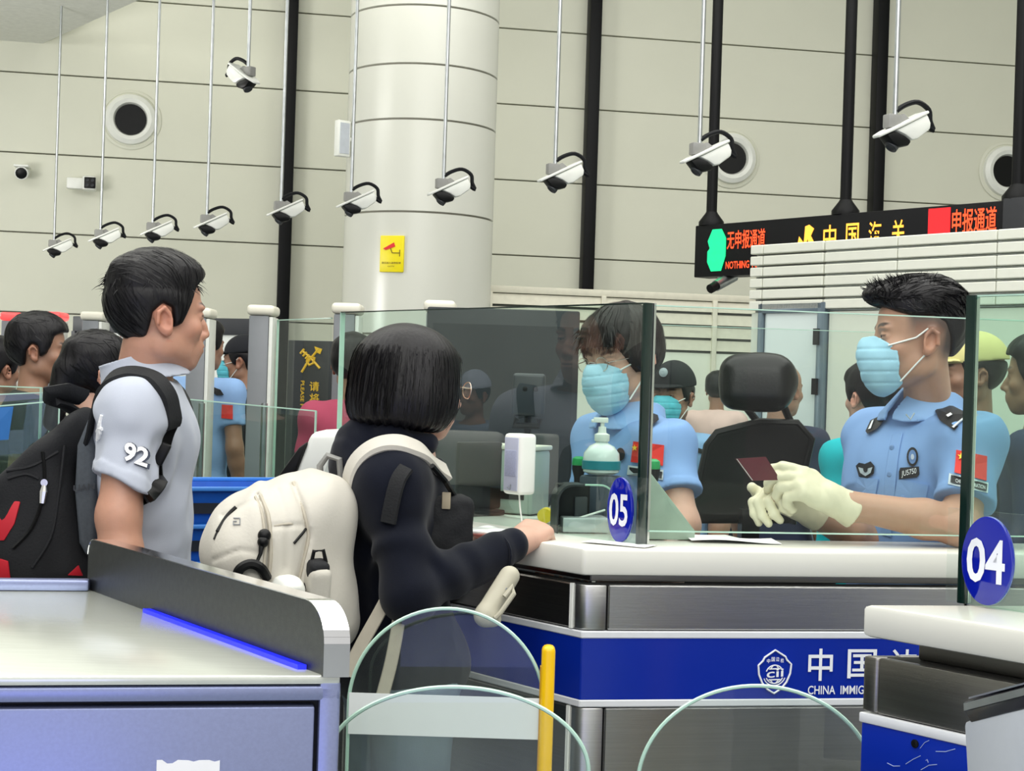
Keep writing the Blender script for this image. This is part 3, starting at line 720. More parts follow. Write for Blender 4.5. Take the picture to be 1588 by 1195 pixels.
# ------------------------------------------------------------------ number discs
def disc(c, axis, n, rx, rz, num, label):
    t = wthing('number_disc', label, 'sign', c); a = axis.normalized(); M_db = mat('disc_blue', '#0a1a9e', .08, var=.02, coat=1)
    ring_ = [Vector(c)+a*rx*cos(q)+UP*rz*sin(q) for q in np.linspace(0, 2*pi, 56, endpoint=False)]
    MB().prism(ring_, n*.010).build('disc', M_db, t, bevel=.003)
    mb = MB(); text_on(mb, num, Vector(c)+n*.0105-a*rx*.74-UP*rz*.50, a*rx*1.48, UP*rz*1.0, n, .0012, .02); o = mb.build('number', mat('number_print', '#e9ecf6', .4), t)
    return t
dn = -UAN
d5 = PL(965, 790, g0-UAN*.009, UAN); disc(d5, -UA, dn, .0385, .070, '05', 'blue oval disc numbered 05 on the glass screen between the officers')
pb5 = d5
d4 = PL(1535, 869, h0-UAN*.010, UAN); disc(d4, -UA, dn, .047, .071, '04', 'large blue oval disc numbered 04 at the edge of the white counter'.replace('at the edge of', 'standing on'))
M_acr = glass_mat('acrylic', (.95, .97, .96), .02)
def acrylic(c, label, u, w_, z0, z1, n):
    t = wthing('acrylic_holder', label.replace('the 05', 'the numbered 05').replace('the 04', 'the large 04'), 'sign holder', (c.x, c.y, z0)); p = Vector((c.x, c.y, 0))
    arc = [(-.5, z0), (.5, z0), (.5, z1)]+[(.5-.0*q, z1) for q in ()]+[(-.5, z1)]
    MB().prism([p+u*(w_*a)+UP*z for a, z in arc], n*.004).build('sheet', M_acr, t, bevel=.001); return t
acrylic(d5+UAN*.0005, 'clear acrylic sheet that carries the 05 disc', -UA, .16, ZT+.001, d5.z+.073, dn)
acrylic(d4+UAN*.003, 'clear acrylic sheet that carries the 04 disc', -UA, .16, ZT+.001, d4.z+.078, dn)
# ------------------------------------------------------------------ stainless desk in front
ZD = 1.03
dr = PZ(529, 1046, ZD); dl = PZ(-260, 1049, ZD); df = PZ(140, 913, ZD); dn_ = PZ(503, 1045, ZD)
for v in (dr, dl, df, dn_): v.z = 0
du = (dr-dl).normalized(); dv = (df-dn_).normalized(); dfn = Vector((-du.y, du.x, 0))
M_dsk = mat('desk_steel', (.29, .33, .53), .30, .7, var=.04, vscale=9, bump=.06, bscale=50, stretch=(22, 1, 22))  # lavender base colour paints in the blue light mirrored by the steel
M_top = mat('desk_top_steel', (.74, .77, .70), .2, .5, var=.04, vscale=6, bump=.03, bscale=30, stretch=(2, 20, 2))
M_wing = mat('desk_wing_steel', (.105, .11, .115), .38, 1, var=.08, vscale=9, bump=.08, bscale=50, stretch=(10, 10, 10))
desk = wthing('steel_desk', 'stainless steel desk with a raised side wing and shiny top', 'desk', dl+du*.8)
depth = (df-dn_).length
bl = dl+dv*depth
# body, top sheet, rims
p = [dl+dfn*.03, dr+dfn*.03-du*.01, dr+dv*depth-du*.01, bl]
MB().prism([x+UP*.06 for x in p], UP*(ZD-.075)).build('body', mat('desk_gap', '#17181c', .5), desk)
MB().prism([dl+UP*(ZD-.014), dr+UP*(ZD-.014), dr+dv*depth+UP*(ZD-.014), bl+UP*(ZD-.014)], UP*.014).build('top', M_top, desk, bevel=.004)
fz = .021
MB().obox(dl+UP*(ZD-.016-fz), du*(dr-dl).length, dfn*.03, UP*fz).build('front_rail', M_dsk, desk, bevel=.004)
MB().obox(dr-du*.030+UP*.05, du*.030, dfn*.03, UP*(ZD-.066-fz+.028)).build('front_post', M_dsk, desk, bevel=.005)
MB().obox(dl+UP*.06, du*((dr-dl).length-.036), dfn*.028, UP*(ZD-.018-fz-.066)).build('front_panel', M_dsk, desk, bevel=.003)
MB().obox(dr-du*.02+dfn*.03+UP*.06, du*.018, dv*(depth-.03), UP*(ZD-.08)).build('side_panel', M_wing, desk, bevel=.003)
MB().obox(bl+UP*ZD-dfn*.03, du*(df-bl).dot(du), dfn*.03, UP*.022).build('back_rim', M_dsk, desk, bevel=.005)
# wing: a tall curved sheet along the side
W = depth; hN, hF = .102, .100
prof = []
for q in np.linspace(0, pi/2, 9): prof.append((.075-.075*sin(q), hN-.065+.065*(1-cos(q)) if False else 0))
prof = [(-.012, 0.0)]+[(-.012+.06*(1-cos(q)), hN-.055+.055*sin(q)) for q in np.linspace(0, pi/2, 10)]+[(W-.03+.03*sin(q), hF-.03+.03*cos(q)) for q in np.linspace(0, pi/2, 6)]+[(W, 0)]
wp = [dn_-du*.006+dv*a+UP*(ZD-.002+z) for a, z in prof]
MB().prism(wp, du*.034).build('wing', M_wing, desk, smooth=True, angle=25)
cap = MB(); mm = len(prof)                                  # bright rolled cap over the wing's rim
for i in range(mm-1):
    if i == mm-2: continue
    a, b = prof[i], prof[i+1]; A, B_ = [dn_-du*.0075+dv*x[0]+UP*(ZD-.002+x[1]) for x in (a, b)]
    tdir = (B_-A).normalized(); nn_ = tdir.cross(du).normalized()
    if nn_.z < -.01 or (abs(nn_.z) < .5 and nn_.dot(dv) > 0 and i < 10): nn_ = -nn_
    cap.obox(A, B_-A, du*.037, nn_*.0016)
cap.build('wing_cap', mat('polished_steel', (.82, .83, .86), .1, 1, var=.02), desk)
M_brefl = mat('blue_reflection_band', '#1622e0', .3, emit=.55, var=.02)  # glowing strip stands in for a blue reflection in the shiny top
MB().obox(dn_-du*.020+dv*.04+UP*ZD, du*.013, dv*(W*.62), UP*.007).build('reflection_band', M_brefl, desk)
# torn paper label on the front panel
a = PL(243, 1181, dl-dfn*.001, dfn); b = PL(341, 1178, dl-dfn*.001, dfn); lb = MB(); rs = random.Random(2); tp = []
for i in range(13): tp.append(lerp(a, b, i/12)+UP*(rs.uniform(-.003, .003)))
lb.prism(tp+[x-UP*.12 for x in tp[::-1]], -dfn*.0012)
tag(lb.build('paper_label', M_paper, origin=a-UP*.06), 'torn white paper label stuck on the steel desk front', 'paper')
# ------------------------------------------------------------------ glass swing gates
M_gate = glass_mat('gate_glass', (.93, .96, .945), .02)
def gate(label, cx, top, rpx, d, base_y, post=None, frost=None, drop=.62, az=0, squash=1.0):
    c = P(cx, top, d); R = rpx*d/FPX; u = Vector((cos(az), sin(az), 0)); n = Vector((-sin(az), cos(az), 0))
    Rz_ = R*squash
    cz = c.z-Rz_; zb = max(cz-drop, .1); t = wthing('swing_gate', label, 'gate', (c.x, c.y, 0))
    arc = [Vector((c.x, c.y, cz))+u*R*cos(q)+UP*Rz_*sin(q) for q in np.linspace(pi, 0, 41)]
    b0, b1 = Vector((c.x, c.y, zb))-u*R, Vector((c.x, c.y, zb))+u*R
    MB().prism([b0]+arc+[b1], n*.010).build('pane', M_gate, t)
    MB().tube([b0+n*.005]+[x+n*.005 for x in arc]+[b1+n*.005], .0034, 6).build('pane_edge', M_edge, t, smooth=True)
    if frost:
        z0, z1 = P(cx, frost[1], d).z, P(cx, frost[0], d).z
        MB().obox(Vector((c.x, c.y, z0))-u*R*.995-n*.0006, u*R*1.99, -n*.001, UP*(z1-z0)).build('frosted_strip', M_frost, t)
    if post:
        px, py = post; pz = P(px, py, d).z; bx = P(px, py, d); wpx = .0125
        MB().obox(Vector((bx.x, bx.y, .0))-u*wpx-n*.016, u*wpx*2, n*.036, UP*(pz)).build('post', mat('yellow_plastic', '#f3c20b', .3, var=.04), t, bevel=.010, seg=3)
        MB().obox(Vector((bx.x, bx.y, zb))-u*(wpx+.002)-n*.005, u*.008, n*.02, UP*(pz-zb-.04)).build('clamp', mat('yellow_shadow_groove', '#c79606', .5), t)
    else:
        MB().obox(b1-u*.03-UP*zb-n*.02+u*.03, u*.05, n*.05, UP*(zb+.25)).build('post', M_steel, t, bevel=.006)
    return t
M_frost = glass_mat('frosted_film', (.75, .8, .79), .0); 
nt = M_frost.node_tree; N, L = nt.nodes, nt.links
df_ = N.new('ShaderNodeBsdfDiffuse'); df_.inputs[0].default_value = (.9, .94, .94, 1); mx_ = N.new('ShaderNodeMixShader'); mx_.inputs[0].default_value = .84
src = N['Material Output'].inputs[0].links[0].from_socket; L.new(src, mx_.inputs[1]); L.new(df_.outputs[0], mx_.inputs[2]); L.new(mx_.outputs[0], N['Material Output'].inputs[0])
gate('round topped glass gate with a frosted strip held by a yellow post', 697, 944, 152, 2.85, 0, post=(851, 1000), frost=(1078, 1142))
gate('low round topped glass gate before the frosted one', 712, 1066, 205, 2.45, 0, squash=.62)
gate('round topped glass gate before the blue counter band with its yellow post by counter 04', 1180, 1064, 186, 2.6, 0, post=(1365, 1136), squash=.86)
# ------------------------------------------------------------------ slanted reader at the near corner
t0 = P(1492, 1088, 1.75); t = wthing('document_reader', 'grey slanted document reader with a dark rimmed top cut by the frame', 'reader', (t0.x, t0.y, .6))
u = (P(1600, 1060, 1.58)-t0); u_ = Vector((u.x, u.y, 0)); n_ = Vector((u_.y, -u_.x, 0)).normalized()
if n_.y < 0: n_ = -n_
M_rd = mat('reader_grey', '#b9bfc6', .35, var=.03); M_rk = mat('reader_dark', '#2b2a30', .25, var=.1)
bx = lambda a, z, k_=0: t0+u*a+UP*z+n_*k_
fr = [bx(0.02, -.022), bx(1.3, -.022), bx(1.5, -.30), bx(.36, -.30)]
MB().prism(fr, n_*.22).build('body', M_rd, t, bevel=.006)
MB().prism([bx(0, 0), bx(1.35, 0), bx(1.35, -.022), bx(.14, -.026), bx(.02, -.012)], n_*.24).build('top_rim', M_rk, t, bevel=.003)
MB().prism([bx(.1, .0015), bx(1.3, .0015), bx(1.3, .0015, .2), bx(.1, .0015, .2)], UP*.002).build('screen', mat('reader_glass', '#7d7f88', .05, spec=1), t)
MB().prism([bx(.05, -.0025, -.001), bx(1.3, -.0025, -.001), bx(1.3, -.010, -.001), bx(.06, -.011, -.001)], -n_*.001).build('glass_edge', M_zinc, t)
MB().obox(bx(.5, -.30)-UP*.8, u_*.5, n_*.15, UP*.81).build('pedestal', M_grey, t, bevel=.008)
# ------------------------------------------------------------------ slatted white booth with a door
b0 = P(1168, 392, 8.0)
bp = lambda px, py, k_=0.0: PL(px, py, b0, UAN)-UAN*k_
def zrow(py, px=1282): return bp(px, py).z
bt = zrow(374); pitch = (zrow(389.7)-zrow(462))/4
M_slat = mat('slat_white', '#e9ebdf', .5, var=.015); M_rod = mat('slat_gap_grey', '#8f948e', .5)
bw = P(1168, 400, 8.0); bw.z = 0
wb = MB().obox(bw+UAN*.03, -UA*5.4, UAN*.05, UP*(bt-.02)); wb = struct(wb, 'wall_booth', M_rod)
xj = [1168, 1188, 1282, 1395, 1549, 1760, 2100]
xp = [(bp(x, 420)-bw).dot(-UA) for x in xj]
for r in range(6):
    z1 = bt-pitch*r; z0 = z1-pitch*.80
    for i in range(len(xp)-1):
        off = 0 if i < 2 else .012
        MB().obox(bw-UA*(xp[i]+.0025)+UP*z0-UAN*(.03-off*.5), -UA*(xp[i+1]-xp[i]-.005), UAN*.055, UP*(z1-z0)).build('slat', M_slat, wb, bevel=.004, seg=1)
    for i in range(2, len(xp)-1):
        a = bw-UA*xp[i]+UP*(z0-pitch*.1)-UAN*.005
        MB().tube([a, a-UA*(xp[i+1]-xp[i])], pitch*.055, 6).build('rod', M_zinc, wb)
zd = bt-pitch*6
M_bw = mat('booth_panel', '#e6eadd', .45, var=.01)
xd0, xd1 = (bp(1187, 520)-bw).dot(-UA), (bp(1272, 520)-bw).dot(-UA)
def bpanel(a0, a1, z0, z1, m, name, th=.03, k_=.0):
    return MB().obox(bw-UA*a0+UP*z0-UAN*(k_), -UA*(a1-a0), UAN*th, UP*(z1-z0)).build(name, m, wb, bevel=.003, seg=1)
bpanel(0, xd0-.03, 0, zd, M_bw, 'panel'); bpanel(xd1+.05, 2.6, 0, zd, M_bw, 'panel'); bpanel(2.61, 5.4, 0, zd, M_bw, 'panel')
zt = zrow(470, 1230)
M_frm = mat('door_frame', '#6f7f8c', .35, .4)
dr_ = MB().obox(bw-UA*(xd0+.006)+UP*.02-UAN*.012, -UA*(xd1-xd0-.012), UAN*.03, UP*(zt-.07)); dr_ = struct(dr_, 'door_1', mat('door_paint', '#dfe9ea', .3, var=.01))
for a0, a1, z0, z1 in ((xd0-.03, xd0, 0, zt), (xd1, xd1+.045, 0, zt), (xd0-.03, xd1+.045, zt-.05, zt)):
    MB().obox(bw-UA*a0+UP*z0-UAN*.03, -UA*(a1-a0), UAN*.05, UP*(z1-z0)).build('door_frame', M_frm, dr_, bevel=.003)
bpanel(xd0-.03, xd1+.05, zt, zd, mat('door_head', '#8b8a78', .5), 'door_head')
for y in (535, 612, 690):
    z = bp(1274, y).z; MB().obox(bw-UA*(xd1-.01)+UP*z-UAN*.045, -UA*.03, UAN*.02, UP*.08).build('hinge', M_bplast, dr_)
MB().tube([bw-UA*(xd0+.06)+UP*.95-UAN*.05, bw-UA*(xd0+.06)+UP*1.12-UAN*.05], .012).build('handle', M_zinc, dr_)
# ------------------------------------------------------------------ low louvred partition before the far wall
l0 = P(760, 442, 12.3); l1 = P(1200, 468, 12.7); ld = Vector((l1.x-l0.x, l1.y-l0.y, 0)); LL = ld.length; ld.normalize(); ln = Vector((-ld.y, ld.x, 0))
lb0 = Vector((l0.x, l0.y, 0)); wl = struct(MB().obox(lb0+ln*.04, ld*LL, ln*.06, UP*l0.z), 'wall_louvre', M_rod)
M_lou = mat('louvre_cream', '#dcd9c8', .55); lp = .105
for r in range(4):
    z = l0.z-.06-lp*r
    for a, b in ((0, .92), (.93, 1.85), (1.86, LL)):
        MB().prism([lb0+ld*a+UP*z, lb0+ld*a+UP*(z-.085)-ln*.02, lb0+ld*a+UP*(z-.085)+ln*.01, lb0+ld*a+UP*z+ln*.03], ld*(b-a)).build('slat', M_lou, wl)
MB().obox(lb0-ln*.02+UP*(l0.z-.055), ld*LL, ln*.1, UP*.055).build('cap_rail', M_lou, wl, bevel=.005)
for a in (0, .925, 1.855): MB().obox(lb0-ln*.03+ld*(a-.02), ld*.04, ln*.05, UP*(l0.z-.05)).build('upright', M_lou, wl, bevel=.004)
for a, b in ((0, 1.855), (1.86, LL)): MB().obox(lb0-ln*.0+ld*(a+.01), ld*(b-a-.02), ln*.03, UP*(l0.z-.06-lp*4)).build('panel', M_bw, wl, bevel=.004)
# ------------------------------------------------------------------ row of lane pillars
M_pil = mat('pillar_grey', '#7b7f84', .4, var=.03); M_pl = mat('pillar_lit_side', '#d9dcd6', .35)
M_red = mat('beacon_red', '#ff4a4a', .3, emit=1.1, var=.02)
zcap = 1.76
pil = [(22, 485, 1, 'first lane pillar with a glowing red cap by the black shirted man'), (82, 484, 1, 'second lane pillar with a glowing red cap behind the black shirted man'), (147, 484, 0, 'lane pillar with a white cap behind the grey shirted man'),
       (311, 478, 0, 'lane pillar with a white cap in front of the bareheaded officer seen from behind'), (407, 474, 0, 'lane pillar with a white cap between the capped officer and the black banner'), (538, 471, 0, 'lane pillar with a white cap behind the end of the tall glass screen'), (681, 467, 0, 'lane pillar with a white cap over the dark display board')]
ppos = []
for px, py, red, l in pil:
    r = ray(px, py); d = (zcap-HC)/r.z; p = P(px, py, d); base = Vector((p.x, p.y, 0)); ppos.append(base)
    t = wthing('lane_pillar', l, 'pillar', base, 'lane pillars of the entry gates'); R = Matrix.Rotation(radians(39.5), 3, 'Z')
    MB().box(base+UP*(zcap-.045)/2, (.085, .16, zcap-.045), None).build('post', M_pil, t, bevel=.006)
    MB().obox(base+Vector((.0435, -.082, 0)), (.016, 0, 0), (0, .16, 0), UP*(zcap-.05)).build('lit_edge', M_pl, t, bevel=.003)  # light on the pillar's right side, painted as a pale strip
    MB().box(base+Vector((.006, 0, zcap-.022)), (.118, .18, .044)).build('cap', M_red if red else M_cream, t, bevel=.016, seg=3)
def gpane(label, a, b, z0, z1, m=None, **k_): return pane(label, Vector((a.x, a.y, 0)), Vector((b.x, b.y, 0)), z0, z1, m=m or M_glass, es=1.6, **k_)
gpane('upright glass between the two lane pillars before the black banner', ppos[4]+Vector((.07, 0, 0)), ppos[5]-Vector((.06, 0, 0)), .1, zcap-.06, edges='tl', m=M_glass_c)
# low glass rails of the queue
def rail(label, x0, y0, d0, x1, y1, d1, m=None, edges='tr'):
    a, b = P(x0, y0, d0), P(x1, y1, d1); return gpane(label, a, b, .15, (a.z, b.z), m=m, edges=edges)
rail('low glass rail beside the man in black, topmost edge of three', -120, 594, 5.3, 64, 601, 5.15)
rail('low glass rail beside the man in black, middle edge of three', -120, 616, 5.0, 78, 608, 5.1)
rail('low glass rail beside the man in black, lowest edge of three', -120, 640, 4.6, 92, 621, 4.75)
rail('low glass rail between the grey shirted man and the white reader', 283, 618, 5.6, 490, 637, 5.45)
a, b = P(300, 800, 5.0), P(470, 800, 5.1)
for px, l in ((313, 'thin chrome rail post beside the grey shirt'), (410, 'thin chrome rail post before the grey lane pillar')):
    p = P(px, 625, 5.65); t = wthing('rail_post', l, 'post', (p.x, p.y, 0)); MB().tube([(p.x, p.y, 0), (p.x, p.y, p.z)], .012, 10).build('rod', M_zinc, t, smooth=True); MB().lathe((p.x, p.y, 0), [(.05, 0), (.05, .01), (.015, .02)]).build('foot', M_zinc, t)
# blue sheet taped to the lowest rail
a = P(-30, 633, 4.62); b = P(21, 630, 4.66); sh = MB().prism([a, b, b-UP*.1+Vector((-.012, 0, 0)), a-UP*.1], Vector((0, -.002, 0)))
tag(sh.build('blue_sheet', mat('blue_paper', '#2f6fb4', .5), origin=a), 'plain blue sheet stuck on the low glass rail', 'sheet')
# ------------------------------------------------------------------ queue board with a black header
h0_ = P(113, 490, 9.4); h1_ = P(393, 503, 8.9); hd = Vector((h1_.x-h0_.x, h1_.y-h0_.y, 0)); hL = hd.length; hd.normalize(); hn = Vector((-hd.y, hd.x, 0)); hb = Vector((h0_.x, h0_.y, 0))
t = wthing('queue_board', 'white queue board with a black header behind the lane pillars', 'board', hb)
MB().obox(hb+UP*(h0_.z-.095), hd*hL, hn*.06, UP*.095).build('header', M_gdark, t, bevel=.004)
MB().obox(hb+hn*.015+UP*.1, hd*hL, hn*.03, UP*(h0_.z-.195)).build('white_panel', mat('board_white', '#e6ece8', .3, var=.01), t)
for a in (0, hL*.5, hL-.025): MB().obox(hb-hn*.01+hd*a, hd*.025, hn*.07, UP*(h0_.z-.09)).build('upright', M_gdark, t)
mb = MB(); text_on(mb, '请在此排队', PL(160, 531, hb+hn*.014, hn), hd*.24, UP*.04, -hn, .002); mb.build('lettering', mat('red_letter', '#d2372f', .4), t)
mb = MB(); text_on(mb, 'WAIT HERE', PL(340, 566, hb+hn*.014, hn), hd*.2, UP*.02, -hn, .002); mb.build('lettering', M_gdark, t)
# ------------------------------------------------------------------ black banner with the golden key
n0 = P(447, 527, 7.3); n1 = P(545, 529, 7.25); nd = Vector((n1.x-n0.x, n1.y-n0.y, 0)); nL = nd.length; nd.normalize(); nn = Vector((nd.y, -nd.x, 0)); nb_ = Vector((n0.x, n0.y, 0))
t = wthing('black_banner', 'black standing banner with a golden key emblem and vertical writing', 'banner', nb_)
MB().obox(nb_+UP*.02-nn*.03, nd*nL, nn*.03, UP*(n0.z-.02)).build('board', mat('banner_black', '#14181c', .35, var=.1), t, bevel=.004)
MB().obox(nb_-nn*.16, nd*nL, nn*.3, UP*.02).build('foot', M_gdark, t, bevel=.004)
M_gold = mat('gold_print', '#e2b51d', .4, var=.05)
nq = lambda px, py, k_=.002: PL(px, py, nb_, nn)+nn*k_
ke = MB()
ke.tube([nq(468, 577), nq(477, 562), nq(495, 540)], .006, 6); ke.tube([nq(469, 544), nq(483, 556), nq(496, 571)], .006, 6)
for a, b in (((466, 548), (472, 541)), ((470, 552), (476, 546)), ((474, 556), (480, 550))): ke.tube([nq(*a), nq(*b)], .006, 6)
ke.tube([nq(476, 560), nq(481, 553), nq(488, 555), nq(486, 563), nq(480, 566)], .007, 6, closed=True)
ke.prism([nq(488, 537), nq(500, 541), nq(497, 549), nq(491, 546)], nn*.004)
ke.build('key_emblem', M_gold, t)
for i_, ch in enumerate('请将行李放'):
    mb = MB(); y = 592+i_*18.5; a = nq(480, y+14); text_on(mb, ch, a, nd*(nq(495, y+14)-a).length, UP*.045, nn, .002); mb.build('lettering', M_gold, t)
mb = MB(); a = nq(467, 590); text_on(mb, 'PLEASE PUT YOUR LUGGAGE', a, -UP*.42, nd*.018, nn, .002); mb.build('lettering', M_gold, t)
# ------------------------------------------------------------------ dark display board behind the glass
a, b = P(663, 475, 4.75), P(900, 473, 4.75); base = Vector((a.x, a.y, 0)); dd = Vector((b.x-a.x, b.y-a.y, 0))
t = wthing('display_board', 'large dark display board behind the glass screen beside the spectacled officer', 'screen', base)
MB().obox(base+UP*1.0, dd, (0, .05, 0), UP*(a.z-1.0)).build('panel', mat('display_dark', '#1c222a', .5, var=.04), t, bevel=.006)
MB().obox(base+dd*.04+UP*1.04-Vector((0, .003, 0)), dd*.92, (0, .003, 0), UP*(a.z-1.09)).build('screen', mat('display_screen', '#191f27', .45, var=.02), t)
MB().obox(base+dd*.3, dd*.4, (0, .05, 0), UP*1.01).build('stand', M_gdark, t, bevel=.004)
# ------------------------------------------------------------------ stack of blue trays on a trolley
tc = P(338, 895, 4.55); ty = Matrix.Rotation(radians(24), 3, 'Z')
M_tray = mat('tray_blue', '#1457b8', .35, var=.06); M_slot = mat('tray_slot', '#0b1424', .6)
ztab = P(338, 915, 4.55).z-.02
t = wthing('tray_trolley', 'steel trolley under the stack of blue trays', 'trolley', (tc.x, tc.y, 0))
MB().box((tc.x, tc.y, ztab-.02), (.62, .46, .04), ty).build('shelf', M_zinc, t, bevel=.005)
for a in (-1, 1):
    for b in (-1, 1):
        q = Vector((tc.x, tc.y, 0))+ty @ Vector((a*.28, b*.2, 0)); MB().tube([q+UP*.06, q+UP*(ztab-.03)], .014, 8).build('leg', M_zinc, t); MB().lathe(q+UP*.03-Vector((.012, 0, 0)), [(.01, -.012), (.03, -.01), (.03, .01), (.01, .012)], (1, 0, 0), 12).build('caster', M_bplast, t)
def tray(z, yaw, label, dx=0):
    R = Matrix.Rotation(radians(yaw), 3, 'Z'); o = Vector((tc.x+dx, tc.y, z)); t = wthing('blue_tray', label, 'tray', o, 'stacked blue security trays')
    m = MB(); w_, l_, h_ = .56, .40, .115
    m.box(o+UP*.006, (w_*.92, l_*.9, .012), R).build('bottom', M_tray, t)
    for sx, sy, nm in ((0, -1, 'side'), (0, 1, 'side'), (-1, 0, 'side'), (1, 0, 'side')):
        m = MB(); tl = .02
        c0_ = R @ Vector((sx*w_*.46, sy*l_*.45, .006)); c1_ = R @ Vector((sx*(w_/2), sy*(l_/2), h_))
        al = R @ (Vector((0, l_, 0)) if sx else Vector((w_, 0, 0))); ou = R @ Vector((sx, sy, 0))
        m.prism([o+c0_-al*.46, o+c0_+al*.46, o+c1_+al*.5, o+c1_-al*.5], -ou*.008); s_ = m.build(nm, M_tray, t)
        mid = lerp(c0_, c1_, .55); MB().obox(o+mid-al*.32+ou*.0015-UP*.015, al*.64, ou*.003, UP*.03).build('slot', M_slot, s_)
        MB().obox(o+c1_-al*.5-ou*.006, al, ou*.02, UP*.012).build('rim', mat('tray_rim', '#3f83d8', .3), s_, bevel=.003)
for i_, (z, yw, l) in enumerate(((0, 24, 'lowest blue tray of the stack on the trolley'), (.105, 23, 'second blue tray from the bottom of the stack'), (.21, 25, 'topmost blue tray of the stack on the trolley')  )):
    tray(ztab+.002+z, yw, l, (i_ % 2)*.012)
# ------------------------------------------------------------------ white reader behind the woman's pack
KD = 3.72; k0 = P(490, 745, KD); t = wthing('white_reader', 'white slanted reader with a black side behind the pale backpack', 'reader', (k0.x, k0.y, 0))
q = lambda px, py, dz=0.0: P(px, py, KD+dz)
MB().prism([q(447, 760), q(483, 669), q(528, 667), q(545, 690), q(545, 760)], (0, .17, 0)).build('body', mat('reader_white', '#e8ebe6', .3, var=.02), t, bevel=.018, seg=3)
MB().prism([q(415, 760), q(463, 694), q(477, 684), q(450, 760)], (0, .16, 0)).build('screen', M_bplast, t, bevel=.006)
MB().prism([q(500, 742, -.001), q(512, 704, -.001), q(528, 704, -.001), q(520, 742, -.001)], (0, -.002, 0)).build('label_panel', mat('reader_label', '#c2c9c4', .4), t)
MB().obox(Vector((k0.x-.03, k0.y+.04, 0)), (.1, 0, 0), (0, .1, 0), UP*(k0.z-.0)).build('stand', M_grey, t, bevel=.01)
# ------------------------------------------------------------------ raised staff floor and the office chair
pf = Vector((P(1000, 700, 4.75).x, 4.72, 0))
struct(MB().obox(pf+Vector((-.1, 0, .001)), (2.0, .1, 0), (0, 1.2, 0), UP*.30), 'floor_platform', M_floor)
cd = 5.3; ch = P(1165, 700, cd); t = wthing('office_chair', 'black high backed office chair with a headrest on the staff floor', 'chair', (ch.x, ch.y, .301))
q = lambda px, py, dz=0.0: np.array(P(px, py, cd+dz), np.float32)
M_lea = mat('black_leather', '#08090b', .32, var=.15, spec=.4, bump=.1, bscale=120); M_mesh = mat('black_mesh', '#08090b', .8, var=.2, vscale=200, spec=.2)
sd = Sdf(); sd.rbox(q(1171, 594), (.118, .055, .092), .05, frame(8, -8), k=.01); sd.ell(q(1180, 590, .01), (.125, .05, .088), frame(8), k=.05)
sdf_obj('headrest', sd, q(1171, 594)-.2, q(1171, 594)+.2, .009, M_lea, t)
bk = MB(); out = [(1072, 812), (1098, 690), (1112, 672), (1178, 655), (1236, 657), (1258, 682), (1251, 708), (1228, 812)]
bk.prism([P(x, y, cd+.03) for x, y in out], (0, .045, 0)).build('backrest', M_mesh, t, bevel=.015, seg=3)
MB().tube([P(x, y, cd+.05) for x, y in out], .016, 8).build('back_frame', M_bplast, t, smooth=True)
for x0, x1 in ((1153, 1182), (1214, 1230)): MB().tube([P(x0, 626, cd+.05), P(lerp(x0, x1, .5), 645, cd+.07), P(x1, 662, cd+.06)], .013, 8).build('headrest_arm', M_bplast, t, smooth=True)
zs_ = P(1150, 812, cd).z; cx_, cy_ = ch.x, ch.y-.02
sd = Sdf(); sd.rbox((cx_-.03, cy_-.2, zs_-.12), (.25, .24, .05), .045); sdf_obj('seat', sd, (cx_-.35, cy_-.5, zs_-.25), (cx_+.3, cy_+.12, zs_), .015, M_mesh, t)
MB().tube([(cx_, cy_-.15, zs_-.17), (cx_, cy_-.15, .38)], .03, 10).build('gas_lift', M_zinc, t)
MB().obox((cx_-.03, cy_-.02, zs_-.19), (.06, 0, 0), (0, .1, 0), UP*.24).build('back_support', M_bplast, t)
for i_ in range(5):
    a = i_*2*pi/5+.3; e = Vector((cx_+.26*sin(a), cy_-.15+.26*cos(a), .365)); MB().tube([(cx_, cy_-.15, .40), e], [.025, .015], 8).build('leg', M_bplast, t); MB().sphere(e-UP*.034, .029).build('caster', M_bplast, t)
# ------------------------------------------------------------------ things on the 05 counter
def clab(c, label, name, cat): return wthing(name, label, cat, c)
def zc_at(px, py): return PZ(px, py, ZT+.001)
# pump bottle on a box
bx = P(931, 800, 3.62); bz = P(931, 737, 3.62).z
t = wthing('slate_box', 'slate grey box under the hand gel bottle', 'box', (bx.x, bx.y, ZT+.001))
MB().box((bx.x+.0, bx.y+.03, (ZT+bz)/2), (.085, .07, bz-ZT-.003), Matrix.Rotation(radians(-20), 3, 'Z')).build('case', mat('slate_plastic', '#3b4452', .4), t, bevel=.006)
pb = Vector((bx.x, bx.y+.03, bz+.001)); k_ = 3.62/FPX
t = wthing('gel_bottle', 'clear white pump bottle of hand gel with a teal label', 'bottle', pb)
M_bot = mat('bottle_frost', '#dfe7e6', .25, var=.02, coat=.5)
sq = MB().lathe(pb, [(.030, 0), (.042, .006), (.044, .03), (.042, .050), (.030, .066), (.015, .074), (.014, .08)], n=28); sq.build('bottle', M_bot, t, smooth=True)
MB().lathe(pb, [(.0442, .012), (.0455, .013), (.0455, .032), (.0442, .033)], n=28).build('label', mat('teal_label', '#1d7f8e', .4), t, smooth=True)
MB().lathe(pb, [(.017, .078), (.018, .08), (.018, .094), (.010, .098), (.009, .112), (.005, .113), (.005, .122)], n=20).build('collar', M_white, t, smooth=True)
MB().box(pb+UP*.128+Vector((-.004, -.002, 0)), (.034, .014, .012)).tube([pb+UP*.128+Vector((-.015, 0, 0)), pb+UP*.125+Vector((-.026, -.004, 0))], .004, 8).build('pump_head', M_white, t, bevel=.003)
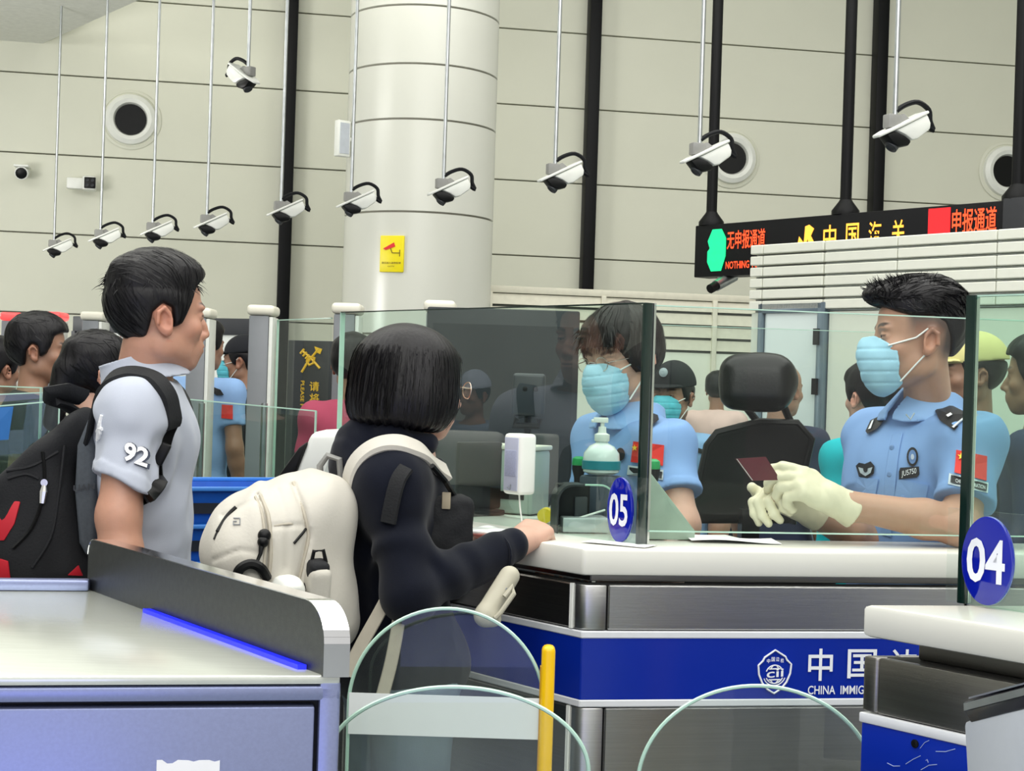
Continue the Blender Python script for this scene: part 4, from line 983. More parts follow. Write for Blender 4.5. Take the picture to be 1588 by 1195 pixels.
# intercom speaker on the glass
ic = PL(806, 719, g0-UAN*.042, UAN); t = wthing('intercom_speaker', 'white intercom speaker box on the glass screen with a lavender front', 'speaker', ic)
R = Matrix(((-UA.x, -UAN.x, 0), (-UA.y, -UAN.y, 0), (0, 0, 1)))          # x along the glass to the near end, y outwards
kz = ic.y/FPX
M_lav = mat('lavender_grille', '#b9bed2', .5, var=.03)
MB().box(ic, (.062, .050, 94*kz), R).build('case', M_white, t, bevel=.009, seg=3)
f = ic+R @ Vector((0, .0255, 0))
MB().box(f, (.048, .003, 82*kz), R).build('front_plate', M_lav, t, bevel=.006)
MB().box(f+R @ Vector((0, .002, .002)), (.038, .002, 40*kz), R).build('grille', mat('lavender_dark', '#a2a8c2', .6, var=.1, vscale=300), t, bevel=.004)
MB().tube([f+R @ Vector((-.008, .003, -.052)), f+R @ Vector((.002, .003, -.058)), f+R @ Vector((.004, .003, -.046))], .0015, 5).build('mark', M_grey, t)
MB().tube([ic-UP*.062, ic-UP*.10+Vector((.004, -.004, 0)), Vector((ic.x+.012, ic.y-.012, ZT+.004)), Vector((ic.x+.05, ic.y-.03, ZT+.004))], .002, 6).build('wire', M_white, t, smooth=True)
# tablet camera on a pole behind the glass
tb = P(820, 612, 4.25); t = wthing('face_camera', 'black tablet shaped face camera on a pole behind the glass screen', 'camera', (tb.x, tb.y, ZT))
R = Matrix.Rotation(radians(-12), 3, 'Z')
MB().box(tb, (.092, .02, .118), R).build('tablet', mat('tablet_black', '#2a2f38', .35), t, bevel=.010, seg=3)
for s_ in (-1, 1): MB().lathe(tb+R @ Vector((s_*.015+.006, -.0102, .016)), [(.007, 0), (.007, .001), (.003, .002)], (0, -1, 0), 14).build('lens', M_bplast, t)
MB().tube([tb+Vector((.0, .014, -.04)), Vector((tb.x, tb.y+.03, ZT+.02))], .010, 8).build('pole', M_bplast, t, smooth=True)
MB().tube([tb+Vector((-.03, .0, -.065)), tb+Vector((-.04, 0, -.085)), tb+Vector((.03, .0, -.085)), tb+Vector((.03, 0, -.065))], .009, 8).build('hinge', M_bplast, t, smooth=True)
MB().lathe((tb.x, tb.y+.03, ZT+.001), [(.07, 0), (.07, .012), (.03, .02)]).build('foot', M_bplast, t)
# counter shelf that carries the staff equipment
eq0 = inset(.02, .345); wsx = wthing('staff_shelf', 'white staff shelf behind the glass screen', 'shelf', (eq0.x, eq0.y, 1.0))
sp_ = [inset(.25, .35), inset(.25, .80), inset(.25, .80)+UA*1.3, inset(.25, .35)+UA*1.5]
sp_ = [inset(.02, .345)+UA*.80, inset(.02, .70)+UA*.80, inset(.02, .70)+UA*1.36, inset(.02, .345)+UA*1.36]
MB().prism([x+UP*(ZT-.03) for x in sp_], UP*.03).build('board', M_wlam, wsx, bevel=.004)
MB().obox(sp_[0]+UA*.04+UAN*.02, UA*.05, UAN*.28, UP*(ZT-.031)).build('leg', M_grey, wsx); MB().obox(sp_[0]+UA*.46+UAN*.02, UA*.05, UAN*.28, UP*(ZT-.031)).build('leg', M_grey, wsx)
pr = P(800, 735, 4.0); t = wthing('document_scanner', 'pale grey document scanner behind the intercom speaker', 'scanner', (pr.x, pr.y, ZT+.001))
R = Matrix.Rotation(radians(-25), 3, 'Z')
MB().box((pr.x, pr.y, ZT+.085), (.15, .11, .165), R).build('body', mat('scanner_pale', '#a9b5ad', .35), t, bevel=.012)
MB().box(Vector((pr.x, pr.y, ZT+.172))+R @ Vector((0, -.0, 0)), (.155, .115, .012), R).build('lid', M_cream, t, bevel=.004)
MB().box(Vector((pr.x, pr.y, ZT+.05))+R @ Vector((0, -.056, 0)), (.10, .004, .02), R).build('slot', M_bplast, t)
mo = P(742, 735, 3.92); t = wthing('small_monitor', 'small black monitor standing behind the glass near the woman', 'monitor', (mo.x, mo.y, ZT+.001))
R = Matrix.Rotation(radians(40), 3, 'Z'); MB().box((mo.x, mo.y, ZT+.10), (.14, .02, .17), R).build('screen', M_bplast, t, bevel=.006); MB().box((mo.x, mo.y, ZT+.008), (.11, .09, .014), R).build('foot', M_bplast, t, bevel=.004)
# fingerprint reader: silver box under a black hood with a clear cover
fpx = zc_at(905, 827); R = Matrix.Rotation(radians(8), 3, 'Z'); t = wthing('fingerprint_reader', 'silver fingerprint reader under a black arched hood beside the 05 disc', 'scanner', fpx)
MB().box(fpx+Vector((0, .05, .018)), (.108, .085, .034), R).build('silver_base', mat('silver_plastic', '#c3c6c9', .3, .3), t, bevel=.004)
hp = [(-.062, 0), (-.062, .075)]+[(-.062+.035*(1-cos(q)), .075+.035*sin(q)) for q in np.linspace(0.3, pi/2, 6)]+[(.0, .11)]
hp2 = [(x+.0035 if i_ < 8 else x, z-.004) for i_, (x, z) in enumerate(hp)]
hb_ = lambda x, z: fpx+R @ Vector((x, .0, 0))+UP*z
MB().prism([hb_(*x) for x in hp]+[hb_(*x) for x in hp2[::-1]], R @ Vector((0, .09, 0))).build('hood', mat('hood_black', '#24272b', .4), t)
MB().box(fpx+R @ Vector((-.015, .075, .058)), (.075, .05, .10), R).build('sensor_block', M_bplast, t, bevel=.005)
MB().box(fpx+R @ Vector((-.0, .046, .055)), (.03, .012, .05), R).build('sensor_screen', M_gdark, t, bevel=.003)
cvp = [(.0, .11), (.035, .11)]+[(.035+.035*sin(q), .075+.035*cos(q)) for q in np.linspace(.2, pi/2, 7)]+[(.07, 0)]
MB().tube([hb_(*x) for x in cvp], .0022, 6).build('cover_edge', M_edge, t, smooth=True)
MB().tube([fpx+Vector((-.07, .05, .004)), fpx+Vector((-.02, .02, .03)), fpx+Vector((.05, .06, .05))], .0025, 6).build('wire', M_white, t, smooth=True)
# yellow tape roll
yt = zc_at(846, 812); t = wthing('tape_roll', 'small yellow tape roll on the counter beside the woman\'s hand', 'tape', yt)
MB().lathe(yt+Vector((0, .02, .019)), [(.010, -.01), (.018, -.01), (.018, .01), (.010, .01), (.010, -.01)], (.3, 1, .1), 24).build('roll', mat('tape_yellow', '#f0d21e', .35), t, smooth=True)
MB().lathe(yt+Vector((.016, .024, .016)), [(.004, -.012), (.008, -.012), (.008, .012), (.004, .012)], (.9, .5, .1), 16).build('holder', mat('tape_yellow', '#f0d21e', .35), t, smooth=True)
# rubber stamps with green tops
for px, py, d, l in ((898, 712, 3.85, 'green topped rubber stamp behind the gel bottle'), (1013, 716, 3.62, 'green topped rubber stamp behind the dark end of the glass screen')):
    top = P(px, py-4, d); t = wthing('rubber_stamp', l, 'stamp', (top.x, top.y, ZT+.001)); h = top.z-ZT
    MB().lathe((top.x, top.y, ZT+.001), [(.03, 0), (.03, h*.35), (.012, h*.45), (.011, h*.66), (.017, h*.8), (.017, h*.86)], n=18).build('body', M_bplast, t, smooth=True)
    MB().lathe((top.x, top.y, ZT+.001), [(.0165, h*.86), (.018, h*.88), (.016, h*.97), (.008, h)], n=18).build('top', mat('stamp_green', '#1f9a55', .35), t, smooth=True)
# pale green wedge screen behind the front glass
wd = g0+UF*.03+UFN*.10; wq = lambda px, py: PL(px, py, wd, UFN)
t = wthing('wedge_screen', 'pale green wedge shaped privacy screen beside the 05 disc', 'screen', Vector((wq(1002, 845).x, wq(1002, 845).y, ZT+.001)))
a, b, c = wq(1004, 731), wq(1078, 836), wq(1004, 836); b.z = ZT+.002; c.z = ZT+.002
MB().prism([a, a+UF*.006, b+UP*.02, b, c], UFN*.012).build('sheet', mat('wedge_green', '#93a596', .4, var=.06, vscale=30), t, bevel=.003)
MB().obox(c+UFN*.012, UF*.05, UFN*.05, UP*.004).build('foot', MATS['wedge_green'], t)
# loose papers on the counter before the officer
def sheet(px, py, w_, l_, yaw, label, z, m=None, curl=.006):
    c = PZ(px, py, z); R = Matrix.Rotation(radians(yaw), 3, 'Z'); vs, fs = [], []; n = 8
    for j in range(2):
        for i in range(n+1):
            for lz in (0, 1): vs.append(c+R @ Vector(((i/n-.5)*w_, (j-.5)*l_, curl*(sin(i/n*5+j)*.5+.5)+lz*.0008)))
    for i in range(n):
        a = i*2; b_ = (n+1)*2+i*2; fs += [(a+1, a+3, b_+3, b_+1), (a, b_, b_+2, a+2), (a, a+2, a+3, a+1), (b_, b_+1, b_+3, b_+2)]
    mb = MB(); mb.add(vs, fs); return tag(mb.build('paper_sheet', m or M_paper, origin=c), label, 'paper')
sheet(1135, 838, .20, .10, 4, 'white form lying on the counter before the officer', ZT+.002)
sheet(1090, 833, .16, .10, 18, 'grey edged form under the white form on the counter', ZT+.0012, mat('grey_paper', '#c9cec9', .6), .001)
sheet(960, 843, .15, .06, -30, 'thin white slip on the counter below the 05 disc', ZT+.002, None, .001)
# ------------------------------------------------------------------ people
M_skin = mat('skin', (.6, .4, .3), .45, var=.03, vscale=60, attr=True, bump=.05, bscale=250, sss=.12)
M_hair = mat('black_hair', (.007, .0065, .008), .42, var=.5, vscale=30, stretch=(1, 1, .25), spec=.28, bump=.25, bscale=160)
M_mask = mat('mask_blue', '#a3d3e8', .75, var=.03, vscale=30)
M_loop = mat('mask_loop', '#eef0ec', .7)
M_eye = mat('eye_white', '#dcd8d2', .2, var=.02); M_iris = mat('iris', '#140d0a', .15)
SKIN = {'man': (.52, .275, .19), 'woman': (.60, .36, .27), 'officer': (.50, .285, .195), 'tan': (.34, .185, .12)}
def head_sdf(ear=1.0, jaw=1.0, nose=1.0, female=False):
    """face towards +y, eyes at z=0, crown .118, chin -.118"""
    h = Sdf(); A = .003
    h.ell((0, -.016, .030), (.077, .093, .088), k=.01)
    h.ell((0, .030, .040), (.064, .058, .062), k=.03)
    h.ell((0, .036, -.028), (.060, .053, .066), k=.03)
    h.ell((0, .036, -.078), (.049*jaw, .048, .036), k=.03)
    h.ell((0, .066, -.101), (.026*jaw, .020, .017), k=.026)
    for s in (-1, 1):
        h.ell((s*.050*jaw, -.002, -.066), (.016, .026, .024), k=.035)
        h.ell((s*.043, .062, -.028), (.021, .020, .017), k=.025)
        h.ell((s*.030, .082, .020), (.024, .011, .008), k=.016)
    h.chain([(0, .086, .012), (0, .098, -.018), (0, .110*nose+.0, -.036)], [.008, .0095, .0115], k=.013)
    for s in (-1, 1):
        h.ell((s*.0125, .097, -.041), (.0085, .011, .0075), k=.008)
        h.ell((s*.033, .103, .000), (.018, .017, .0125), k=.014, mode=1)
        h.ell((s*.0325, .0785, .001), (.0165, .0135, .0115), k=.006)
        h.ell((s*.0335, .0985, -.0005), (.0115, .0105, .0022), k=.002, mode=1)
    h.ell((0, .080, -.068), (.030, .020, .024), k=.018)
    h.ell((0, .0955, -.0635), (.021, .0085, .0052), k=.006)
    h.ell((0, .0935, -.0735), (.0185, .0095, .0058), k=.006)
    h.ell((0, .107, -.0685), (.024, .010, .0016), k=.003, mode=1)
    h.ell((0, .110, -.052), (.004, .012, .006), k=.006, mode=1)
    for s in (-1, 1):                                       # ears: shell, bowl, lobe
        R = np.array(Matrix.Rotation(radians(-s*24), 3, 'Z') @ Matrix.Rotation(radians(14), 3, 'X'), np.float32)
        c = np.array((s*.081, -.012, -.012))
        h.ell(c, (.0075, .0195, .032), R, k=.008)
        h.ell(c+(s*.0065, .003, .000), (.0065, .0115, .0195), R, k=.004, mode=1)
        h.chain([c+(s*.003, .012, .012), c+(s*.006, -.001, .026), c+(s*.0075, -.014, .016), c+(s*.006, -.014, -.008)], [.0042]*4, k=.004)
        h.ell(c+(-s*.001, .010, -.024), (.006, .009, .010), R, k=.008)
        h.ell(c+(s*.002, .013, -.003), (.004, .004, .007), R, k=.004)
    return h
def smooth_head(inf=0.0):
    h = Sdf(); h.ell((0, -.016, .030), (.077+inf, .093+inf, .088+inf), k=.01); h.ell((0, .030, .040), (.064+inf, .058+inf, .062+inf), k=.04)
    h.ell((0, .036, -.028), (.060+inf, .053+inf, .066+inf), k=.04); h.ell((0, .036, -.078), (.049+inf, .048+inf, .036+inf), k=.04); h.ell((0, .066, -.101), (.026+inf, .020+inf, .017+inf), k=.03)
    return h
def place(sd, loc_sdf, c, R, s, rad, k=.012, mode=0):
    c = A32(c); R = A32(R)
    return sd.add(lambda p: loc_sdf((p-c) @ R/s)*s, c, rad*s, k, mode)
def skin_color(base, c, R, s, fade=None, female=False, blush=1.0):
    base = np.array(base)
    def f(vs):
        q = (A32(vs)-A32(c)) @ A32(R)/s; x, y, z = np.abs(q[:, 0]), q[:, 1], q[:, 2]
        col = np.tile(base, (len(vs), 1)); head = (np.abs(q).max(1) < .14)
        def mixc(m, cc):
            m = np.clip(m, 0, 1)[:, None]; return col*(1-m)+np.array(cc)*m
        g = lambda dx, dy, dz: np.exp(-(dx*dx+dy*dy+dz*dz))
        red = np.clip(base*np.array((1.02, .78, .74)), 0, 1)
        m = head*(g((x-.045)/.022, (y-.07)/.03, (z+.03)/.02)*.6+g((x-.0)/.014, (y-.105)/.02, (z+.036)/.016)*.5+((x > .072)*(np.abs(z+.012) < .045)*(y < .02))*.6)*blush
        col = mixc(m, red)
        lip = head*(y > .075)*np.clip(1.4-np.sqrt((x/.022)**2+((z+.0685)/.0105)**2)*1.1, 0, 1)
        col = mixc(lip*.8, (.42, .16, .14) if not female else (.5, .17, .16))
        br = head*(y > .05)*np.clip((1-np.abs(z-.0215-.006*np.sin((x-.012)*60))/.0058)*2, 0, 1)*np.clip((x-.012)/.004, 0, 1)*np.clip((.054-x)/.006, 0, 1)
        col = mixc(br*.92, (.018, .014, .014))
        ls = head*(y > .07)*np.clip((1-np.abs(z-.0022)/.0028)*2, 0, 1)*(x > .019)*(x < .048); col = mixc(ls*.8, (.03, .02, .02))
        if fade is not None: col = mixc(head*fade(q), (.03, .026, .028))
        return np.clip(col, 0, 1)
    return f
def eyes(parent, c, R, s):
    Rm = Matrix([[float(v) for v in r] for r in R])
    for k in (-1, 1):
        o = Vector(c)+Rm @ Vector((k*.0325, .0785, .0005))*s
        e = MB().sphere(o, .0118*s).build('eye', M_eye, parent, smooth=True)
        MB().sphere(o+Rm @ Vector((k*-.0005, .0075, 0))*s, .0055*s).build('iris', M_iris, e, smooth=True)
def hair_sdf(poly, inf=.013, top=.010, nz=.003, seed=0, zc=.06, extra=None, halfw=None, fscale=90, stretch=(1, .35, .35)):
    """hair shell kept to a side-view outline (y, z)"""
    base = smooth_head(inf); pf = f_poly(poly)
    def f(p):
        d = base(p)-top*np.clip((p[:, 2]-zc)/.05, 0, 1)
        d = d-nz*waves(p, fscale, seed, 5, stretch)
        d2 = pf(p[:, 1], p[:, 2]); k = .012; h = np.clip(.5-.5*(d-d2)/k, 0, 1); r = d2*h+d*(1-h)+k*h*(1-h)
        if extra is not None: r = extra(p, r)
        return r
    return f
def unused_(): pass
def strands(mb, sdw, roots, dirs, length, n=4, w=.002, lift=.4, droop=.3, seed=0, jit=.3):
    """tapered tufts: roots (world), flow directions"""
    rs = np.random.RandomState(seed)
    for r, d in zip(roots, dirs):
        d = np.array(d)+rs.normal(size=3)*jit; d /= np.linalg.norm(d); p = np.array(r, float); L = length*rs.uniform(.6, 1.25)/n
        side = np.cross(d, rs.normal(size=3)); side /= np.linalg.norm(side)+1e-9; vs, k = [], len(mb.v)
        for i in range(n+1):
            ww = w*(1-i/n)+.0002; vs += [tuple(p-side*ww), tuple(p+side*ww)]; p = p+d*L; d = d+np.array((0, 0, -droop/n)); d /= np.linalg.norm(d)
        mb.add(vs, [(2*i, 2*i+1, 2*i+3, 2*i+2) for i in range(n)])
def surface_strands(root, hsd, c, R, s, flow, n=600, steps=6, step=.010, w=.0013, mat_=None, seed=0, zmin=-.07, lift=.0022, spread=.12):
    """fine strips lying along the hair's surface"""
    rs = np.random.RandomState(seed); u = rs.normal(size=(n*2, 3)); u /= np.linalg.norm(u, axis=1, keepdims=True)
    q = u*.11+np.array((0, -.012, .03)); q = q[(q[:, 2] > zmin)][:n]; hp_ = head_points(c, R, s); cc_ = hp_(np.array([(0, -.012, .02)]))
    p = hp_(q); path = []; lf = rs.uniform(.0002, lift, len(p))[:, None]; jit = rs.normal(size=(len(p), 3))*spread
    for k in range(steps):
        nv = p-cc_; nv /= np.linalg.norm(nv, axis=1, keepdims=True); p = march(hsd, p, nv, 0.0, .03); path.append(p+nv*lf*(.3+k/steps))
        ql = (p-A32(c)) @ A32(R)/s; d = np.array([flow(*x) for x in ql])+jit; d = d @ A32(R).T; d -= nv*(d*nv).sum(1, keepdims=True); d /= np.linalg.norm(d, axis=1, keepdims=True)+1e-9
        p = (p+d*step*s).astype(np.float32)
    path = np.stack(path, 1); mb = MB()
    for q in path:
        if np.linalg.norm(np.diff(q, axis=0), axis=1).max() > .022 or np.abs(hsd(q.astype(np.float32))).max() > .006: continue
        nv = q-cc_; nv /= np.linalg.norm(nv, axis=1, keepdims=True); sd_ = np.cross(nv, np.gradient(q, axis=0)); sd_ /= np.linalg.norm(sd_, axis=1, keepdims=True)+1e-9; vs = []
        for k in range(steps): ww = w*(1-abs(k/(steps-1)-.4)*1.4)+.0002; vs += [tuple(q[k]-sd_[k]*ww), tuple(q[k]+sd_[k]*ww+nv[k]*.0005)]
        mb.add(vs, [(2*k, 2*k+1, 2*k+3, 2*k+2) for k in range(steps-1)])
    o = mb.build('hair_strands', mat_ or M_hair, root, smooth=True); o['kind'] = 'stuff'; return o
def head_points(c, R, s):
    c, R = A32(c), A32(R)
    return lambda q: np.array(q, np.float32)*s @ R.T+c
class Fig:
    """a clothed figure: joints in world space, body frame B (right, forward, up)"""
    def __init__(f, root, J, B, hc, HR, hs, skin='man', sc=1.0, girth=1.0):
        f.root, f.J, f.B, f.hc, f.HR, f.hs, f.skin, f.sc, f.g = root, {k: A32(v) for k, v in J.items()}, B, A32(hc), HR, hs, SKIN[skin], sc, girth
    def torso(f, sd, off=0.0, k=.05):
        J, s, g = f.J, f.sc, f.g
        sd.ell(J['chest'], (.150*s+off, .106*s*g+off, .175*s+off), f.B, k=k)
        sd.ell(J['waist'], (.140*s*g+off, .104*s*g+off, .17*s+off), f.B, k=k)
        sd.ell(J['pelvis'], (.158*s*g+off, .113*s*g+off, .13*s+off), f.B, k=k)
        for a in ('shL', 'shR'):
            sd.rc(J['nb']-f.B[:, 2]*.035, J[a], .048*s+off, .050*s+off, k=k)
            sd.rc(J['chest']+f.B[:, 2]*.03, J[a], .09*s+off, .045*s+off, k=k)
        return sd
    def arm(f, sd, side, off=0.0, r=(.050, .040, .029), k=.03):
        J, s = f.J, f.sc
        sd.rc(J['sh'+side], J['el'+side], r[0]*s+off, r[1]*s+off, k=k)
        e = J['el'+side]; w = J['wr'+side]; m = e+(w-e)*.3
        sd.rc(e, m, r[1]*s*1.0+off, r[1]*s*1.03+off, k=k); sd.rc(m, w, r[1]*s*1.03+off, r[2]*s+off, k=.02); return sd
    def legs(f, sd, off=0.0, k=.04, feet=True, cut=1.0):
        J, s = f.J, f.sc
        for a in ('L', 'R'):
            sd.rc(J['hip'+a], J['kn'+a], .086*s+off, .055*s+off, k=k); sd.rc(J['kn'+a], J['an'+a], .055*s+off, .038*s+off, k=.03)
            if feet: sd.chain([J['an'+a], J['an'+a]+f.B[:, 1]*.10-np.array((0, 0, J['an'+a][2]-.04)), J['an'+a]+f.B[:, 1]*.17-np.array((0, 0, J['an'+a][2]-.035))], [.038, .038, .03], k=.02)
        return sd
    def neck(f, sd, r0=.050, r1=.056, off=0.0):
        Up = f.HR[:, 2]; Fw = f.HR[:, 1]; top = f.hc+(-Up*.062-Fw*.016)*f.hs
        sd.rc(top, f.J['nb'], r0*f.hs+off, r1*f.sc+off, k=.025); return sd
    def body(f, head, res=.0048, zones=(), fade=None, female=False, hands=(), lo=None, hi=None, zfine=.0026, blush=1.0, hand_res=.0026):
        sd = Sdf(); f.torso(sd, -.004); f.neck(sd); f.arm(sd, 'L'); f.arm(sd, 'R'); f.legs(sd)
        place(sd, head, f.hc, f.HR, f.hs, .15, k=.012)
        zs = list(zones)+[(f.hc-.14*f.hs, f.hc+.14*f.hs, zfine)]
        for h in hands:
            h(sd); zs.append((f.J['wr'+h.side]+h.d-.11, f.J['wr'+h.side]+h.d+.11, hand_res))
        P_ = np.stack(list(f.J.values())+[f.hc]); lo = P_.min(0)-.2 if lo is None else lo; hi = P_.max(0)+.2 if hi is None else hi
        lo[2] = max(lo[2], -.01); f.sd = sd
        return sdf_obj('body', sd, lo, hi, res, M_skin, f.root, zs, skin_color(f.skin, f.hc, f.HR, f.hs, fade, female, blush))
    def bounds(f, keys, pad):
        P_ = np.stack([f.J[k] for k in keys]); return P_.min(0)-pad, P_.max(0)+pad
def hand(wrist, R, s=1.0, curls=((50, 60, 40),)*4, thumb=((.6, .75, -.25), (.25, .9, -.35)), side='R', off=0.0, spread=.06, mir=1):
    """R columns: thumb side, fingers, back of the hand"""
    wrist, R = A32(wrist), A32(R)
    W = lambda q: wrist+R @ (A32(q)*s*A32((mir, 1, 1)))
    def add(sd):
        xs = (.030, .010, -.010, -.028); Ls = ((.046, .027, .021), (.050, .031, .022), (.046, .029, .021), (.036, .022, .018)); ks = (.088, .092, .087, .079)
        for x, L, kn, cu in zip(xs, Ls, ks, curls):
            sd.rc(W((x*.55, .008, 0)), W((x, kn, .002)), (.0135+off), (.0112+off), k=.016)
            p = np.array((x, kn, .002)); a = 0; pts = [p]; rr = [.0100+off]
            for l, c, r in zip(L, cu, (.0088, .0080, .0070)):
                a += radians(c); p = p+np.array((x*spread*(1-a/3), cos(a), -sin(a)))*l; pts.append(p); rr.append(r+off)
            sd.chain([W(q) for q in pts], [r*s for r in rr], k=.0045)
        sd.ell(W((0, .05, -.004)), np.array((.036, .044, .015))*s+off, R, k=.02)
        b = np.array((.022, .022, -.006)); m = b+np.array(thumb[0])/np.linalg.norm(thumb[0])*.048; t = m+np.array(thumb[1])/np.linalg.norm(thumb[1])*.034; t2 = t+(np.array(thumb[1])/np.linalg.norm(thumb[1])+np.array((-.2, .1, 0)))*.020
        sd.chain([W(b), W(m), W(t), W(t2)], [(.0155+off)*s, (.0125+off)*s, (.0105+off)*s, (.0085+off)*s], k=.007)
        sd.rc(W((0, -.03, 0)), W((0, .02, -.001)), .027*s+off, .024*s+off, k=.02)
    add.side = side; add.d = R[:, 1]*.08*s; return add
def mask_sdf(zt=.004, loose=.006):
    base = smooth_head(0); poly = f_poly([(.136, -.002), (.104, .002), (.080, -.014), (.060, -.030), (.055, -.060), (.056, -.085), (.043, -.106), (.060, -.126), (.085, -.145), (.13, -.136), (.17, -.06)])
    def f(p):
        b = Sdf()
        d = base(p)
        n1 = f_ell(A32((0, .092, -.032)), A32((.024, .040, .034)))(p); n2 = f_ell(A32((0, .082, -.092)), A32((.038, .036, .036)))(p); n3 = f_ell(A32((0, .082, -.050)), A32((.050, .046, .048)))(p)
        for v, k in ((n1, .022), (n2, .03), (n3, .03)):
            h = np.clip(.5+.5*(d-v)/k, 0, 1); d = v*h+d*(1-h)-k*h*(1-h)
        z = p[:, 2]; pl = .0022*np.clip(np.abs(((z+.106)/.026) % 1-.5)*2-.72, 0, 1)/.28*(z > -.112)*(z < -.02)*np.clip((p[:, 1]-.04)/.03, 0, 1)
        d = d-loose+pl+.0016*waves(p, 75, 44, 4)
        d2 = pf(p); return np.maximum(d, d2)
    def pf(p): return poly(p[:, 1], p[:, 2])
    return f
def add_mask(root, c, R, s, m=None, label=None):
    sd = Sdf(); f = mask_sdf(); sd.add(lambda p: f((p-A32(c)) @ A32(R)/s)*s, c, .17*s)
    # outer skin only: keep it in front of the face by adding a border roll
    o = sdf_obj('face_mask', sd, A32(c)-.17*s, A32(c)+.17*s, .0030, m or M_mask, root, label=label)
    hp = head_points(c, R, s)
    for k in (-1, 1):
        lp = MB()
        a = [hp((k*x, y, z)) for x, y, z in ((.063, .080, -.021), (.074, .020, -.004), (.079, -.006, .016))]; b = [hp((k*x, y, z)) for x, y, z in ((.056, .052, -.102), (.071, .016, -.060), (.078, -.004, -.038))]
        lp.tube(a, .0022, 6); lp.tube(b, .0022, 6); lp.build('ear_loop', M_loop, o)
    e = MB(); e.tube([hp((x, .112-1.6*abs(x)**1.15, .0005-.22*abs(x))) for x in np.linspace(-.045, .045, 9)], .0016, 5); e.build('nose_strip', M_loop, o)
    return o
def spectacles(root, c, R, s, m, y=.116, z=-.004, r=.021):
    hp = head_points(c, R, s); t = MB()
    for k in (-1, 1):
        t.tube([hp((k*.033+r*cos(q), y-abs(cos(q)*r+.0)*.12-.004, z+r*.86*sin(q))) for q in np.linspace(0, 2*pi, 22, endpoint=False)], .0011, 6, closed=True)
        t.tube([hp((k*.055, y-.008, z+.004)), hp((k*.076, .06, z+.006)), hp((k*.083, -.005, z+.010)), hp((k*.083, -.02, z-.005))], .0012, 6)
    t.tube([hp((-.012, y-.003, z+.005)), hp((0, y+.001, z+.008)), hp((.012, y-.003, z+.005))], .0011, 6)
    o = t.build('spectacles', m, root, smooth=True); g = MB()
    for k in (-1, 1): g.prism([hp((k*.033+r*.95*cos(q), y-.006, z+r*.82*sin(q))) for q in np.linspace(0, 2*pi, 18, endpoint=False)], Vector([float(v) for v in R[:, 1]])*.001)
    g.build('lens', M_acr, o); return o
def V(v): return Vector([float(x) for x in v])
def stand_joints(hipc, B, s=1.0, w=.085, toe=0):
    J = {}; r = B[:, 0]; hipc = A32(hipc)
    for a, k in (('L', -1), ('R', 1)):
        h = hipc+r*k*w; J['hip'+a] = h; J['kn'+a] = A32((h[0], h[1], .48*s))+B[:, 1]*.01; J['an'+a] = A32((h[0], h[1], .075))
    return J
P_near = P
def P(px, py, d): return P_near(px, py, d*1.063)                # the man stands a little further back
# ------------------------------------------------------------------ the man in the grey polo shirt
hc = P(245, 489, 3.34); HS = 1.055
root = wthing('person', 'man in a pale grey polo shirt with a black backpack standing behind the steel desk', 'person', (hc.x-.05, hc.y, 0))
HR = frame(60, 0, 0); B = frame(82, -3)
nb = P(222, 578, 3.36); J = dict(nb=nb+Vector((0, 0, -.01)), chest=P(218, 705, 3.36), waist=P(220, 830, 3.36), pelvis=P(216, 950, 3.37),
     shR=P(206, 638, 3.17), shL=P(236, 636, 3.54), elR=P(184, 800, 3.12), wrR=P(196, 985, 3.09), elL=P(225, 800, 3.62), wrL=P(262, 900, 3.5))
J.update(stand_joints(P(206, 985, 3.37), B)); J = {k: A32(v) for k, v in J.items()}
man = Fig(root, J, B, hc, HR, HS, 'man', 1.09, .87)
hR = hand(J['wrR'], np.stack([B[:, 1], -B[:, 2], B[:, 0]], 1), .98, ((25, 30, 20),)*4, side='R')
hL = hand(J['wrL'], np.stack([B[:, 0], B[:, 1]*.5-B[:, 2]*.86, B[:, 2]*.5+B[:, 1]*.86], 1), .98, ((25, 30, 20),)*4, side='L')
man.neck = lambda sd, f=man: Fig.neck(f, sd, .058, .057)
man.body(head_sdf(nose=.96, jaw=1.10), hands=(hR, hL), res=.0095, hand_res=.009, zfine=.0029)
eyes(root, hc, HR, HS)
hpoly = [(.088, .082), (.062, .066), (.052, .035), (.040, .008), (.028, -.018), (.012, -.026), (.006, .016), (-.014, .024), (-.034, .004), (-.038, -.046), (-.052, -.078), (-.13, -.09), (-.16, 0), (-.12, .17), (.12, .17), (.13, .10)]
hf = hair_sdf(hpoly, .011, .016, .0035, 3, .055, fscale=70, stretch=(1.2, .35, .6))
hs_ = Sdf(); place(hs_, hf, hc, HR, HS, .17); hs_.ops[-1] = (*hs_.ops[-1][:3], .001, 0)
sdf_obj('hair', hs_, A32(hc)-.16, A32(hc)+.16, .0028, M_hair, root)
hp = head_points(hc, HR, HS); tf = MB(); rs = np.random.RandomState(5); rts, drs = [], []
for i in range(170):
    th, ph = rs.uniform(-1.35, 1.35), rs.uniform(-1.2, .95); q = np.array((sin(th)*.084*cos(ph), -.012+.108*sin(ph), .036+.098*cos(th)*cos(ph)*.98)); rts.append(hp(q)); drs.append(HR @ np.array((.35*np.sign(q[0])+.3, .8 if q[1] > .0 else -.6, .25*(q[2] > .09)-.3)))
strands(tf, None, rts, drs, .030, 3, .0016, seed=3, droop=.8, jit=.22)
hb_o = tf.build('hair_tufts', M_hair, root); hb_o['kind'] = 'stuff'
surface_strands(root, hs_, hc, HR, HS, lambda x, y, z: (.9*np.sign(x+.01)*(.3+abs(x)*6), .55 if z > .06 else .25, -.15-.8*(z < .06)), 900, 6, .010, .0013, seed=21)
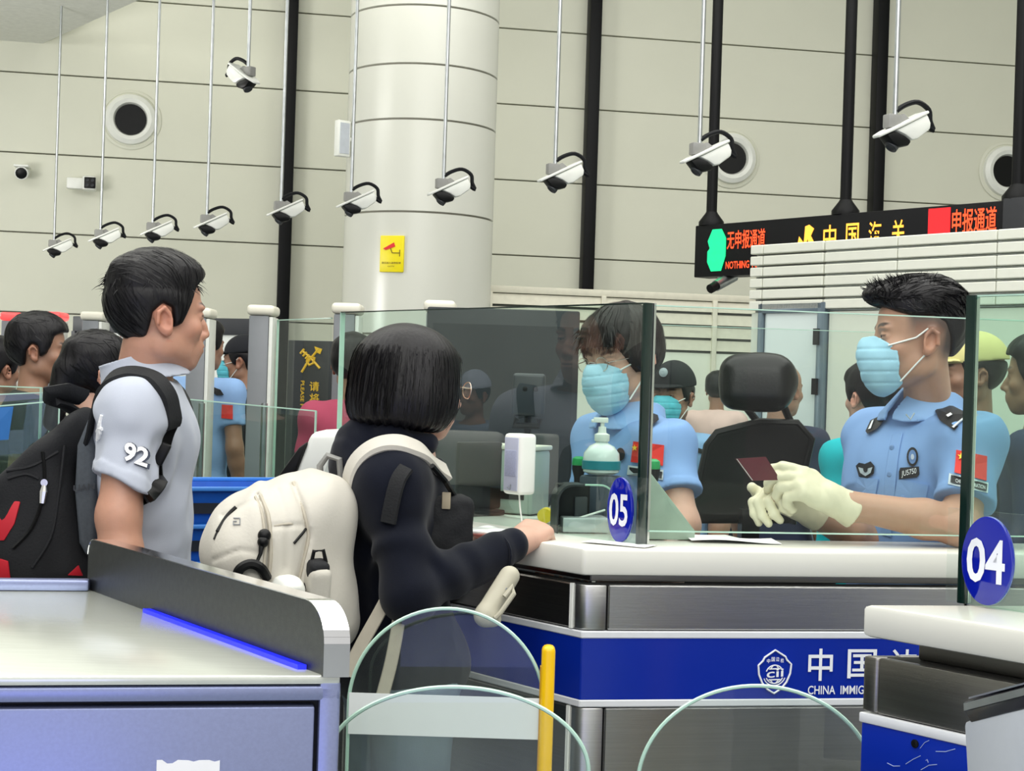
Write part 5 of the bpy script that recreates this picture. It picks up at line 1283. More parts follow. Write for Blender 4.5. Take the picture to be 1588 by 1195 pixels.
# polo shirt
M_polo = mat('polo_grey', '#b4bac8', .85, var=.03, vscale=8, bump=.12, bscale=700, sheen=.2)
sd = Sdf(); man.torso(sd, .014)
hemR = lerp(Vector(J['shR']), Vector(J['elR']), .70)
for s_, t_ in (('R', .70), ('L', .66)):
    a, e = J['sh'+s_], J['el'+s_]; hem = a+(e-a)*t_; dv_ = (e-a)/np.linalg.norm(e-a); dv_ = dv_+(B[:, 1]*-.35); dv_ /= np.linalg.norm(dv_)
    fr_ = f_rc(a, e, .068, .066)
    sd.add(lambda p, fr_=fr_, hem=hem, dv_=dv_: np.maximum(fr_(p), (p-hem) @ A32(dv_)), (a+e)/2, .3, .03)
    fr2 = f_rc(a, e, .072, .0685)
    sd.add(lambda p, fr2=fr2, hem=hem, dv_=dv_: np.maximum(np.maximum(fr2(p), (p-hem) @ A32(dv_)), -((p-hem) @ A32(dv_)+.022)), (a+e)/2, .3, .004)
zh = P(206, 985, 3.37).z
sd.every(lambda p: zh-p[:, 2]); sd.every(lambda p: p[:, 2]-(J['nb'][2]+.012)-.25*((p-J['nb']) @ -B[:, 1]), .01)
def m_fold(p):
    v = 0
    for c_, a_, f_ in ((J['shR']-A32((0, 0, .10)), .0035, 95), (A32(P(262, 730, 3.2)), .006, 80), (A32(P(150, 720, 3.2)), .005, 85)):
        q = p-c_; r = np.sqrt((q*q).sum(1)); v = v+a_*np.sin(r*f_+3.2*waves(p, 11, int(f_), 3))*np.exp(-(r/.12)**2)
    return v
sd.every(m_fold, mode=3)
sd.every(lambda p: .0035*waves(p, 26, 1, 4, (1, 1, .45))+.0045*waves(p+0, 46, 2, 3, (1, 1, .35))*np.clip((1.36-p[:, 2])*4, 0, 1), mode=3)
man_shirt = sd; lo, hi = man.bounds(('shR', 'shL', 'chest', 'pelvis'), .26); hi[2] = nb.z+.05
polo = sdf_obj('polo_shirt', sd, lo, hi, .0048, M_polo, root)
# collar
cl = Sdf(); n_ = J['nb']; ax_ = HR[:, 2]*.5+B[:, 2]*.5
cR = frame(80, 24)
def collar_f(p):
    q = (p-n_) @ cR; r = np.sqrt((q[:, 0]/1.0)**2+((q[:, 1])/1.12)**2); zt = .058-.10*np.clip(q[:, 1]+.03, 0, .1)
    shell = np.abs(r-(.071+.30*np.clip(.05-q[:, 2], 0, .08)))-.0035
    d = np.maximum(shell, np.maximum(q[:, 2]-.052-.10*np.clip(-q[:, 1], 0, 1), -.008-q[:, 2]-.25*np.clip(q[:, 1], 0, .1)))
    return np.maximum(d, -(np.abs(q[:, 0])*1.0+.012-np.clip(q[:, 1]-.045, -1, .05)*.8+0))
cl.add(collar_f, n_, .16); sdf_obj('collar', cl, n_-.15, n_+.17, .0035, M_polo, root)
# number on the sleeve and crest on the back
r_ = B[:, 0]; ar = J['shR']+(J['elR']-J['shR'])*.50; M_emb = mat('white_embroidery', '#f2f3f6', .6); M_embd = mat('navy_embroidery', '#3b4256', .6)
a, b = P(187, 703, 3.05), P(224, 712, 3.05); cen = (a+b)/2
uu = (P(224, 709, 3.08)-P(188, 697, 3.08))*1.0; vv = (P(202, 685, 3.08)-P(198, 715, 3.08))
vs2, fs2 = text2d('92', 0, .03); vs3, fs3 = text2d('92', 0, .065); cN = (0.05, -1, .15)
o = drape2d(sd, [(x*1.10-.05, y*1.10-.05) for x, y in vs3], fs3, P(206, 702, 3.05), uu, vv, cN, .0052).build('number_outline', M_embd, polo)
o = drape2d(sd, vs2, fs2, P(205, 701, 3.05), uu, vv, cN, .0068).build('number', M_emb, polo)
em = MB(); 
for pts in (((133, 678), (141, 655), (146, 640)), ((132, 664), (140, 660), (147, 662)), ((137, 676), (142, 668), (143, 650))):
    tp_ = march(sd, [tuple(P(x, y, 3.05)) for x, y in pts], np.tile((0, -1, .1), (3, 1)), .002); em.tube([tuple(x) for x in tp_], .004, 6)
em.build('crest', M_emb, polo)
# trousers and shoes
M_trs = mat('dark_trousers', '#20242c', .85, bump=.1, bscale=300)
sd = Sdf(); sd.ell(J['pelvis'], (.185, .14, .15), B, k=.05); man.legs(sd, .016, feet=False); sd.every(lambda p: p[:, 2]-(zh+.05)); sd.every(lambda p: .07-p[:, 2])
lo, hi = man.bounds(('hipL', 'hipR', 'anL', 'anR'), .22); sdf_obj('trousers', sd, lo, hi, .010, M_trs, root)
for a_ in ('L', 'R'):
    sd = Sdf(); q = J['an'+a_]; sd.chain([q*A32((1, 1, 0))+A32((0, 0, .05)), q*A32((1, 1, 0))+B[:, 1]*.10+A32((0, 0, .042)), q*A32((1, 1, 0))+B[:, 1]*.19+A32((0, 0, .036))], [.045, .046, .036], k=.02); sd.every(lambda p: .002-p[:, 2])
    sdf_obj('shoe', sd, q-.14, q+.30, .009, M_bplast, root)
# ------------------------------------------------------------------ his black backpack
bk0 = P(48, 775, 3.34); PB = frame(82, 14)                  # columns: right, forward, up of the wearer, leaning
pack = wthing('black_backpack', 'large black backpack with red side panels on the grey shirted man', 'backpack', bk0)
M_pk = mat('pack_black', '#0d0f14', .8, var=.15, vscale=14, bump=.25, bscale=220); M_pkr = mat('pack_red', '#c01529', .6, var=.08, vscale=10)
M_pkg = mat('pack_grey_mesh', '#4c5259', .8, var=.1, vscale=120, bump=.2, bscale=400)
zd_ = lambda x, y, d=3.34: A32(P(x, y, d))
sd = Sdf()
sd.rbox(zd_(62, 790), (.150, .105, .20), .07, PB, k=.03); sd.ell(zd_(110, 655), (.115, .06, .10), frame(82, 34), k=.06); sd.ell(zd_(20, 850), (.145, .12, .13), PB, k=.06)
_pa, _pb = A32(P(0, 752, 3.3)), A32(P(102, 648, 3.3)); _pd = (_pb-_pa)/np.linalg.norm(_pb-_pa); _pn = A32((-_pd[2], 0, _pd[0]))
sd.every(lambda p: (p-_pa) @ _pn, .03)
sd.every(lambda p: .006*waves(p, 22, 4, 4, (1, 1, .4))-.003*np.sin(p[:, 2]*70)*np.clip(waves(p, 9, 5), 0, 1), mode=3)
sdf_obj('main_bag', sd, zd_(60, 770)-.40, zd_(60, 770)+.36, .006, M_pk, pack); pk_main = sd
fp_ = Sdf(); fp_.rbox(zd_(0, 852), (.135, .07, .115), .05, PB, k=.02); fp_.every(lambda p: .004*waves(p, 25, 7), mode=3)
sdf_obj('front_pocket', fp_, zd_(0, 850)-.25, zd_(0, 850)+.25, .007, M_pk, pack)
pk_both = Sdf(); pk_both.add(lambda p: np.minimum(pk_main(p), fp_(p)), (0, 0, 0), 100)
for pts in ([(-25, 765), (31, 778), (22, 812), (6, 838), (-25, 838)], [(-25, 858), (12, 870), (16, 900), (-25, 900)], [(104, 892), (121, 876), (128, 893)]):
    tp_ = raymarch(pk_both, pts, .004)
    MB().prism([tuple(x) for x in tp_], (0, .012, 0)).build('side_panel', M_pkr, pack, bevel=.002)
bp_ = MB(); bpo = [(139, 640), (147, 690), (148, 800), (146, 850), (134, 866), (121, 842), (114, 760), (118, 690)]
bp_.prism([P(x, y, 3.22) for x, y in bpo], (0, .2, 0)); bpn = bp_.build('back_panel', M_pkg, pack, bevel=.012, seg=3)
mb = MB(); text_on(mb, 'UAN', P(114, 762, 3.217), P(147, 758, 3.217)-P(114, 762, 3.217), UP*.014, (0, -1, 0), .002); mb.build('lettering', M_gdark, bpn)
# zip with a metal puller, seams
z_ = raymarch(pk_both, ((66, 700), (69, 735), (64, 780), (48, 820), (20, 850)))
MB().tube([tuple(catmull(z_, x)) for x in np.linspace(0, 4, 20)], .004, 6).build('zip', M_bplast, pack)
pz_ = raymarch(pk_both, ((69, 748), (67, 762), (65, 780)), .008)
MB().tube([tuple(x) for x in pz_], [.004, .009, .006], 8, flat=.5).lathe(tuple(pz_[0]), [(.003, -.003), (.008, -.003), (.008, .003), (.003, .003)], (0, 1, 0), 12).build('zip_puller', mat('nickel', (.8, .8, .78), .2, 1), pack)
for pts in (((20, 690), (60, 670), (96, 640)), ((10, 730), (50, 722), (90, 700)), ((12, 742), (40, 735), (60, 742)), ((100, 690), (92, 760), (80, 830), (50, 880))):
    s2 = raymarch(pk_both, pts, .001); MB().tube([tuple(catmull(s2, x)) for x in np.linspace(0, len(pts)-1, 14)], .0035, 6).build('seam', M_pk, pack)
# strap over the near shoulder and under the arm, other strap, haul loop
def dpath(pts, d0=3.0): return [A32(P(x, y, d)) for x, y, d in pts]
sp1 = dpath([(100, 640, 3.20), (128, 606, 3.18), (166, 578, 3.16), (200, 566, 3.16), (232, 572, 3.16), (256, 592, 3.15), (272, 625, 3.16), (279, 665, 3.17)])
sn1 = [(-.5, -.5, .7), (-.3, -.4, .85), (-.1, -.4, .9), (0, -.4, .9), (.3, -.4, .85), (.6, -.4, .6), (.85, -.45, .25), (.9, -.45, 0)]
strap(man_shirt, sp1, sn1, .050, .003, .010, 36).build('shoulder_strap', M_pk, pack, smooth=True)
sp2 = dpath([(279, 660, 3.17), (274, 700, 3.15), (258, 738, 3.12), (238, 762, 3.12), (212, 776, 3.18)])
strap(man_shirt, sp2, [(.8, -.6, 0), (.7, -.7, 0), (.4, -.9, 0), (.2, -1, -.1), (-.2, -1, -.1)], .030, .004, .004, 24).build('webbing_strap', M_bplast, pack, smooth=True)
bq = march(man_shirt, [tuple(P(270, 706, 3.1))], np.array([(.6, -.8, 0)]), .008)[0]; MB().box(tuple(bq), (.022, .014, .05), Matrix.Rotation(radians(25), 3, 'Y')).build('buckle', M_bplast, pack, bevel=.004)
sp3 = dpath([(128, 616, 3.5), (160, 590, 3.5), (200, 575, 3.5), (240, 590, 3.52), (270, 640, 3.5)])
strap(man_shirt, sp3, [(-.3, 0, .9), (0, 0, 1), (0, 0, 1), (.5, 0, .8), (1, 0, .1)], .05, .003, .010, 24).build('shoulder_strap', M_pk, pack, smooth=True)
MB().tube([P(120, 640, 3.36), P(100, 628, 3.34), P(80, 622, 3.3), P(77, 608, 3.28), P(100, 606, 3.3), P(128, 616, 3.36)], .011, 8, flat=2.2).build('haul_loop', M_pk, pack, smooth=True)
P = P_near
# ------------------------------------------------------------------ the woman with the bob
hc = P(641, 594, 3.30); HS = .98; az = 62
root = wthing('person', 'woman with a black bob and navy hoodie leaning on the inspection counter', 'person', (P(620, 700, 3.3).x, 3.3, 0))
HR = frame(az, -4); B = frame(66, -4)
nb = P(634, 702, 3.31)
J = dict(nb=nb, chest=P(606, 805, 3.32), waist=P(604, 905, 3.32), pelvis=P(618, 1010, 3.30), shR=P(607, 754, 3.17), shL=P(586, 726, 3.46),
     elR=P(634, 922, 3.08), wrR=P(797, 845, 3.27), elL=P(690, 900, 3.56), wrL=P(722, 838, 3.5))
J.update(stand_joints(P(618, 1045, 3.30), B, .93, .08)); J = {k: A32(v) for k, v in J.items()}
wom = Fig(root, J, B, hc, HR, HS, 'woman', .94, 1.02)
fw = A32(P(852, 808, 3.39))-J['wrR']; fw /= np.linalg.norm(fw); up_ = np.array((-.1, -.45, .9)); rt = np.cross(fw, up_); rt /= np.linalg.norm(rt); up_ = np.cross(rt, fw)
hR = hand(J['wrR']+fw*.012, np.stack([-rt, fw, up_], 1), 1.04, ((55, 70, 40), (58, 74, 40), (60, 76, 40), (60, 74, 40)), ((.35, .8, -.5), (-.2, .9, -.35)), side='R')
fl = np.array((.55, .75, -.05)); fl /= np.linalg.norm(fl); u2 = np.array((0, -.2, 1.)); r2 = np.cross(fl, u2); r2 /= np.linalg.norm(r2); u2 = np.cross(r2, fl)
hL = hand(J['wrL'], np.stack([r2, fl, u2], 1), .95, ((30, 40, 25),)*4, side='L')
wom.body(head_sdf(nose=.98, jaw=.93), hands=(hR, hL), res=.0085, female=True, hand_res=.0042, zfine=.0031)
eyes(root, hc, HR, HS)
spectacles(root, hc, HR, HS, mat('gold_wire', (.75, .6, .5), .25, 1), y=.121, z=-.004)
# bob: one smooth cap of hair with strand grooves
hl = Sdf(); hl.ell((0, -.016, .026), (.106, .124, .103), k=.02); hl.ell((0, -.018, -.042), (.112, .118, .070), k=.05); hl.ell((0, -.03, -.075), (.098, .100, .045), k=.04)
def bob(p):
    d = hl(p); x, y, z = p[:, 0], p[:, 1], p[:, 2]
    an = np.arctan2(x, y+.016); gr = np.sin(an*46+2*waves(p, 20, 3, 3))*.5+np.sin(an*83+3*waves(p, 14, 8, 3))*.5
    d = d+.0013*gr*np.clip(.12-z, 0, .06)/.06+.002*waves(p, 30, 9, 4, (1, 1, .3))
    face = f_box(A32((0, .135, -.045)), A32((.062, .085, .095)), .03)(p); face = np.minimum(face, f_ell(A32((0, .12, -.05)), A32((.068, .08, .09)))(p))
    zc_ = -.100-.035*np.clip(y+.02, -.1, .1)-.004*np.sin(an*30)
    def sm(a, b, k): h = np.clip(.5-.5*(a-b)/k, 0, 1); return b*h+a*(1-h)+k*h*(1-h)
    d = sm(d, -face, .01); return sm(d, zc_-z, .012)
bb = Sdf(); place(bb, bob, hc, HR, HS, .18); bb.ops[-1] = (*bb.ops[-1][:3], .001, 0)
sdf_obj('hair', bb, A32(hc)-.165, A32(hc)+.165, .0026, M_hair, root)
# loose strands lying over the bob
hp = head_points(hc, HR, HS); st = MB(); rs = np.random.RandomState(11)
PTS, CT, W_ = [], [], []
for i in range(820):
    an = rs.uniform(-pi, pi); z0 = rs.uniform(.02, .125)
    if abs(an) < .62 and rs.rand() < .75: continue
    L = rs.uniform(.05, .17); zz_ = np.linspace(z0, max(z0-L, -.108-.02*cos(an)), 7)
    for z in zz_:
        a_ = an+rs.normal()*.01; PTS.append((sin(a_)*.2, -.016+cos(a_)*.2, z-.02)); CT.append((0, -.016, min(z-.02, .05)))
    W_.append(rs.uniform(.0007, .0017))
tgt, ctr = hp(np.array(PTS)), hp(np.array(CT)); NV = tgt-ctr; NV /= np.linalg.norm(NV, axis=1, keepdims=True)
Q = march(bb, ctr+NV*.10, NV, .0013, .06)
for i, w_ in enumerate(W_):
    q, nv_ = Q[i*7:i*7+7]+NV[i*7:i*7+7]*rs.rand()*.0012, NV[i*7:i*7+7]
    if np.linalg.norm(np.diff(q, axis=0), axis=1).max() > .05: continue
    side = np.cross(nv_, np.gradient(q, axis=0)); side /= np.linalg.norm(side, axis=1, keepdims=True)+1e-9; vs = []
    for k_ in range(7):
        ww = w_*(1-abs(k_/6-.45)*1.3)+.0002; vs += [tuple(q[k_]-side[k_]*ww), tuple(q[k_]+side[k_]*ww+nv_[k_]*.0006)]
    st.add(vs, [(2*k_, 2*k_+1, 2*k_+3, 2*k_+2) for k_ in range(6)])
o = st.build('hair_strands', M_hair, root, smooth=True); o['kind'] = 'stuff'
# hoodie
M_hood = mat('hoodie_navy', '#0b0f1c', .9, var=.12, vscale=12, bump=.12, bscale=500, spec=.15, sheen=.12)
sd = Sdf(); wom.torso(sd, .022)
for a_ in ('shR', 'shL'): sd.rc(J['nb']-B[:, 2]*.040, J[a_]+B[:, 2]*.012, .056, .056, k=.05); None
for s_ in ('R', 'L'):
    a, e, w_ = J['sh'+s_], J['el'+s_], J['wr'+s_]; sd.rc(a, e, .060, .055, k=.045); m_ = e+(w_-e)*.82
    sd.rc(e, m_, .054, .042, k=.03); sd.rc(m_, e+(w_-e)*.97, .0385, .037, k=.006)
zh = P(618, 1085, 3.3).z
sd.ell(J['pelvis']-A32((0, 0, .02)), (.178, .15, .10), B, k=.04)
sd.every(lambda p: zh-p[:, 2]); sd.every(lambda p: p[:, 2]-(J['nb'][2]+.01)-.3*((p-J['nb']) @ -B[:, 1]), .01)
em_ = J['elR']
def folds(p):
    q = p-em_; r = np.sqrt((q*q).sum(1)); v = .006*waves(p, 22, 21, 4)
    v += .009*np.sin(r*95+2.5*waves(p, 12, 22, 3))*np.exp(-(r/.12)**2)
    q2 = p-J['shR']; r2_ = np.sqrt((q2*q2).sum(1)); v += .0065*np.sin(r2_*70+3*waves(p, 10, 23, 3))*np.exp(-(r2_/.16)**2)
    return v
sd.every(folds, mode=3); hood_sd = sd
lo, hi = wom.bounds(('shR', 'shL', 'elR', 'elL', 'wrR', 'wrL', 'pelvis', 'chest'), .2); lo[2] = zh-.02; hi[2] = nb.z+.06
hood = sdf_obj('hoodie', sd, lo, hi, .0048, M_hood, root)
# hood bunched behind the neck, cuff seams
sd = Sdf(); n_ = J['nb']; bk_ = -B[:, 1]; rt_ = B[:, 0]
pts = [n_+rt_*.075+bk_*-.01+A32((0, 0, .022)), n_+rt_*.055+bk_*.065+A32((0, 0, .028)), n_+bk_*.105+A32((0, 0, .020)), n_-rt_*.06+bk_*.075+A32((0, 0, .03)), n_-rt_*.08+A32((0, 0, .02))]
sd.chain(pts, [.026, .034, .040, .034, .026], k=.03); sd.ell(n_+bk_*.125-A32((0, 0, .03)), (.085, .045, .06), B, k=.04); sd.every(lambda p: .005*waves(p, 45, 31, 4), mode=3)
sdf_obj('hood', sd, n_-.24, n_+.2, .0045, M_hood, root)
cf = J['elR']+(J['wrR']-J['elR'])*.82; MB().tube([tuple(cf+A32(x)) for x in [(np.cross((J['wrR']-J['elR'])/.24, (0, 0, 1))*cos(q)*.040+A32((0, 0, 1))*sin(q)*.040) for q in np.linspace(0, 2*pi, 20, endpoint=False)]], .003, 6, closed=True).build('cuff_seam', M_hood, hood)
# jeans and shoes
M_jean = mat('grey_jeans', '#6d7c86', .85, var=.12, vscale=18, bump=.15, bscale=300)
sd = Sdf(); sd.ell(J['pelvis'], (.172, .135, .14), B, k=.05); wom.legs(sd, .016, feet=False); sd.every(lambda p: p[:, 2]-(zh+.06)); sd.every(lambda p: .07-p[:, 2]); sd.every(lambda p: .005*waves(p, 24, 41, 4, (1, 1, .5)), mode=3)
lo, hi = wom.bounds(('hipL', 'hipR', 'anL', 'anR'), .2); sdf_obj('jeans', sd, lo, hi, .008, M_jean, root)
for a_ in ('L', 'R'):
    sd = Sdf(); q = J['an'+a_]; sd.chain([q*A32((1, 1, 0))+A32((0, 0, .05)), q*A32((1, 1, 0))+B[:, 1]*.10+A32((0, 0, .042)), q*A32((1, 1, 0))+B[:, 1]*.17+A32((0, 0, .036))], [.042, .042, .034], k=.02); sd.every(lambda p: .002-p[:, 2])
    sdf_obj('shoe', sd, q-.13, q+.27, .009, M_white, root)
# ------------------------------------------------------------------ her pale backpack
pc = A32(P(438, 868, 3.12)); PB = frame(66, 8); bkd = -PB[:, 1]
M_pw = mat('pack_ivory', '#c6c2b8', .7, var=.03, vscale=10, bump=.14, bscale=180, sheen=.1); M_pw2 = mat('pack_ivory_web', '#b4ad9e', .75, var=.05, vscale=40)
pack = wthing('ivory_backpack', 'plump ivory backpack with black zip pulls on the woman in the navy hoodie', 'backpack', pc)
d_ = lambda x, y, d=3.12: A32(P(x, y, d))
sd = Sdf(); sd.rbox(d_(470, 872, 3.18), (.135, .075, .170), .06, PB, k=.03); sd.rbox(d_(425, 880, 3.10), (.125, .085, .150), .075, frame(66, 16), k=.05)
sd.ell(d_(480, 798, 3.17), (.12, .08, .07), PB, k=.06); sd.rbox(d_(385, 900, 3.06), (.110, .060, .110), .055, frame(66, 20), k=.05)
cv = [(f_rc(A32(P(a, b, 2.98)), A32(P(c, e, 2.98)), .0, .0)) for a, b, c, e in ((398, 770, 410, 830), (410, 830, 408, 930), (336, 812, 398, 770), (408, 875, 330, 890))]
def seg_d(x, y, pl):
    d = np.full(len(x), 1e3, np.float32)
    for (a, b), (c, e) in zip(pl, pl[1:]):
        t = np.clip(((x-a)*(c-a)+(y-b)*(e-b))/((c-a)**2+(e-b)**2), 0, 1); d = np.minimum(d, np.hypot(x-a-(c-a)*t, y-b-(e-b)*t))
    return d
def pk_f(p):
    v = .006*waves(p, 27, 51, 4, (1, 1, .7))
    k_ = FPX/p[:, 1]; xw, zw = p[:, 0]*k_, (p[:, 2]-HC)*k_; cr, sr = cos(ROLL), sin(ROLL); x = 794+xw*cr+zw*sr; y = 597.5+xw*sr-zw*cr
    for pl, a_, w_ in (([(400, 766), (412, 800), (416, 850), (410, 930)], .009, 4.0), ([(455, 750), (470, 790), (478, 830), (468, 880), (455, 930)], .008, 4.0), ([(345, 800), (398, 772)], .004, 3.5), ([(418, 816), (474, 814)], .004, 3.0), ([(332, 868), (372, 852), (404, 858)], .004, 3.5), ([(430, 760), (447, 812), (444, 880)], .004, 5)):
        v = v+a_*np.exp(-(seg_d(x, y, pl)/w_)**2)
    v = v-.010/(1+np.exp(np.clip((x-408)/3.0, -30, 30)))-.008/(1+np.exp(np.clip(-(x-476)/4.0, -30, 30)))
    for f_ in (): dd = f_(p*A32((1, .0, 1))+A32((0, 2.98, 0))); v = v+.006*np.exp(-(dd/.010)**2)
    return v
sd.every(pk_f, mode=3); pkw = sd
sdf_obj('main_bag', sd, pc-.32, pc+.32, .0048, M_pw, pack)
fk = pkw
both = Sdf(); both.add(lambda p: pkw(p), pc, 100)
def seam(pts, r, m, nm, lab=None):
    q = onp(pts, r*.4); return MB().tube([tuple(catmull(q, x)) for x in np.linspace(0, len(pts)-1, 6*len(pts))], r, 6).build(nm, m, pack, smooth=True)
onp = lambda pts, off=.002: raymarch(both, pts, off)
seam([(404, 768), (416, 800), (420, 850), (416, 900), (408, 925)], .0042, M_pw2, 'seam'); seam([(396, 770), (407, 800), (411, 850), (406, 900)], .003, M_pw2, 'seam')
seam([(455, 748), (470, 790), (478, 830), (470, 870), (458, 920)], .004, M_pw2, 'seam'); seam([(425, 815), (450, 812), (474, 815)], .002, M_pw2, 'seam')
seam([(337, 824), (352, 800), (366, 786)], .004, M_bplast, 'zip'); seam([(332, 836), (337, 824), (343, 812)], .0025, M_bplast, 'zip_puller')
seam([(456, 842), (468, 828), (474, 820)], .003, M_bplast, 'zip')
lg = onp([(362, 803), (372, 803), (372, 813), (362, 813), (362, 808), (367, 808)], .002); MB().tube([tuple(x) for x in lg], .0013, 5).build('logo_mark', M_grey, pack)
q = onp([(412, 828), (406, 842), (404, 858), (398, 872)], .008); MB().tube([tuple(x) for x in q], [.008, .006, .004, .003], 8).build('toggle', M_bplast, pack, smooth=True)
for c_, r_ in (((410, 830), .013), ((408, 840), .011)): MB().sphere(tuple(onp([c_], .008)[0]), r_).build('cord_stop', M_bplast, pack, smooth=True)
q = onp([(x, y) for x, y in ((366, 898), (372, 882), (388, 874), (404, 880), (414, 896))], .012); MB().tube([tuple(catmull(q, x)) for x in np.linspace(0, 4, 20)], .010, 8).build('carry_loop', M_bplast, pack, smooth=True)
# side pocket with a black pouch and a white bundle
ps = onp([(492, 912)], .016)[0]; 
sd = Sdf(); sd.rbox(ps, (.030, .022, .045), .015, frame(66, 0, 8)); sdf_obj('side_pocket', sd, ps-.08, ps+.08, .005, M_pw, pack)
pq = onp([(492, 896)], .020)[0]; t2 = wthing('folded_umbrella', 'black folded umbrella pouch in the side pocket of the ivory backpack', 'umbrella', pq)
sd = Sdf(); sd.rbox(pq, (.024, .020, .036), .012, frame(66, 0, 10)); sd.every(lambda p: .003*waves(p, 60, 61), mode=3); sdf_obj('pouch', sd, pq-.07, pq+.07, .004, M_pk, t2)
MB().tube([pq+A32((-.012, 0, .03)), pq+A32((-.008, 0, .052)), pq+A32((.010, 0, .054)), pq+A32((.016, 0, .03))], .004, 6).build('wrist_loop', M_bplast, t2, smooth=True)
wq_ = onp([(446, 912)], .012)[0]; sd = Sdf(); sd.ell(wq_, (.034, .026, .026)); sd.every(lambda p: .003*waves(p, 70, 62), mode=3); o = sdf_obj('white_bundle', sd, wq_-.06, wq_+.06, .004, M_white, pack)
# shoulder strap, haul loop, tails
sp1 = [A32(P(x, y, d)) for x, y, d in ((520, 745, 3.14), (552, 712, 3.14), (590, 692, 3.14), (630, 695, 3.15), (652, 714, 3.18), (660, 745, 3.24))]
strap(hood_sd, sp1, [(-.4, -.5, .8), (-.2, -.5, .9), (0, -.5, .9), (.3, -.5, .8), (.6, -.3, .7), (.9, .1, .4)], .048, .004, .010, 34).build('shoulder_strap', M_pw, pack, smooth=True)
strap(hood_sd, [A32(P(x, y, d)) for x, y, d in ((626, 708, 3.06), (610, 732, 3.04), (600, 770, 3.04), (594, 812, 3.05))], [(-.1, -.8, .6), (-.2, -.9, .3), (-.3, -1, 0), (-.3, -1, 0)], .034, .004, .006, 16).build('strap_pad', M_pk, pack, smooth=True)
MB().tube([P(498, 760, 3.2), P(496, 722, 3.2), P(508, 706, 3.2), P(526, 712, 3.2), P(530, 750, 3.2)], .007, 8, flat=2).build('haul_loop', M_gbrk, pack, smooth=True)
tl1 = [P(612, 905, 3.08), P(588, 950, 3.07), P(560, 1000, 3.06), P(537, 1046, 3.05)]; tl2 = [P(612, 908, 3.08), P(619, 950, 3.07), P(608, 1020, 3.06), P(592, 1082, 3.05)]
for tl in (tl1, tl2): strap(None, [A32(x) for x in tl], [(0, -1, 0)]*4, .026, 0, .003, 20).build('strap_tail', M_pw2, pack, smooth=True)
# ------------------------------------------------------------------ small things she carries
q = P(690, 822, 3.24); t = wthing('black_pouch', 'small black cross body pouch hanging at the woman\'s chest', 'bag', q)
sd = Sdf(); sd.rbox(A32(q), (.035, .055, .075), .018, frame(66)); sd.every(lambda p: .003*waves(p, 50, 71), mode=3); sdf_obj('bag', sd, A32(q)-.12, A32(q)+.12, .005, M_pk, t)
MB().box(P(692, 776, 3.2), (.018, .006, .035)).build('tag', mat('tag_beige', '#a89c84', .6), t, bevel=.002)
MB().tube([P(705, 770, 3.25), P(690, 745, 3.16), P(670, 722, 3.12)], .006, 6).build('strap', M_bplast, t)
q = P(735, 866, 3.38); t = wthing('orange_bag', 'crumpled orange plastic bag held in front of the counter edge', 'bag', q)
M_or = mat('orange_plastic', '#e8431c', .3, var=.12, vscale=30)
sd = Sdf(); sd.ell(A32(q), (.045, .03, .025)); sd.ell(A32(P(752, 860, 3.36)), (.03, .02, .018), k=.02); sd.every(lambda p: .006*waves(p, 60, 81, 4), mode=3); sdf_obj('body', sd, A32(q)-.09, A32(q)+.09, .004, M_or, t)
MB().box(P(748, 858, 3.33), (.022, .004, .010), Matrix.Rotation(.3, 3, 'Y')).build('blue_print', M_blue, t)
q = P(758, 825, 3.44); t = wthing('clear_wrapper', 'crumpled clear plastic wrapper at the woman\'s far hand', 'wrapper', q)
sd = Sdf(); sd.ell(A32(q), (.06, .035, .012)); sd.every(lambda p: .008*waves(p, 55, 82, 5), mode=3); sdf_obj('film', sd, A32(q)-.1, A32(q)+.1, .005, mat('wrapper_film', '#e6ebe8', .12, var=.1, vscale=60, spec=.9), t)
a, b = P(790, 893, 3.12), P(752, 955, 3.08); t = wthing('beige_case', 'beige slim case with a curled wrist strap below the woman\'s sleeve', 'case', (a+b)/2)
M_bg = mat('case_beige', '#b9b5a3', .6, var=.04)
sd = Sdf(); sd.rc(A32(a), A32(b), .021, .022); sd.rc(A32(P(752, 952, 3.08)), A32(P(766, 960, 3.08)), .018, .015, k=.01); sdf_obj('case', sd, np.minimum(A32(a), A32(b))-.05, np.maximum(A32(a), A32(b))+.05, .004, M_bg, t)
MB().tube([P(782, 925, 3.07), P(796, 908, 3.08), P(797, 920, 3.07), P(776, 950, 3.06), P(768, 958, 3.06)], .005, 8).build('wrist_strap', M_bg, t, smooth=True)
MB().tube([P(775, 905, 3.105), P(785, 912, 3.09), P(770, 930, 3.08)], .0025, 6).build('seam', M_grey, t)
# ------------------------------------------------------------------ the two officers at the counter
M_sh = mat('uniform_blue', '#7fa3d6', .8, var=.03, vscale=10, bump=.08, bscale=600)
M_shc = mat('uniform_blue_collar', '#8cb0e0', .8, var=.02); M_uni = mat('uniform_trousers', '#151a28', .8)
M_ep = mat('epaulette_black', '#0b0d13', .55, bump=.1, bscale=500); M_flag = mat('flag_red', '#e0281c', .6, var=.03); M_star = mat('star_yellow', '#ffd83a', .5); M_pw_ = mat('print_white', '#eef1f4', .5)
M_btn = mat('button_blue', '#6f8fbd', .3); M_glove = mat('latex_glove', '#ded7ba', .55, var=.03, vscale=30, bump=.08, bscale=200)
def star_pts(r=1.0, n=5, a0=pi/2): return [((r if i % 2 == 0 else r*.4)*cos(a0+i*pi/n), (r if i % 2 == 0 else r*.4)*sin(a0+i*pi/n)) for i in range(2*n)]
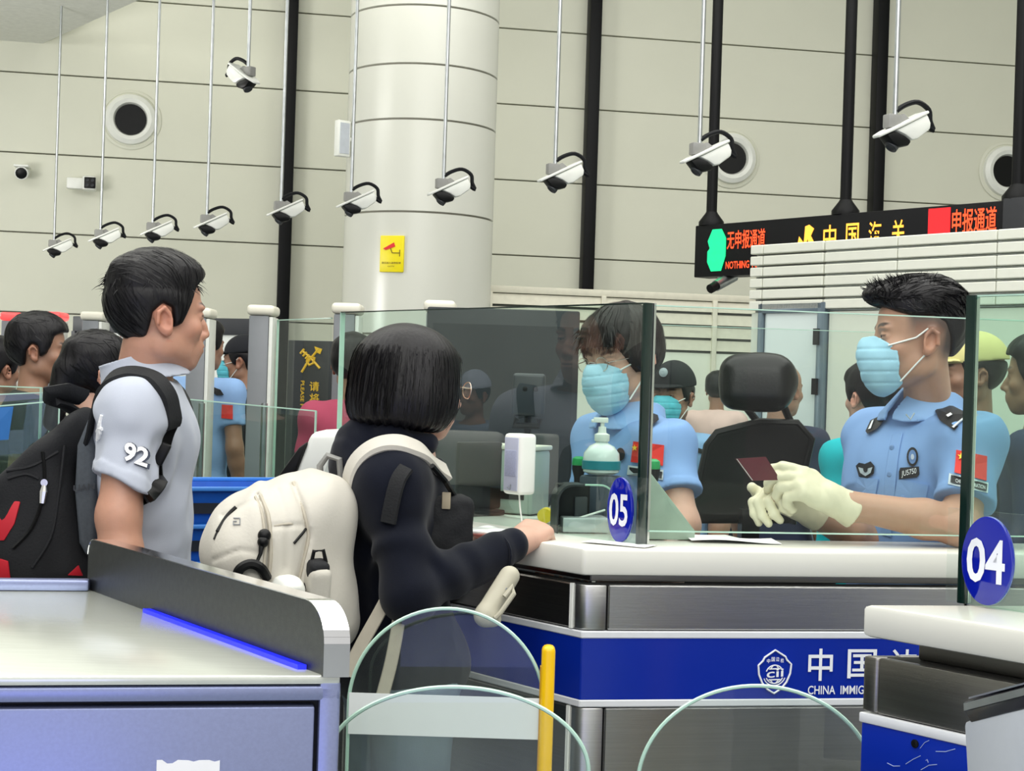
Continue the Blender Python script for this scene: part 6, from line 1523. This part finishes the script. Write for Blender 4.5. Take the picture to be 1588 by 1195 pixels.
def shirt_for(fig, root, sleeve=(.60, .60), zlow=.95, wr=1, off=.017, hemlen=.02, extra=None):
    J, B = fig.J, fig.B; sd = Sdf(); fig.torso(sd, off)
    for s_, t_ in zip(('R', 'L'), sleeve):
        a, e = J['sh'+s_], J['el'+s_]; hem = a+(e-a)*t_; dv_ = (e-a)/np.linalg.norm(e-a)
        fr_ = f_rc(a, e, .067*fig.sc, .064*fig.sc); sd.add(lambda p, fr_=fr_, hem=hem, dv_=dv_: np.maximum(fr_(p), (p-hem) @ dv_), (a+e)/2, .3, .035)
        fr2 = f_rc(a, e, .069*fig.sc, .066*fig.sc); sd.add(lambda p, fr2=fr2, hem=hem, dv_=dv_: np.maximum(np.maximum(fr2(p), (p-hem) @ dv_), -((p-hem) @ dv_+hemlen)), (a+e)/2, .3, .003)
    sd.every(lambda p: zlow-p[:, 2]); sd.every(lambda p: p[:, 2]-(J['nb'][2]+.015)-.25*((p-J['nb']) @ -B[:, 1]), .01)
    def fold(p):
        v = .0035*waves(p, 26, 1+wr, 4, (1, 1, .6))
        for k_ in ('shL', 'shR'):
            q = p-J[k_]-A32((0, 0, -.07)); r = np.sqrt((q*q).sum(1)); v += .0045*np.sin(r*80+3*waves(p, 12, wr+7, 3))*np.exp(-(r/.11)**2)
        return v
    sd.every(fold, mode=3)
    if extra: extra(sd)
    return sd
def collar_for(fig, root, m, yaw, tilt=22, r0=.062, h=.05, open_=.012):
    n_ = fig.J['nb']; cR = frame(yaw, tilt)
    def f(p):
        q = (p-n_) @ cR; r = np.sqrt(q[:, 0]**2+(q[:, 1]/1.1)**2); fr = np.clip(q[:, 1], 0, .1)
        shell = np.abs(r-(r0+.42*np.clip(h-.004-q[:, 2], 0, .09)))-.0035
        d = np.maximum(shell, np.maximum(q[:, 2]-h+.25*fr, -.006-.55*fr-q[:, 2]))
        return np.maximum(d, open_-np.abs(q[:, 0])-np.clip(.05-q[:, 1], 0, 1)*2)
    sd = Sdf(); sd.add(f, n_, .16); return sdf_obj('collar', sd, n_-.16, n_+.16, .0035, m, root)
def put(sd, pts, m, name, parent, off=.003, n=(0, -1, 0), thick=.002):
    """outline given by picture points, draped and slightly raised"""
    q = raymarch(sd, pts, off, 2.9); mb = MB(); k = len(q); c = q.mean(0)
    nn_ = np.array([tuple(ray(*p).normalized()) for p in pts])*(thick+.004)
    vs = [tuple(x) for x in q]+[tuple(x) for x in (q+nn_)]
    c2 = raymarch(sd, [tuple(np.mean(pts, 0))], off, 2.9)[0]; vs.append(tuple(c2))
    mb.add(vs, [(2*k, (i+1) % k, i) for i in range(k)]+[(i, (i+1) % k, k+(i+1) % k, k+i) for i in range(k)])
    bmo = mb.build(name, m, parent); bm = bmesh.new(); bm.from_mesh(bmo.data); bmesh.ops.recalc_face_normals(bm, faces=bm.faces); bm.to_mesh(bmo.data); bm.free(); return bmo
def put_text(sd, txt, quad, m, name, parent, off=.005):
    """text in the picture parallelogram (bottom-left, bottom-right, top-left)"""
    vs, fs = text2d(txt); a, b, c = [np.array(x, float) for x in quad]
    q = raymarch(sd, [tuple(a+(b-a)*u+(c-a)*v) for u, v in vs], off, 2.9); mb = MB(); mb.add([tuple(x) for x in q], fs); return mb.build(name, m, parent)
def quadpts(bl, br, tr, tl, n=4):
    out = []
    for a, b in ((bl, br), (br, tr), (tr, tl), (tl, bl)):
        for i in range(n): out.append((a[0]+(b[0]-a[0])*i/n, a[1]+(b[1]-a[1])*i/n))
    return out
def ellpts(cx, cy, rx, ry, n=18): return [(cx+rx*cos(q), cy+ry*sin(q)) for q in np.linspace(0, 2*pi, n, endpoint=False)]
def trousers_for(fig, root, zh, m):
    sd = Sdf(); sd.ell(fig.J['pelvis'], (.175, .13, .14), fig.B, k=.05); fig.legs(sd, .016, feet=False); sd.every(lambda p: p[:, 2]-zh); sd.every(lambda p: .07-p[:, 2])
    lo, hi = fig.bounds(('hipL', 'hipR', 'anL', 'anR'), .22); sdf_obj('trousers', sd, lo, hi, .014, m, root)
    for a_ in ('L', 'R'):
        sd = Sdf(); q = fig.J['an'+a_]; sd.chain([q*A32((1, 1, 0))+A32((0, 0, .05)), q*A32((1, 1, 0))+fig.B[:, 1]*.10+A32((0, 0, .042)), q*A32((1, 1, 0))+fig.B[:, 1]*.18+A32((0, 0, .036))], [.045, .046, .036], k=.02); sd.every(lambda p: .002-p[:, 2])
        sdf_obj('shoe', sd, q-.14, q+.30, .012, M_bplast, root)
def frame_from(f, up):
    f = np.array(f, float); f /= np.linalg.norm(f); up = np.array(up, float); r = np.cross(f, up); r /= np.linalg.norm(r); u = np.cross(r, f); return r, f, u
# ---- officer holding the passport
hc = P(1424, 522, 3.66); HS = 1.03
root = wthing('person', 'masked officer in light blue uniform and latex gloves holding a passport', 'person', (P(1420, 700, 3.72).x, 3.78, 0))
HR = frame(-87, -2); B = frame(-128, -5)
nb = P(1440, 640, 3.74)
J = dict(nb=nb, chest=P(1418, 765, 3.74), waist=P(1410, 885, 3.76), pelvis=P(1415, 1000, 3.82), shR=P(1357, 682, 3.87), shL=P(1508, 684, 3.57),
     elL=P(1490, 815, 3.46), wrL=P(1302, 780, 3.46), elR=P(1345, 838, 3.72), wrR=P(1250, 788, 3.58))
J.update(stand_joints(P(1418, 1030, 3.84), B)); J = {k: A32(v) for k, v in J.items()}
off = Fig(root, J, B, hc, HR, HS, 'officer', 1.04, 1.05)
def fade(q):
    z, y, x = q[:, 2], q[:, 1], np.abs(q[:, 0]); lim = np.where(y > -.02, .045+.0*y, .045-.9*(-.02-y))
    t = np.clip((z-(lim-.055))/.05, 0, 1)*np.clip((.045-y)/.02, 0, 1)*(z < .12); n = np.clip((-.03-y)/.02, 0, 1)*np.clip((z+.075)/.05, 0, 1)
    return np.clip(np.maximum(t*.85, n*.9), 0, .93)*(x > .03)+np.where(x <= .03, n*.9, 0)
r_, f_, u_ = frame_from(A32(P(1175, 712, 3.44))-J['wrL'], (.25, -.75, .65))
hL = hand(J['wrL']+f_*.006, np.stack([-r_, f_, u_], 1).astype(np.float32), 1.06, ((20, 38, 25), (35, 50, 30), (48, 55, 35), (58, 60, 40)), ((.62, .8, -.25), (-.05, 1, -.25)), side='L', mir=-1)
r2, f2, u2 = frame_from(A32(P(1163, 742, 3.50))-J['wrR'], (.2, .55, .8))
hR = hand(J['wrR']+f2*.01, np.stack([r2, f2, u2], 1).astype(np.float32), 1.04, ((45, 60, 30), (52, 64, 34), (58, 66, 36), (62, 66, 40)), ((.5, .9, .2), (.0, 1, .15)), side='R')
off.body(head_sdf(nose=1.0, jaw=1.0), hands=(hL, hR), res=.009, fade=fade, hand_res=.005)
eyes(root, hc, HR, HS)
hpoly = [(.118, .084), (.090, .078), (.070, .060), (.050, .052), (.030, .046), (-.02, .044), (-.045, .030), (-.058, .000), (-.064, -.040), (-.078, -.066), (-.13, -.06), (-.17, .05), (-.12, .19), (.10, .19), (.145, .12), (.135, .09)]
def ext(p, r):                                              # swept up quiff and a flat crown
    q = f_ell(A32((0, .070, .098)), A32((.058, .056, .028)))(p)-.003*waves(p, 120, 5, 4); h = np.clip(.5+.5*(r-q)/.02, 0, 1); return q*h+r*(1-h)-.02*h*(1-h)
hs_ = Sdf(); place(hs_, hair_sdf(hpoly, .007, .020, .003, 6, .05, ext, fscale=110), hc, HR, HS, .18); hs_.ops[-1] = (*hs_.ops[-1][:3], .001, 0)
sdf_obj('hair', hs_, A32(hc)-.17, A32(hc)+.17, .0029, M_hair, root)
hp = head_points(hc, HR, HS); tf = MB(); rs = np.random.RandomState(8); rts, drs = [], []
for i in range(520):
    a, b = rs.uniform(-1.2, 1.2), rs.uniform(-.10, .11); q = np.array((sin(a)*.070, b, .112+.016*cos(a)-.7*max(-b-.03, 0)-.9*max(0, abs(a)-.8)*.04+(.0 if b < .05 else -.25*(b-.05)))); rts.append(hp(q)); drs.append(HR @ np.array((sin(a)*.5, .55 if b > .02 else -.5-(b < -.05)*.3, .75)))
strands(tf, None, rts, drs, .022, 3, .0017, seed=4, droop=.15, jit=.28)
surface_strands(root, hs_, hc, HR, HS, lambda x, y, z: (x*4, .9 if z > .08 else .2, .3 if z < .09 else 0), 700, 5, .008, .0012, seed=22, zmin=.03)
o = tf.build('hair_tufts', M_hair, root); o['kind'] = 'stuff'
add_mask(root, hc, HR, HS)
zh = .96
sd = shirt_for(off, root, (.55, .74), zh, 2); osd = sd
lo, hi = off.bounds(('shR', 'shL', 'elL', 'elR', 'chest', 'pelvis'), .22); lo[2] = zh-.02; hi[2] = nb.z+.06
shirt = sdf_obj('uniform_shirt', sd, lo, hi, .0046, M_sh, root)
col_o = collar_for(off, root, M_shc, -118, 20, .064, .055)
trousers_for(off, root, zh+.04, M_uni)
# gloves: the same hands a little thicker, with a loose cuff
for w_, hh, R_, nm in (('wrL', (hL, r_, f_, u_), None, 'L'), ('wrR', (hR, r2, f2, u2), None, 'R')):
    g = Sdf(); s_ = 'L' if nm == 'L' else 'R'
    if nm == 'L': hand(J['wrL']+f_*.006, np.stack([-r_, f_, u_], 1).astype(np.float32), 1.06, ((20, 38, 25), (35, 50, 30), (48, 55, 35), (58, 60, 40)), ((.62, .8, -.25), (-.05, 1, -.25)), side='L', off=.0022, mir=-1)(g); fw_ = f_
    else: hand(J['wrR']+f2*.01, np.stack([r2, f2, u2], 1).astype(np.float32), 1.04, ((45, 60, 30), (52, 64, 34), (58, 66, 36), (62, 66, 40)), ((.5, .9, .2), (.0, 1, .15)), side='R', off=.0022)(g); fw_ = f2
    w0 = J[w_]; g.rc(w0-A32(fw_)*.042, w0+A32(fw_)*.02, .041, .031, k=.015); g.every(lambda p, w0=w0, fw_=fw_: -((p-w0) @ A32(fw_))-.040); g.every(lambda p: .0016*waves(p, 90, 12, 4), mode=3)
    sdf_obj('latex_glove', g, w0-.20, w0+.20, .0030, M_glove, root)
# uniform details, drawn where the photograph shows them
pk = lambda pts, m, nm, off=.003, par=shirt: put(osd, pts, m, nm, par, off)
pl = raymarch(osd, [(1392, 672), (1386, 700), (1381, 740), (1377, 790), (1374, 830)], .0015, 2.9); strap(None, pl, [(-.75, -.65, 0)]*5, .030, 0, .002, 24).build('placket', M_sh, shirt)
for x, y in ((1383, 694), (1379, 735), (1374, 781)): 
    q = raymarch(osd, [(x, y)], .004, 2.9)[0]; MB().lathe(tuple(q), [(.0062, -.003), (.0062, .001), (.004, .002)], (-.7, -.7, 0), 12).build('button', M_btn, shirt)
for x, y in ((1400, 772),): 
    q = raymarch(osd, [(x, y)], .006, 2.9)[0]; MB().lathe(tuple(q), [(.0062, -.003), (.0062, .001), (.004, .002)], (-.7, -.7, 0), 12).build('button', M_btn, shirt)
fl = pk(quadpts((1385, 780), (1432, 792), (1440, 752), (1392, 742)), M_sh, 'pocket_flap', .0045); fl2 = pk(quadpts((1325, 772), (1356, 775), (1362, 742), (1330, 740)), M_sh, 'pocket_flap', .0045)
b1 = pk(ellpts(1415, 708, 9, 15), M_ep, 'round_badge', .006); pk(ellpts(1415, 708, 6, 11), mat('badge_blue', '#5f7fb0', .4), 'badge_ring', .0075); pk(ellpts(1415, 708, 2.6, 4.5), mat('badge_grey', '#b8c2d0', .4), 'badge_core', .009)
b2 = pk([(1394, 743), (1394, 731), (1396, 725), (1425, 723), (1426, 735), (1422, 740)], M_ep, 'number_tag', .006); put_text(osd, 'JU5750', ((1398, 741), (1421, 736), (1398, 730)), M_pw_, 'tag_number', shirt, .0085)
b3 = pk([(1327, 722), (1332, 717), (1341, 719), (1350, 715), (1356, 722), (1355, 734), (1345, 741), (1332, 739)], M_ep, 'wing_badge', .006); pk([(1331, 724), (1342, 727), (1353, 724), (1350, 733), (1342, 738), (1334, 733)], mat('badge_silver', '#a9b6bd', .4), 'wing_badge_relief', .008); pk(ellpts(1342, 727, 3.5, 5), M_ep, 'wing_badge_shield', .0095)
# sleeve flag and name strip
fg = pk(quadpts((1480, 732), (1530, 745), (1531, 707), (1483, 697)), M_flag, 'sleeve_flag', .004)
pk([(1490.5+6*a, 707.5-6.2*b+1.3*a) for a, b in star_pts()], M_star, 'flag_star', .006)
for x, y in ((1500, 702), (1504, 708), (1504, 715), (1500, 720)): pk([(x+2*a, y-2*b) for a, b in star_pts()], M_star, 'flag_star', .006)
pk(quadpts((1470, 750), (1532, 764), (1533, 748), (1472, 733)), mat('strip_edge', '#c9d4dc', .5), 'strip_border', .0035)
pk(quadpts((1474, 747), (1530, 761), (1531, 750), (1475, 736)), M_ep, 'name_strip', .005); put_text(osd, 'CHINA IMMIGRATION', ((1482, 747.5), (1528, 758.5), (1482, 741.5)), M_pw_, 'strip_lettering', shirt, .0065)
# epaulettes
eL = pk([(1448, 632), (1456, 627), (1478, 629), (1504, 642), (1480, 667), (1457, 651)], M_ep, 'epaulette', .009)
pk([(1476, 661), (1479, 663), (1501, 645), (1498, 643)], M_pw_, 'epaulette_bar', .0115); pk([(1467, 643), (1474, 639), (1477, 642), (1470, 646)], M_pw_, 'epaulette_star', .0115)
eR = pk([(1342, 668), (1350, 651), (1368, 643), (1374, 648), (1360, 664), (1345, 672)], M_ep, 'epaulette', .009); pk([(1346, 665), (1352, 652), (1355, 650), (1350, 664)], M_pw_, 'epaulette_bar', .0115)
csd = raymarch
MB().tube([tuple(P(1405, 642, 3.56)), tuple(P(1412, 650, 3.56)), tuple(P(1418, 640, 3.56))], .002, 5).build('collar_badge', mat('badge_silver', '#a9b6bd', .4), col_o)
# passport
pc_ = A32(P(1188, 728, 3.435)); t = wthing('passport', 'dark red passport held between the officer\'s gloved hands', 'passport', pc_)
a, b, c, d = A32(P(1143, 711, 3.40)), A32(P(1187, 708, 3.44)), A32(P(1210, 744, 3.47)), A32(P(1168, 745, 3.42))
M_pp = mat('passport_red', '#5a1826', .5, var=.08, vscale=60); nrm = np.cross(b-a, d-a); nrm /= np.linalg.norm(nrm)
if nrm[1] > 0: nrm = -nrm
MB().prism([tuple(x) for x in (a, b, c, d)], tuple(nrm*.0015)).build('cover', M_pp, t); MB().prism([tuple(lerp(pc_, x, .98)-nrm*.0006) for x in (a, b, c, d)], tuple(-nrm*.0035)).build('pages', M_paper, t); MB().prism([tuple(x-nrm*.0048) for x in (a, b, c, d)], tuple(-nrm*.0012)).build('cover', M_pp, t)
# ---- officer with spectacles behind the 05 disc
hc = P(966, 556, 3.98); HS = .98
root = wthing('person', 'masked officer with spectacles and floppy dark hair behind the 05 disc', 'person', (P(985, 700, 4.0).x, 4.0, 0))
HR = frame(-132, -10, 3); B = frame(-124, -6)
nb = P(984, 652, 4.02)
J = dict(nb=nb, chest=P(985, 765, 4.0), waist=P(992, 885, 4.04), pelvis=P(1000, 990, 4.1), shR=P(932, 682, 4.13), shL=P(1032, 692, 3.84), elL=P(1058, 815, 3.74), wrL=P(985, 852, 3.66), elR=P(915, 810, 4.02), wrR=P(905, 850, 3.86))
J.update(stand_joints(P(1004, 1020, 4.12), B)); J = {k: A32(v) for k, v in J.items()}
of2 = Fig(root, J, B, hc, HR, HS, 'woman', 1.0, 1.0)
h1_ = hand(J['wrL'], np.stack(frame_from((-.8, -.5, -.1), (0, -.2, 1)), 1).astype(np.float32)*A32((-1, 1, 1)), .98, ((25, 30, 20),)*4, side='L', mir=-1)
h2_ = hand(J['wrR'], np.stack(frame_from((-.6, -.75, -.1), (0, -.2, 1)), 1).astype(np.float32), .98, ((25, 30, 20),)*4, side='R')
of2.body(head_sdf(nose=.95, jaw=.92), hands=(h1_, h2_), res=.010, hand_res=.008, zfine=.0034)
eyes(root, hc, HR, HS); add_mask(root, hc, HR, HS)
spectacles(root, hc, HR, HS, mat('thin_gold', (.7, .58, .5), .25, 1), y=.119, z=.000)
hpoly = [(.118, .040), (.092, .044), (.070, .034), (.056, .010), (.040, -.02), (.022, -.036), (.010, -.020), (-.012, .006), (-.034, -.004), (-.040, -.06), (-.055, -.092), (-.15, -.09), (-.18, .04), (-.12, .2), (.12, .2), (.16, .10), (.14, .045)]
hs_ = Sdf(); place(hs_, hair_sdf(hpoly, .020, .010, .006, 16, .05, fscale=70, stretch=(.6, .6, .35)), hc, HR, HS, .19); hs_.ops[-1] = (*hs_.ops[-1][:3], .001, 0)
sdf_obj('hair', hs_, A32(hc)-.17, A32(hc)+.17, .0032, mat('dark_brown_hair', (.014, .009, .009), .42, var=.5, vscale=30, stretch=(1, 1, .25), spec=.28, bump=.25, bscale=160), root)
hp = head_points(hc, HR, HS); tf = MB(); rs = np.random.RandomState(18); rts, drs = [], []
for i in range(260):
    x_ = rs.uniform(-.07, .07); rts.append(hp(np.array((x_, .088-4*x_*x_+rs.uniform(-.01, .016), .085-abs(x_)*.2+rs.uniform(-.02, .02))))); drs.append(HR @ np.array((x_*5, .35, -.9)))
strands(tf, None, rts, drs, .045, 4, .0022, seed=14, droop=.3, jit=.22)
surface_strands(root, hs_, hc, HR, HS, lambda x, y, z: (x*6, y*6+.3, -.9), 600, 6, .010, .0015, MATS['dark_brown_hair'], seed=23)
o = tf.build('hair_fringe', MATS['dark_brown_hair'], root); o['kind'] = 'stuff'
sd2 = shirt_for(of2, root, (.62, .62), .97, 5)
lo, hi = of2.bounds(('shR', 'shL', 'elL', 'elR', 'chest', 'pelvis'), .22); lo[2] = .95; hi[2] = nb.z+.06
sh2 = sdf_obj('uniform_shirt', sd2, lo, hi, .0052, M_sh, root); collar_for(of2, root, M_shc, -128, 20, .062, .052); trousers_for(of2, root, 1.01, M_uni)
pk2 = lambda pts, m, nm, off=.004: put(sd2, pts, m, nm, sh2, off)
pk2(quadpts((978, 716), (1028, 722), (1030, 690), (982, 684)), M_flag, 'sleeve_flag', .005); pk2(quadpts((972, 736), (1028, 744), (1029, 728), (974, 721)), MATS['strip_edge'], 'strip_border', .0045); pk2(quadpts((975, 734), (1026, 741), (1027, 731), (976, 724)), M_ep, 'name_strip', .006)
pk2([(984 + 5*a, 694-5.5*b) for a, b in star_pts()], M_star, 'flag_star', .007)
pk2([(1002, 655), (1012, 640), (1020, 643), (1022, 650), (1010, 660)], M_ep, 'epaulette', .010); pk2(ellpts(962, 704, 7, 10), M_ep, 'round_badge', .006)
# ------------------------------------------------------------------ people further back
HEADS = {k: head_sdf(jaw=j) for k, j in (('m', 1.0), ('f', .92))}
SHORT = [(.120, .060), (.088, .070), (.060, .055), (.048, .015), (.030, -.015), (.010, -.025), (.004, .016), (-.016, .022), (-.036, -.004), (-.040, -.05), (-.055, -.080), (-.14, -.085), (-.17, .02), (-.12, .18), (.11, .18), (.14, .10)]
LONG = [(.100, .060), (.075, .060), (.056, .03), (.045, -.03), (.04, -.09), (.0, -.16), (-.06, -.20), (-.16, -.20), (-.18, .02), (-.12, .2), (.10, .2), (.13, .10)]
def cloth(c): return mat('cloth_'+c.strip('#'), c, .85, var=.06, vscale=10, bump=.1, bscale=400)
def bg_person(label, px, py, d, az, top='#222222', legs='#20242c', hair='short', hs=1.0, skin='tan', sex='m', mask=None, sleeve=.6, body_az=None, sc=1.0, res=.016, arms='down', pitch=0, extra=None, group=None, haz=None):
    hc = P(px, py, d); root = wthing('person', label, 'person', (hc.x, hc.y, 0), group)
    HR = frame(az, pitch); B = frame(az if body_az is None else body_az); r, f, u = B[:, 0], B[:, 1], B[:, 2]; c = A32(hc)
    nb = c-u*.172*hs-f*.018; tot = float(hc.z)+.118*hs; k = tot/1.72
    J = dict(nb=nb, chest=nb-u*.155*k-f*.0, waist=nb-u*.36*k, pelvis=nb-u*.55*k, shR=nb+r*.172*sc-u*.055, shL=nb-r*.172*sc-u*.055)
    for s_, g in (('R', 1), ('L', -1)):
        J['el'+s_] = J['sh'+s_]+r*g*.045-u*.27*k-f*.02; J['wr'+s_] = J['el'+s_]-u*(.23 if arms == 'down' else .05)*k+f*(.07 if arms == 'down' else .22)
    J.update(stand_joints(nb-u*.58*k, B, k)); fig = Fig(root, J, B, hc, HR, hs, skin, sc, 1.02)
    hh = [hand(fig.J['wr'+s_], np.stack([f*1.0, -u, r*g], 1) if arms == 'down' else np.stack([-r*g, f, u], 1), .97, ((25, 30, 20),)*4, side=s_) for s_, g in (('R', 1), ('L', -1))]
    fig.body(HEADS[sex], hands=hh, res=res, hand_res=.012, zfine=.0065)
    eyes(root, hc, HR, hs)
    hm = M_hair
    if hair in ('short', 'long', 'bun'):
        s_ = Sdf(); place(s_, hair_sdf(LONG if hair == 'long' else SHORT, .015, .010, .004, 3, .05), hc, HR, hs, .23); s_.ops[-1] = (*s_.ops[-1][:3], .001, 0)
        if hair == 'bun': s_.ell(c+HR @ A32((0, -.125, .02))*hs, (.042, .042, .042), k=.02)
        if hair == 'long': s_.rc(c+HR @ A32((0, -.10, .0)), c+HR @ A32((0, -.14, -.16)), .045, .03, k=.03)
        sdf_obj('hair', s_, c-.24, c+.19, .0065, hm, root)
    if d < 5.8 and hair in ('short', 'long') and abs(px-60) < 120: surface_strands(root, s_, hc, HR, hs, lambda x, y, z: (x*5, .5, -.7+(z > .09)*.7), 260, 5, .012, .0022, seed=31, spread=.2)
    if hair in ('cap', 'policecap', 'bald', 'softcap'):
        if hair != 'bald':
            s_ = Sdf(); place(s_, hair_sdf([(q[0], min(q[1], .05)) for q in SHORT], .008, 0, .003, 3), hc, HR, hs, .2); s_.ops[-1] = (*s_.ops[-1][:3], .001, 0); sdf_obj('hair', s_, c-.18, c+.17, .006, hm, root)
    if callable(extra): extra(root, fig, c, HR, hs)
    sh = Sdf(); fig.torso(sh, .018); J = fig.J
    for s_ in 'RL':
        a, e, w = J['sh'+s_], J['el'+s_], J['wr'+s_]
        if sleeve > 1: sh.rc(a, e, .064*sc, .056*sc, k=.035); sh.rc(e, w, .054*sc, .04*sc, k=.03)
        else:
            hem = a+(e-a)*sleeve; dv_ = (e-a)/np.linalg.norm(e-a); fr_ = f_rc(a, e, .066*sc, .062*sc); sh.add(lambda p, fr_=fr_, hem=hem, dv_=dv_: np.maximum(fr_(p), (p-hem) @ dv_), (a+e)/2, .3, .03)
    zh = J['pelvis'][2]-.10; sh.every(lambda p: zh-p[:, 2]); sh.every(lambda p: p[:, 2]-(nb[2]+.014)-.25*((p-nb) @ -f), .01); sh.every(lambda p: .005*waves(p, 24, 5, 4, (1, 1, .6)), mode=3)
    lo, hi = fig.bounds(('shR', 'shL', 'elL', 'elR', 'wrL', 'wrR', 'pelvis', 'nb'), .18); so = sdf_obj('shirt', sh, lo, hi, .012, cloth(top), root); fig.shirt, fig.so = sh, so
    sd = Sdf(); sd.ell(J['pelvis'], (.172, .13, .13), B, k=.05); fig.legs(sd, .016, feet=False); sd.every(lambda p: p[:, 2]-(zh+.05)); sd.every(lambda p: .07-p[:, 2])
    lo, hi = fig.bounds(('hipL', 'hipR', 'anL', 'anR'), .2); sdf_obj('trousers', sd, lo, hi, .022, cloth(legs), root)
    for a_ in 'LR':
        q = J['an'+a_]*A32((1, 1, 0)); s_ = Sdf(); s_.chain([q+A32((0, 0, .05)), q+f*.10+A32((0, 0, .042)), q+f*.18+A32((0, 0, .036))], [.045, .046, .036], k=.02); s_.every(lambda p: .002-p[:, 2]); sdf_obj('shoe', s_, q-.12, q+.28, .015, M_bplast, root)
    if mask: add_mask(root, hc, HR, hs, mask)
    return fig
def cap_fn(color, brim=.07, tall=.03, badge=False, soft=False):
    def fn(root, fig, c, R, s):
        m = cloth(color); sd = Sdf()
        def f(p):
            q = (p-c) @ R/s; d = f_ell(A32((0, -.012, .045)), A32((.092, .112, .088+tall)))(q); return np.maximum(d, .042-q[:, 2]-.12*np.clip(q[:, 1], -.1, .1))*s
        sd.add(f, c, .2, .01); sdf_obj('cap', sd, c-.18, c+.2, .006, m, root)
        br = Sdf()
        def g(p):
            q = (p-c) @ R/s; d = np.maximum(np.sqrt((q[:, 0]/1.0)**2+((q[:, 1]-.045)/1.25)**2)-.078, np.abs(q[:, 2]-(.052-1.9*q[:, 0]**2-.30*np.clip(q[:, 1]-.08, 0, 1)))-.003); return np.maximum(d, .06-q[:, 1])*s
        br.add(g, c, .22, .005); sdf_obj('cap_brim', br, c-.19, c+.2, .0045, m, root)
        if badge:
            hp_ = head_points(c, R, s); MB().lathe(V(hp_((0, .098, .098))), [(.019, 0), (.019, .004), (.008, .008)], V(R[:, 1]), 14).build('cap_badge', mat('badge_silver', '#a9b6bd', .4), root)
    return fn
M_mask2 = mat('mask_teal', '#5cc3d6', .7, var=.03)
bg_person('man in a black round necked top behind the low glass rails', 60, 543, 5.7, 78, '#0c0d10', hair='short', skin='tan', sc=1.0)
bg_person('dark haired person cut by the frame behind the man in the black top', -6, 572, 6.6, 30, '#15161a', hair='short')
bg_person('dark long haired person half hidden behind the grey shirted man\'s backpack', 150, 578, 5.0, 55, '#16171c', hair='long', sex='f', skin='woman', hs=.97)
fd = bg_person('bareheaded officer in light blue seen from behind between two lane pillars', 316, 536, 7.65, 40, '#8fb4e4', '#b5aa90', hair='short', body_az=20, skin='tan', sc=.98)
put(fd.shirt, quadpts((343, 648), (361, 650), (361, 628), (344, 627)), M_flag, 'sleeve_flag', fd.so, .006); put(fd.shirt, [(326, 598), (342, 604), (347, 612), (336, 613), (324, 604)], M_ep, 'epaulette', fd.so, .01)
fd = bg_person('officer in black uniform, black peaked cap and blue mask beside a lane pillar', 376, 560, 8.25, -80, '#12151d', hair='cap', skin='tan', mask=M_mask2, sleeve=2, extra=cap_fn('#10131b', tall=.012), hs=1.0)
put(fd.shirt, [(365, 606), (376, 600), (378, 604), (367, 610)], mat('badge_silver', '#a9b6bd', .4), 'collar_badge', fd.so, .008)
fd = bg_person('capped and masked officer in light blue behind the spectacled officer', 1043, 614, 6.4, -150, '#86abd6', hair='cap', skin='tan', mask=M_mask2, extra=cap_fn('#15191d', tall=.02, badge=True), hs=.98)
put(fd.shirt, quadpts((1074, 699), (1088, 703), (1089, 696), (1075, 692)), M_ep, 'name_tag', fd.so, .006)
bg_person('small figure in a pale pink top far beyond the office chair', 1113, 604, 10.4, 20, '#eacbc4', hair='short', hs=.9, sc=.85)
bg_person('bald man in a dark navy top in front of the booth door', 1213, 604, 6.75, 45, '#262c45', hair='bald', skin='tan', hs=.98)
bg_person('person in a bright teal jacket with tied dark hair behind the passport officer', 1350, 616, 5.9, -25, '#0fb3bd', hair='bun', sex='f', sleeve=2, skin='woman', body_az=-35)
fd = bg_person('man in a pale yellow cap behind the passport officer\'s collar', 1508, 580, 5.3, -88, '#3a4a5c', hair='cap', skin='tan', sleeve=2, extra=cap_fn('#d9cf8e', tall=.016), body_az=-70)
bg_person('navy clothed person cut by the frame beyond the 04 glass screen', 1612, 585, 4.9, -60, '#1f2c4c', hair='short', sleeve=2)
bg_person('person in a rose pink top seen through the end of the tall glass screen', 547, 566, 6.0, 10, '#a4405a', hair='short', sc=.80, hs=.9)
# queue at the next lane, seen mirrored in the tall glass screen
bg_person('person in a white cap and grey blue shirt mirrored in the dark glass', -1855, 545, 4.9, 60, '#8796ac', hair='cap', extra=cap_fn('#c3cddd', tall=.02), group=None)
bg_person('person in a black cap and green top mirrored in the dark glass', -1300, 560, 5.6, 70, '#3d6b4e', hair='cap', extra=cap_fn('#191b20', tall=.02))
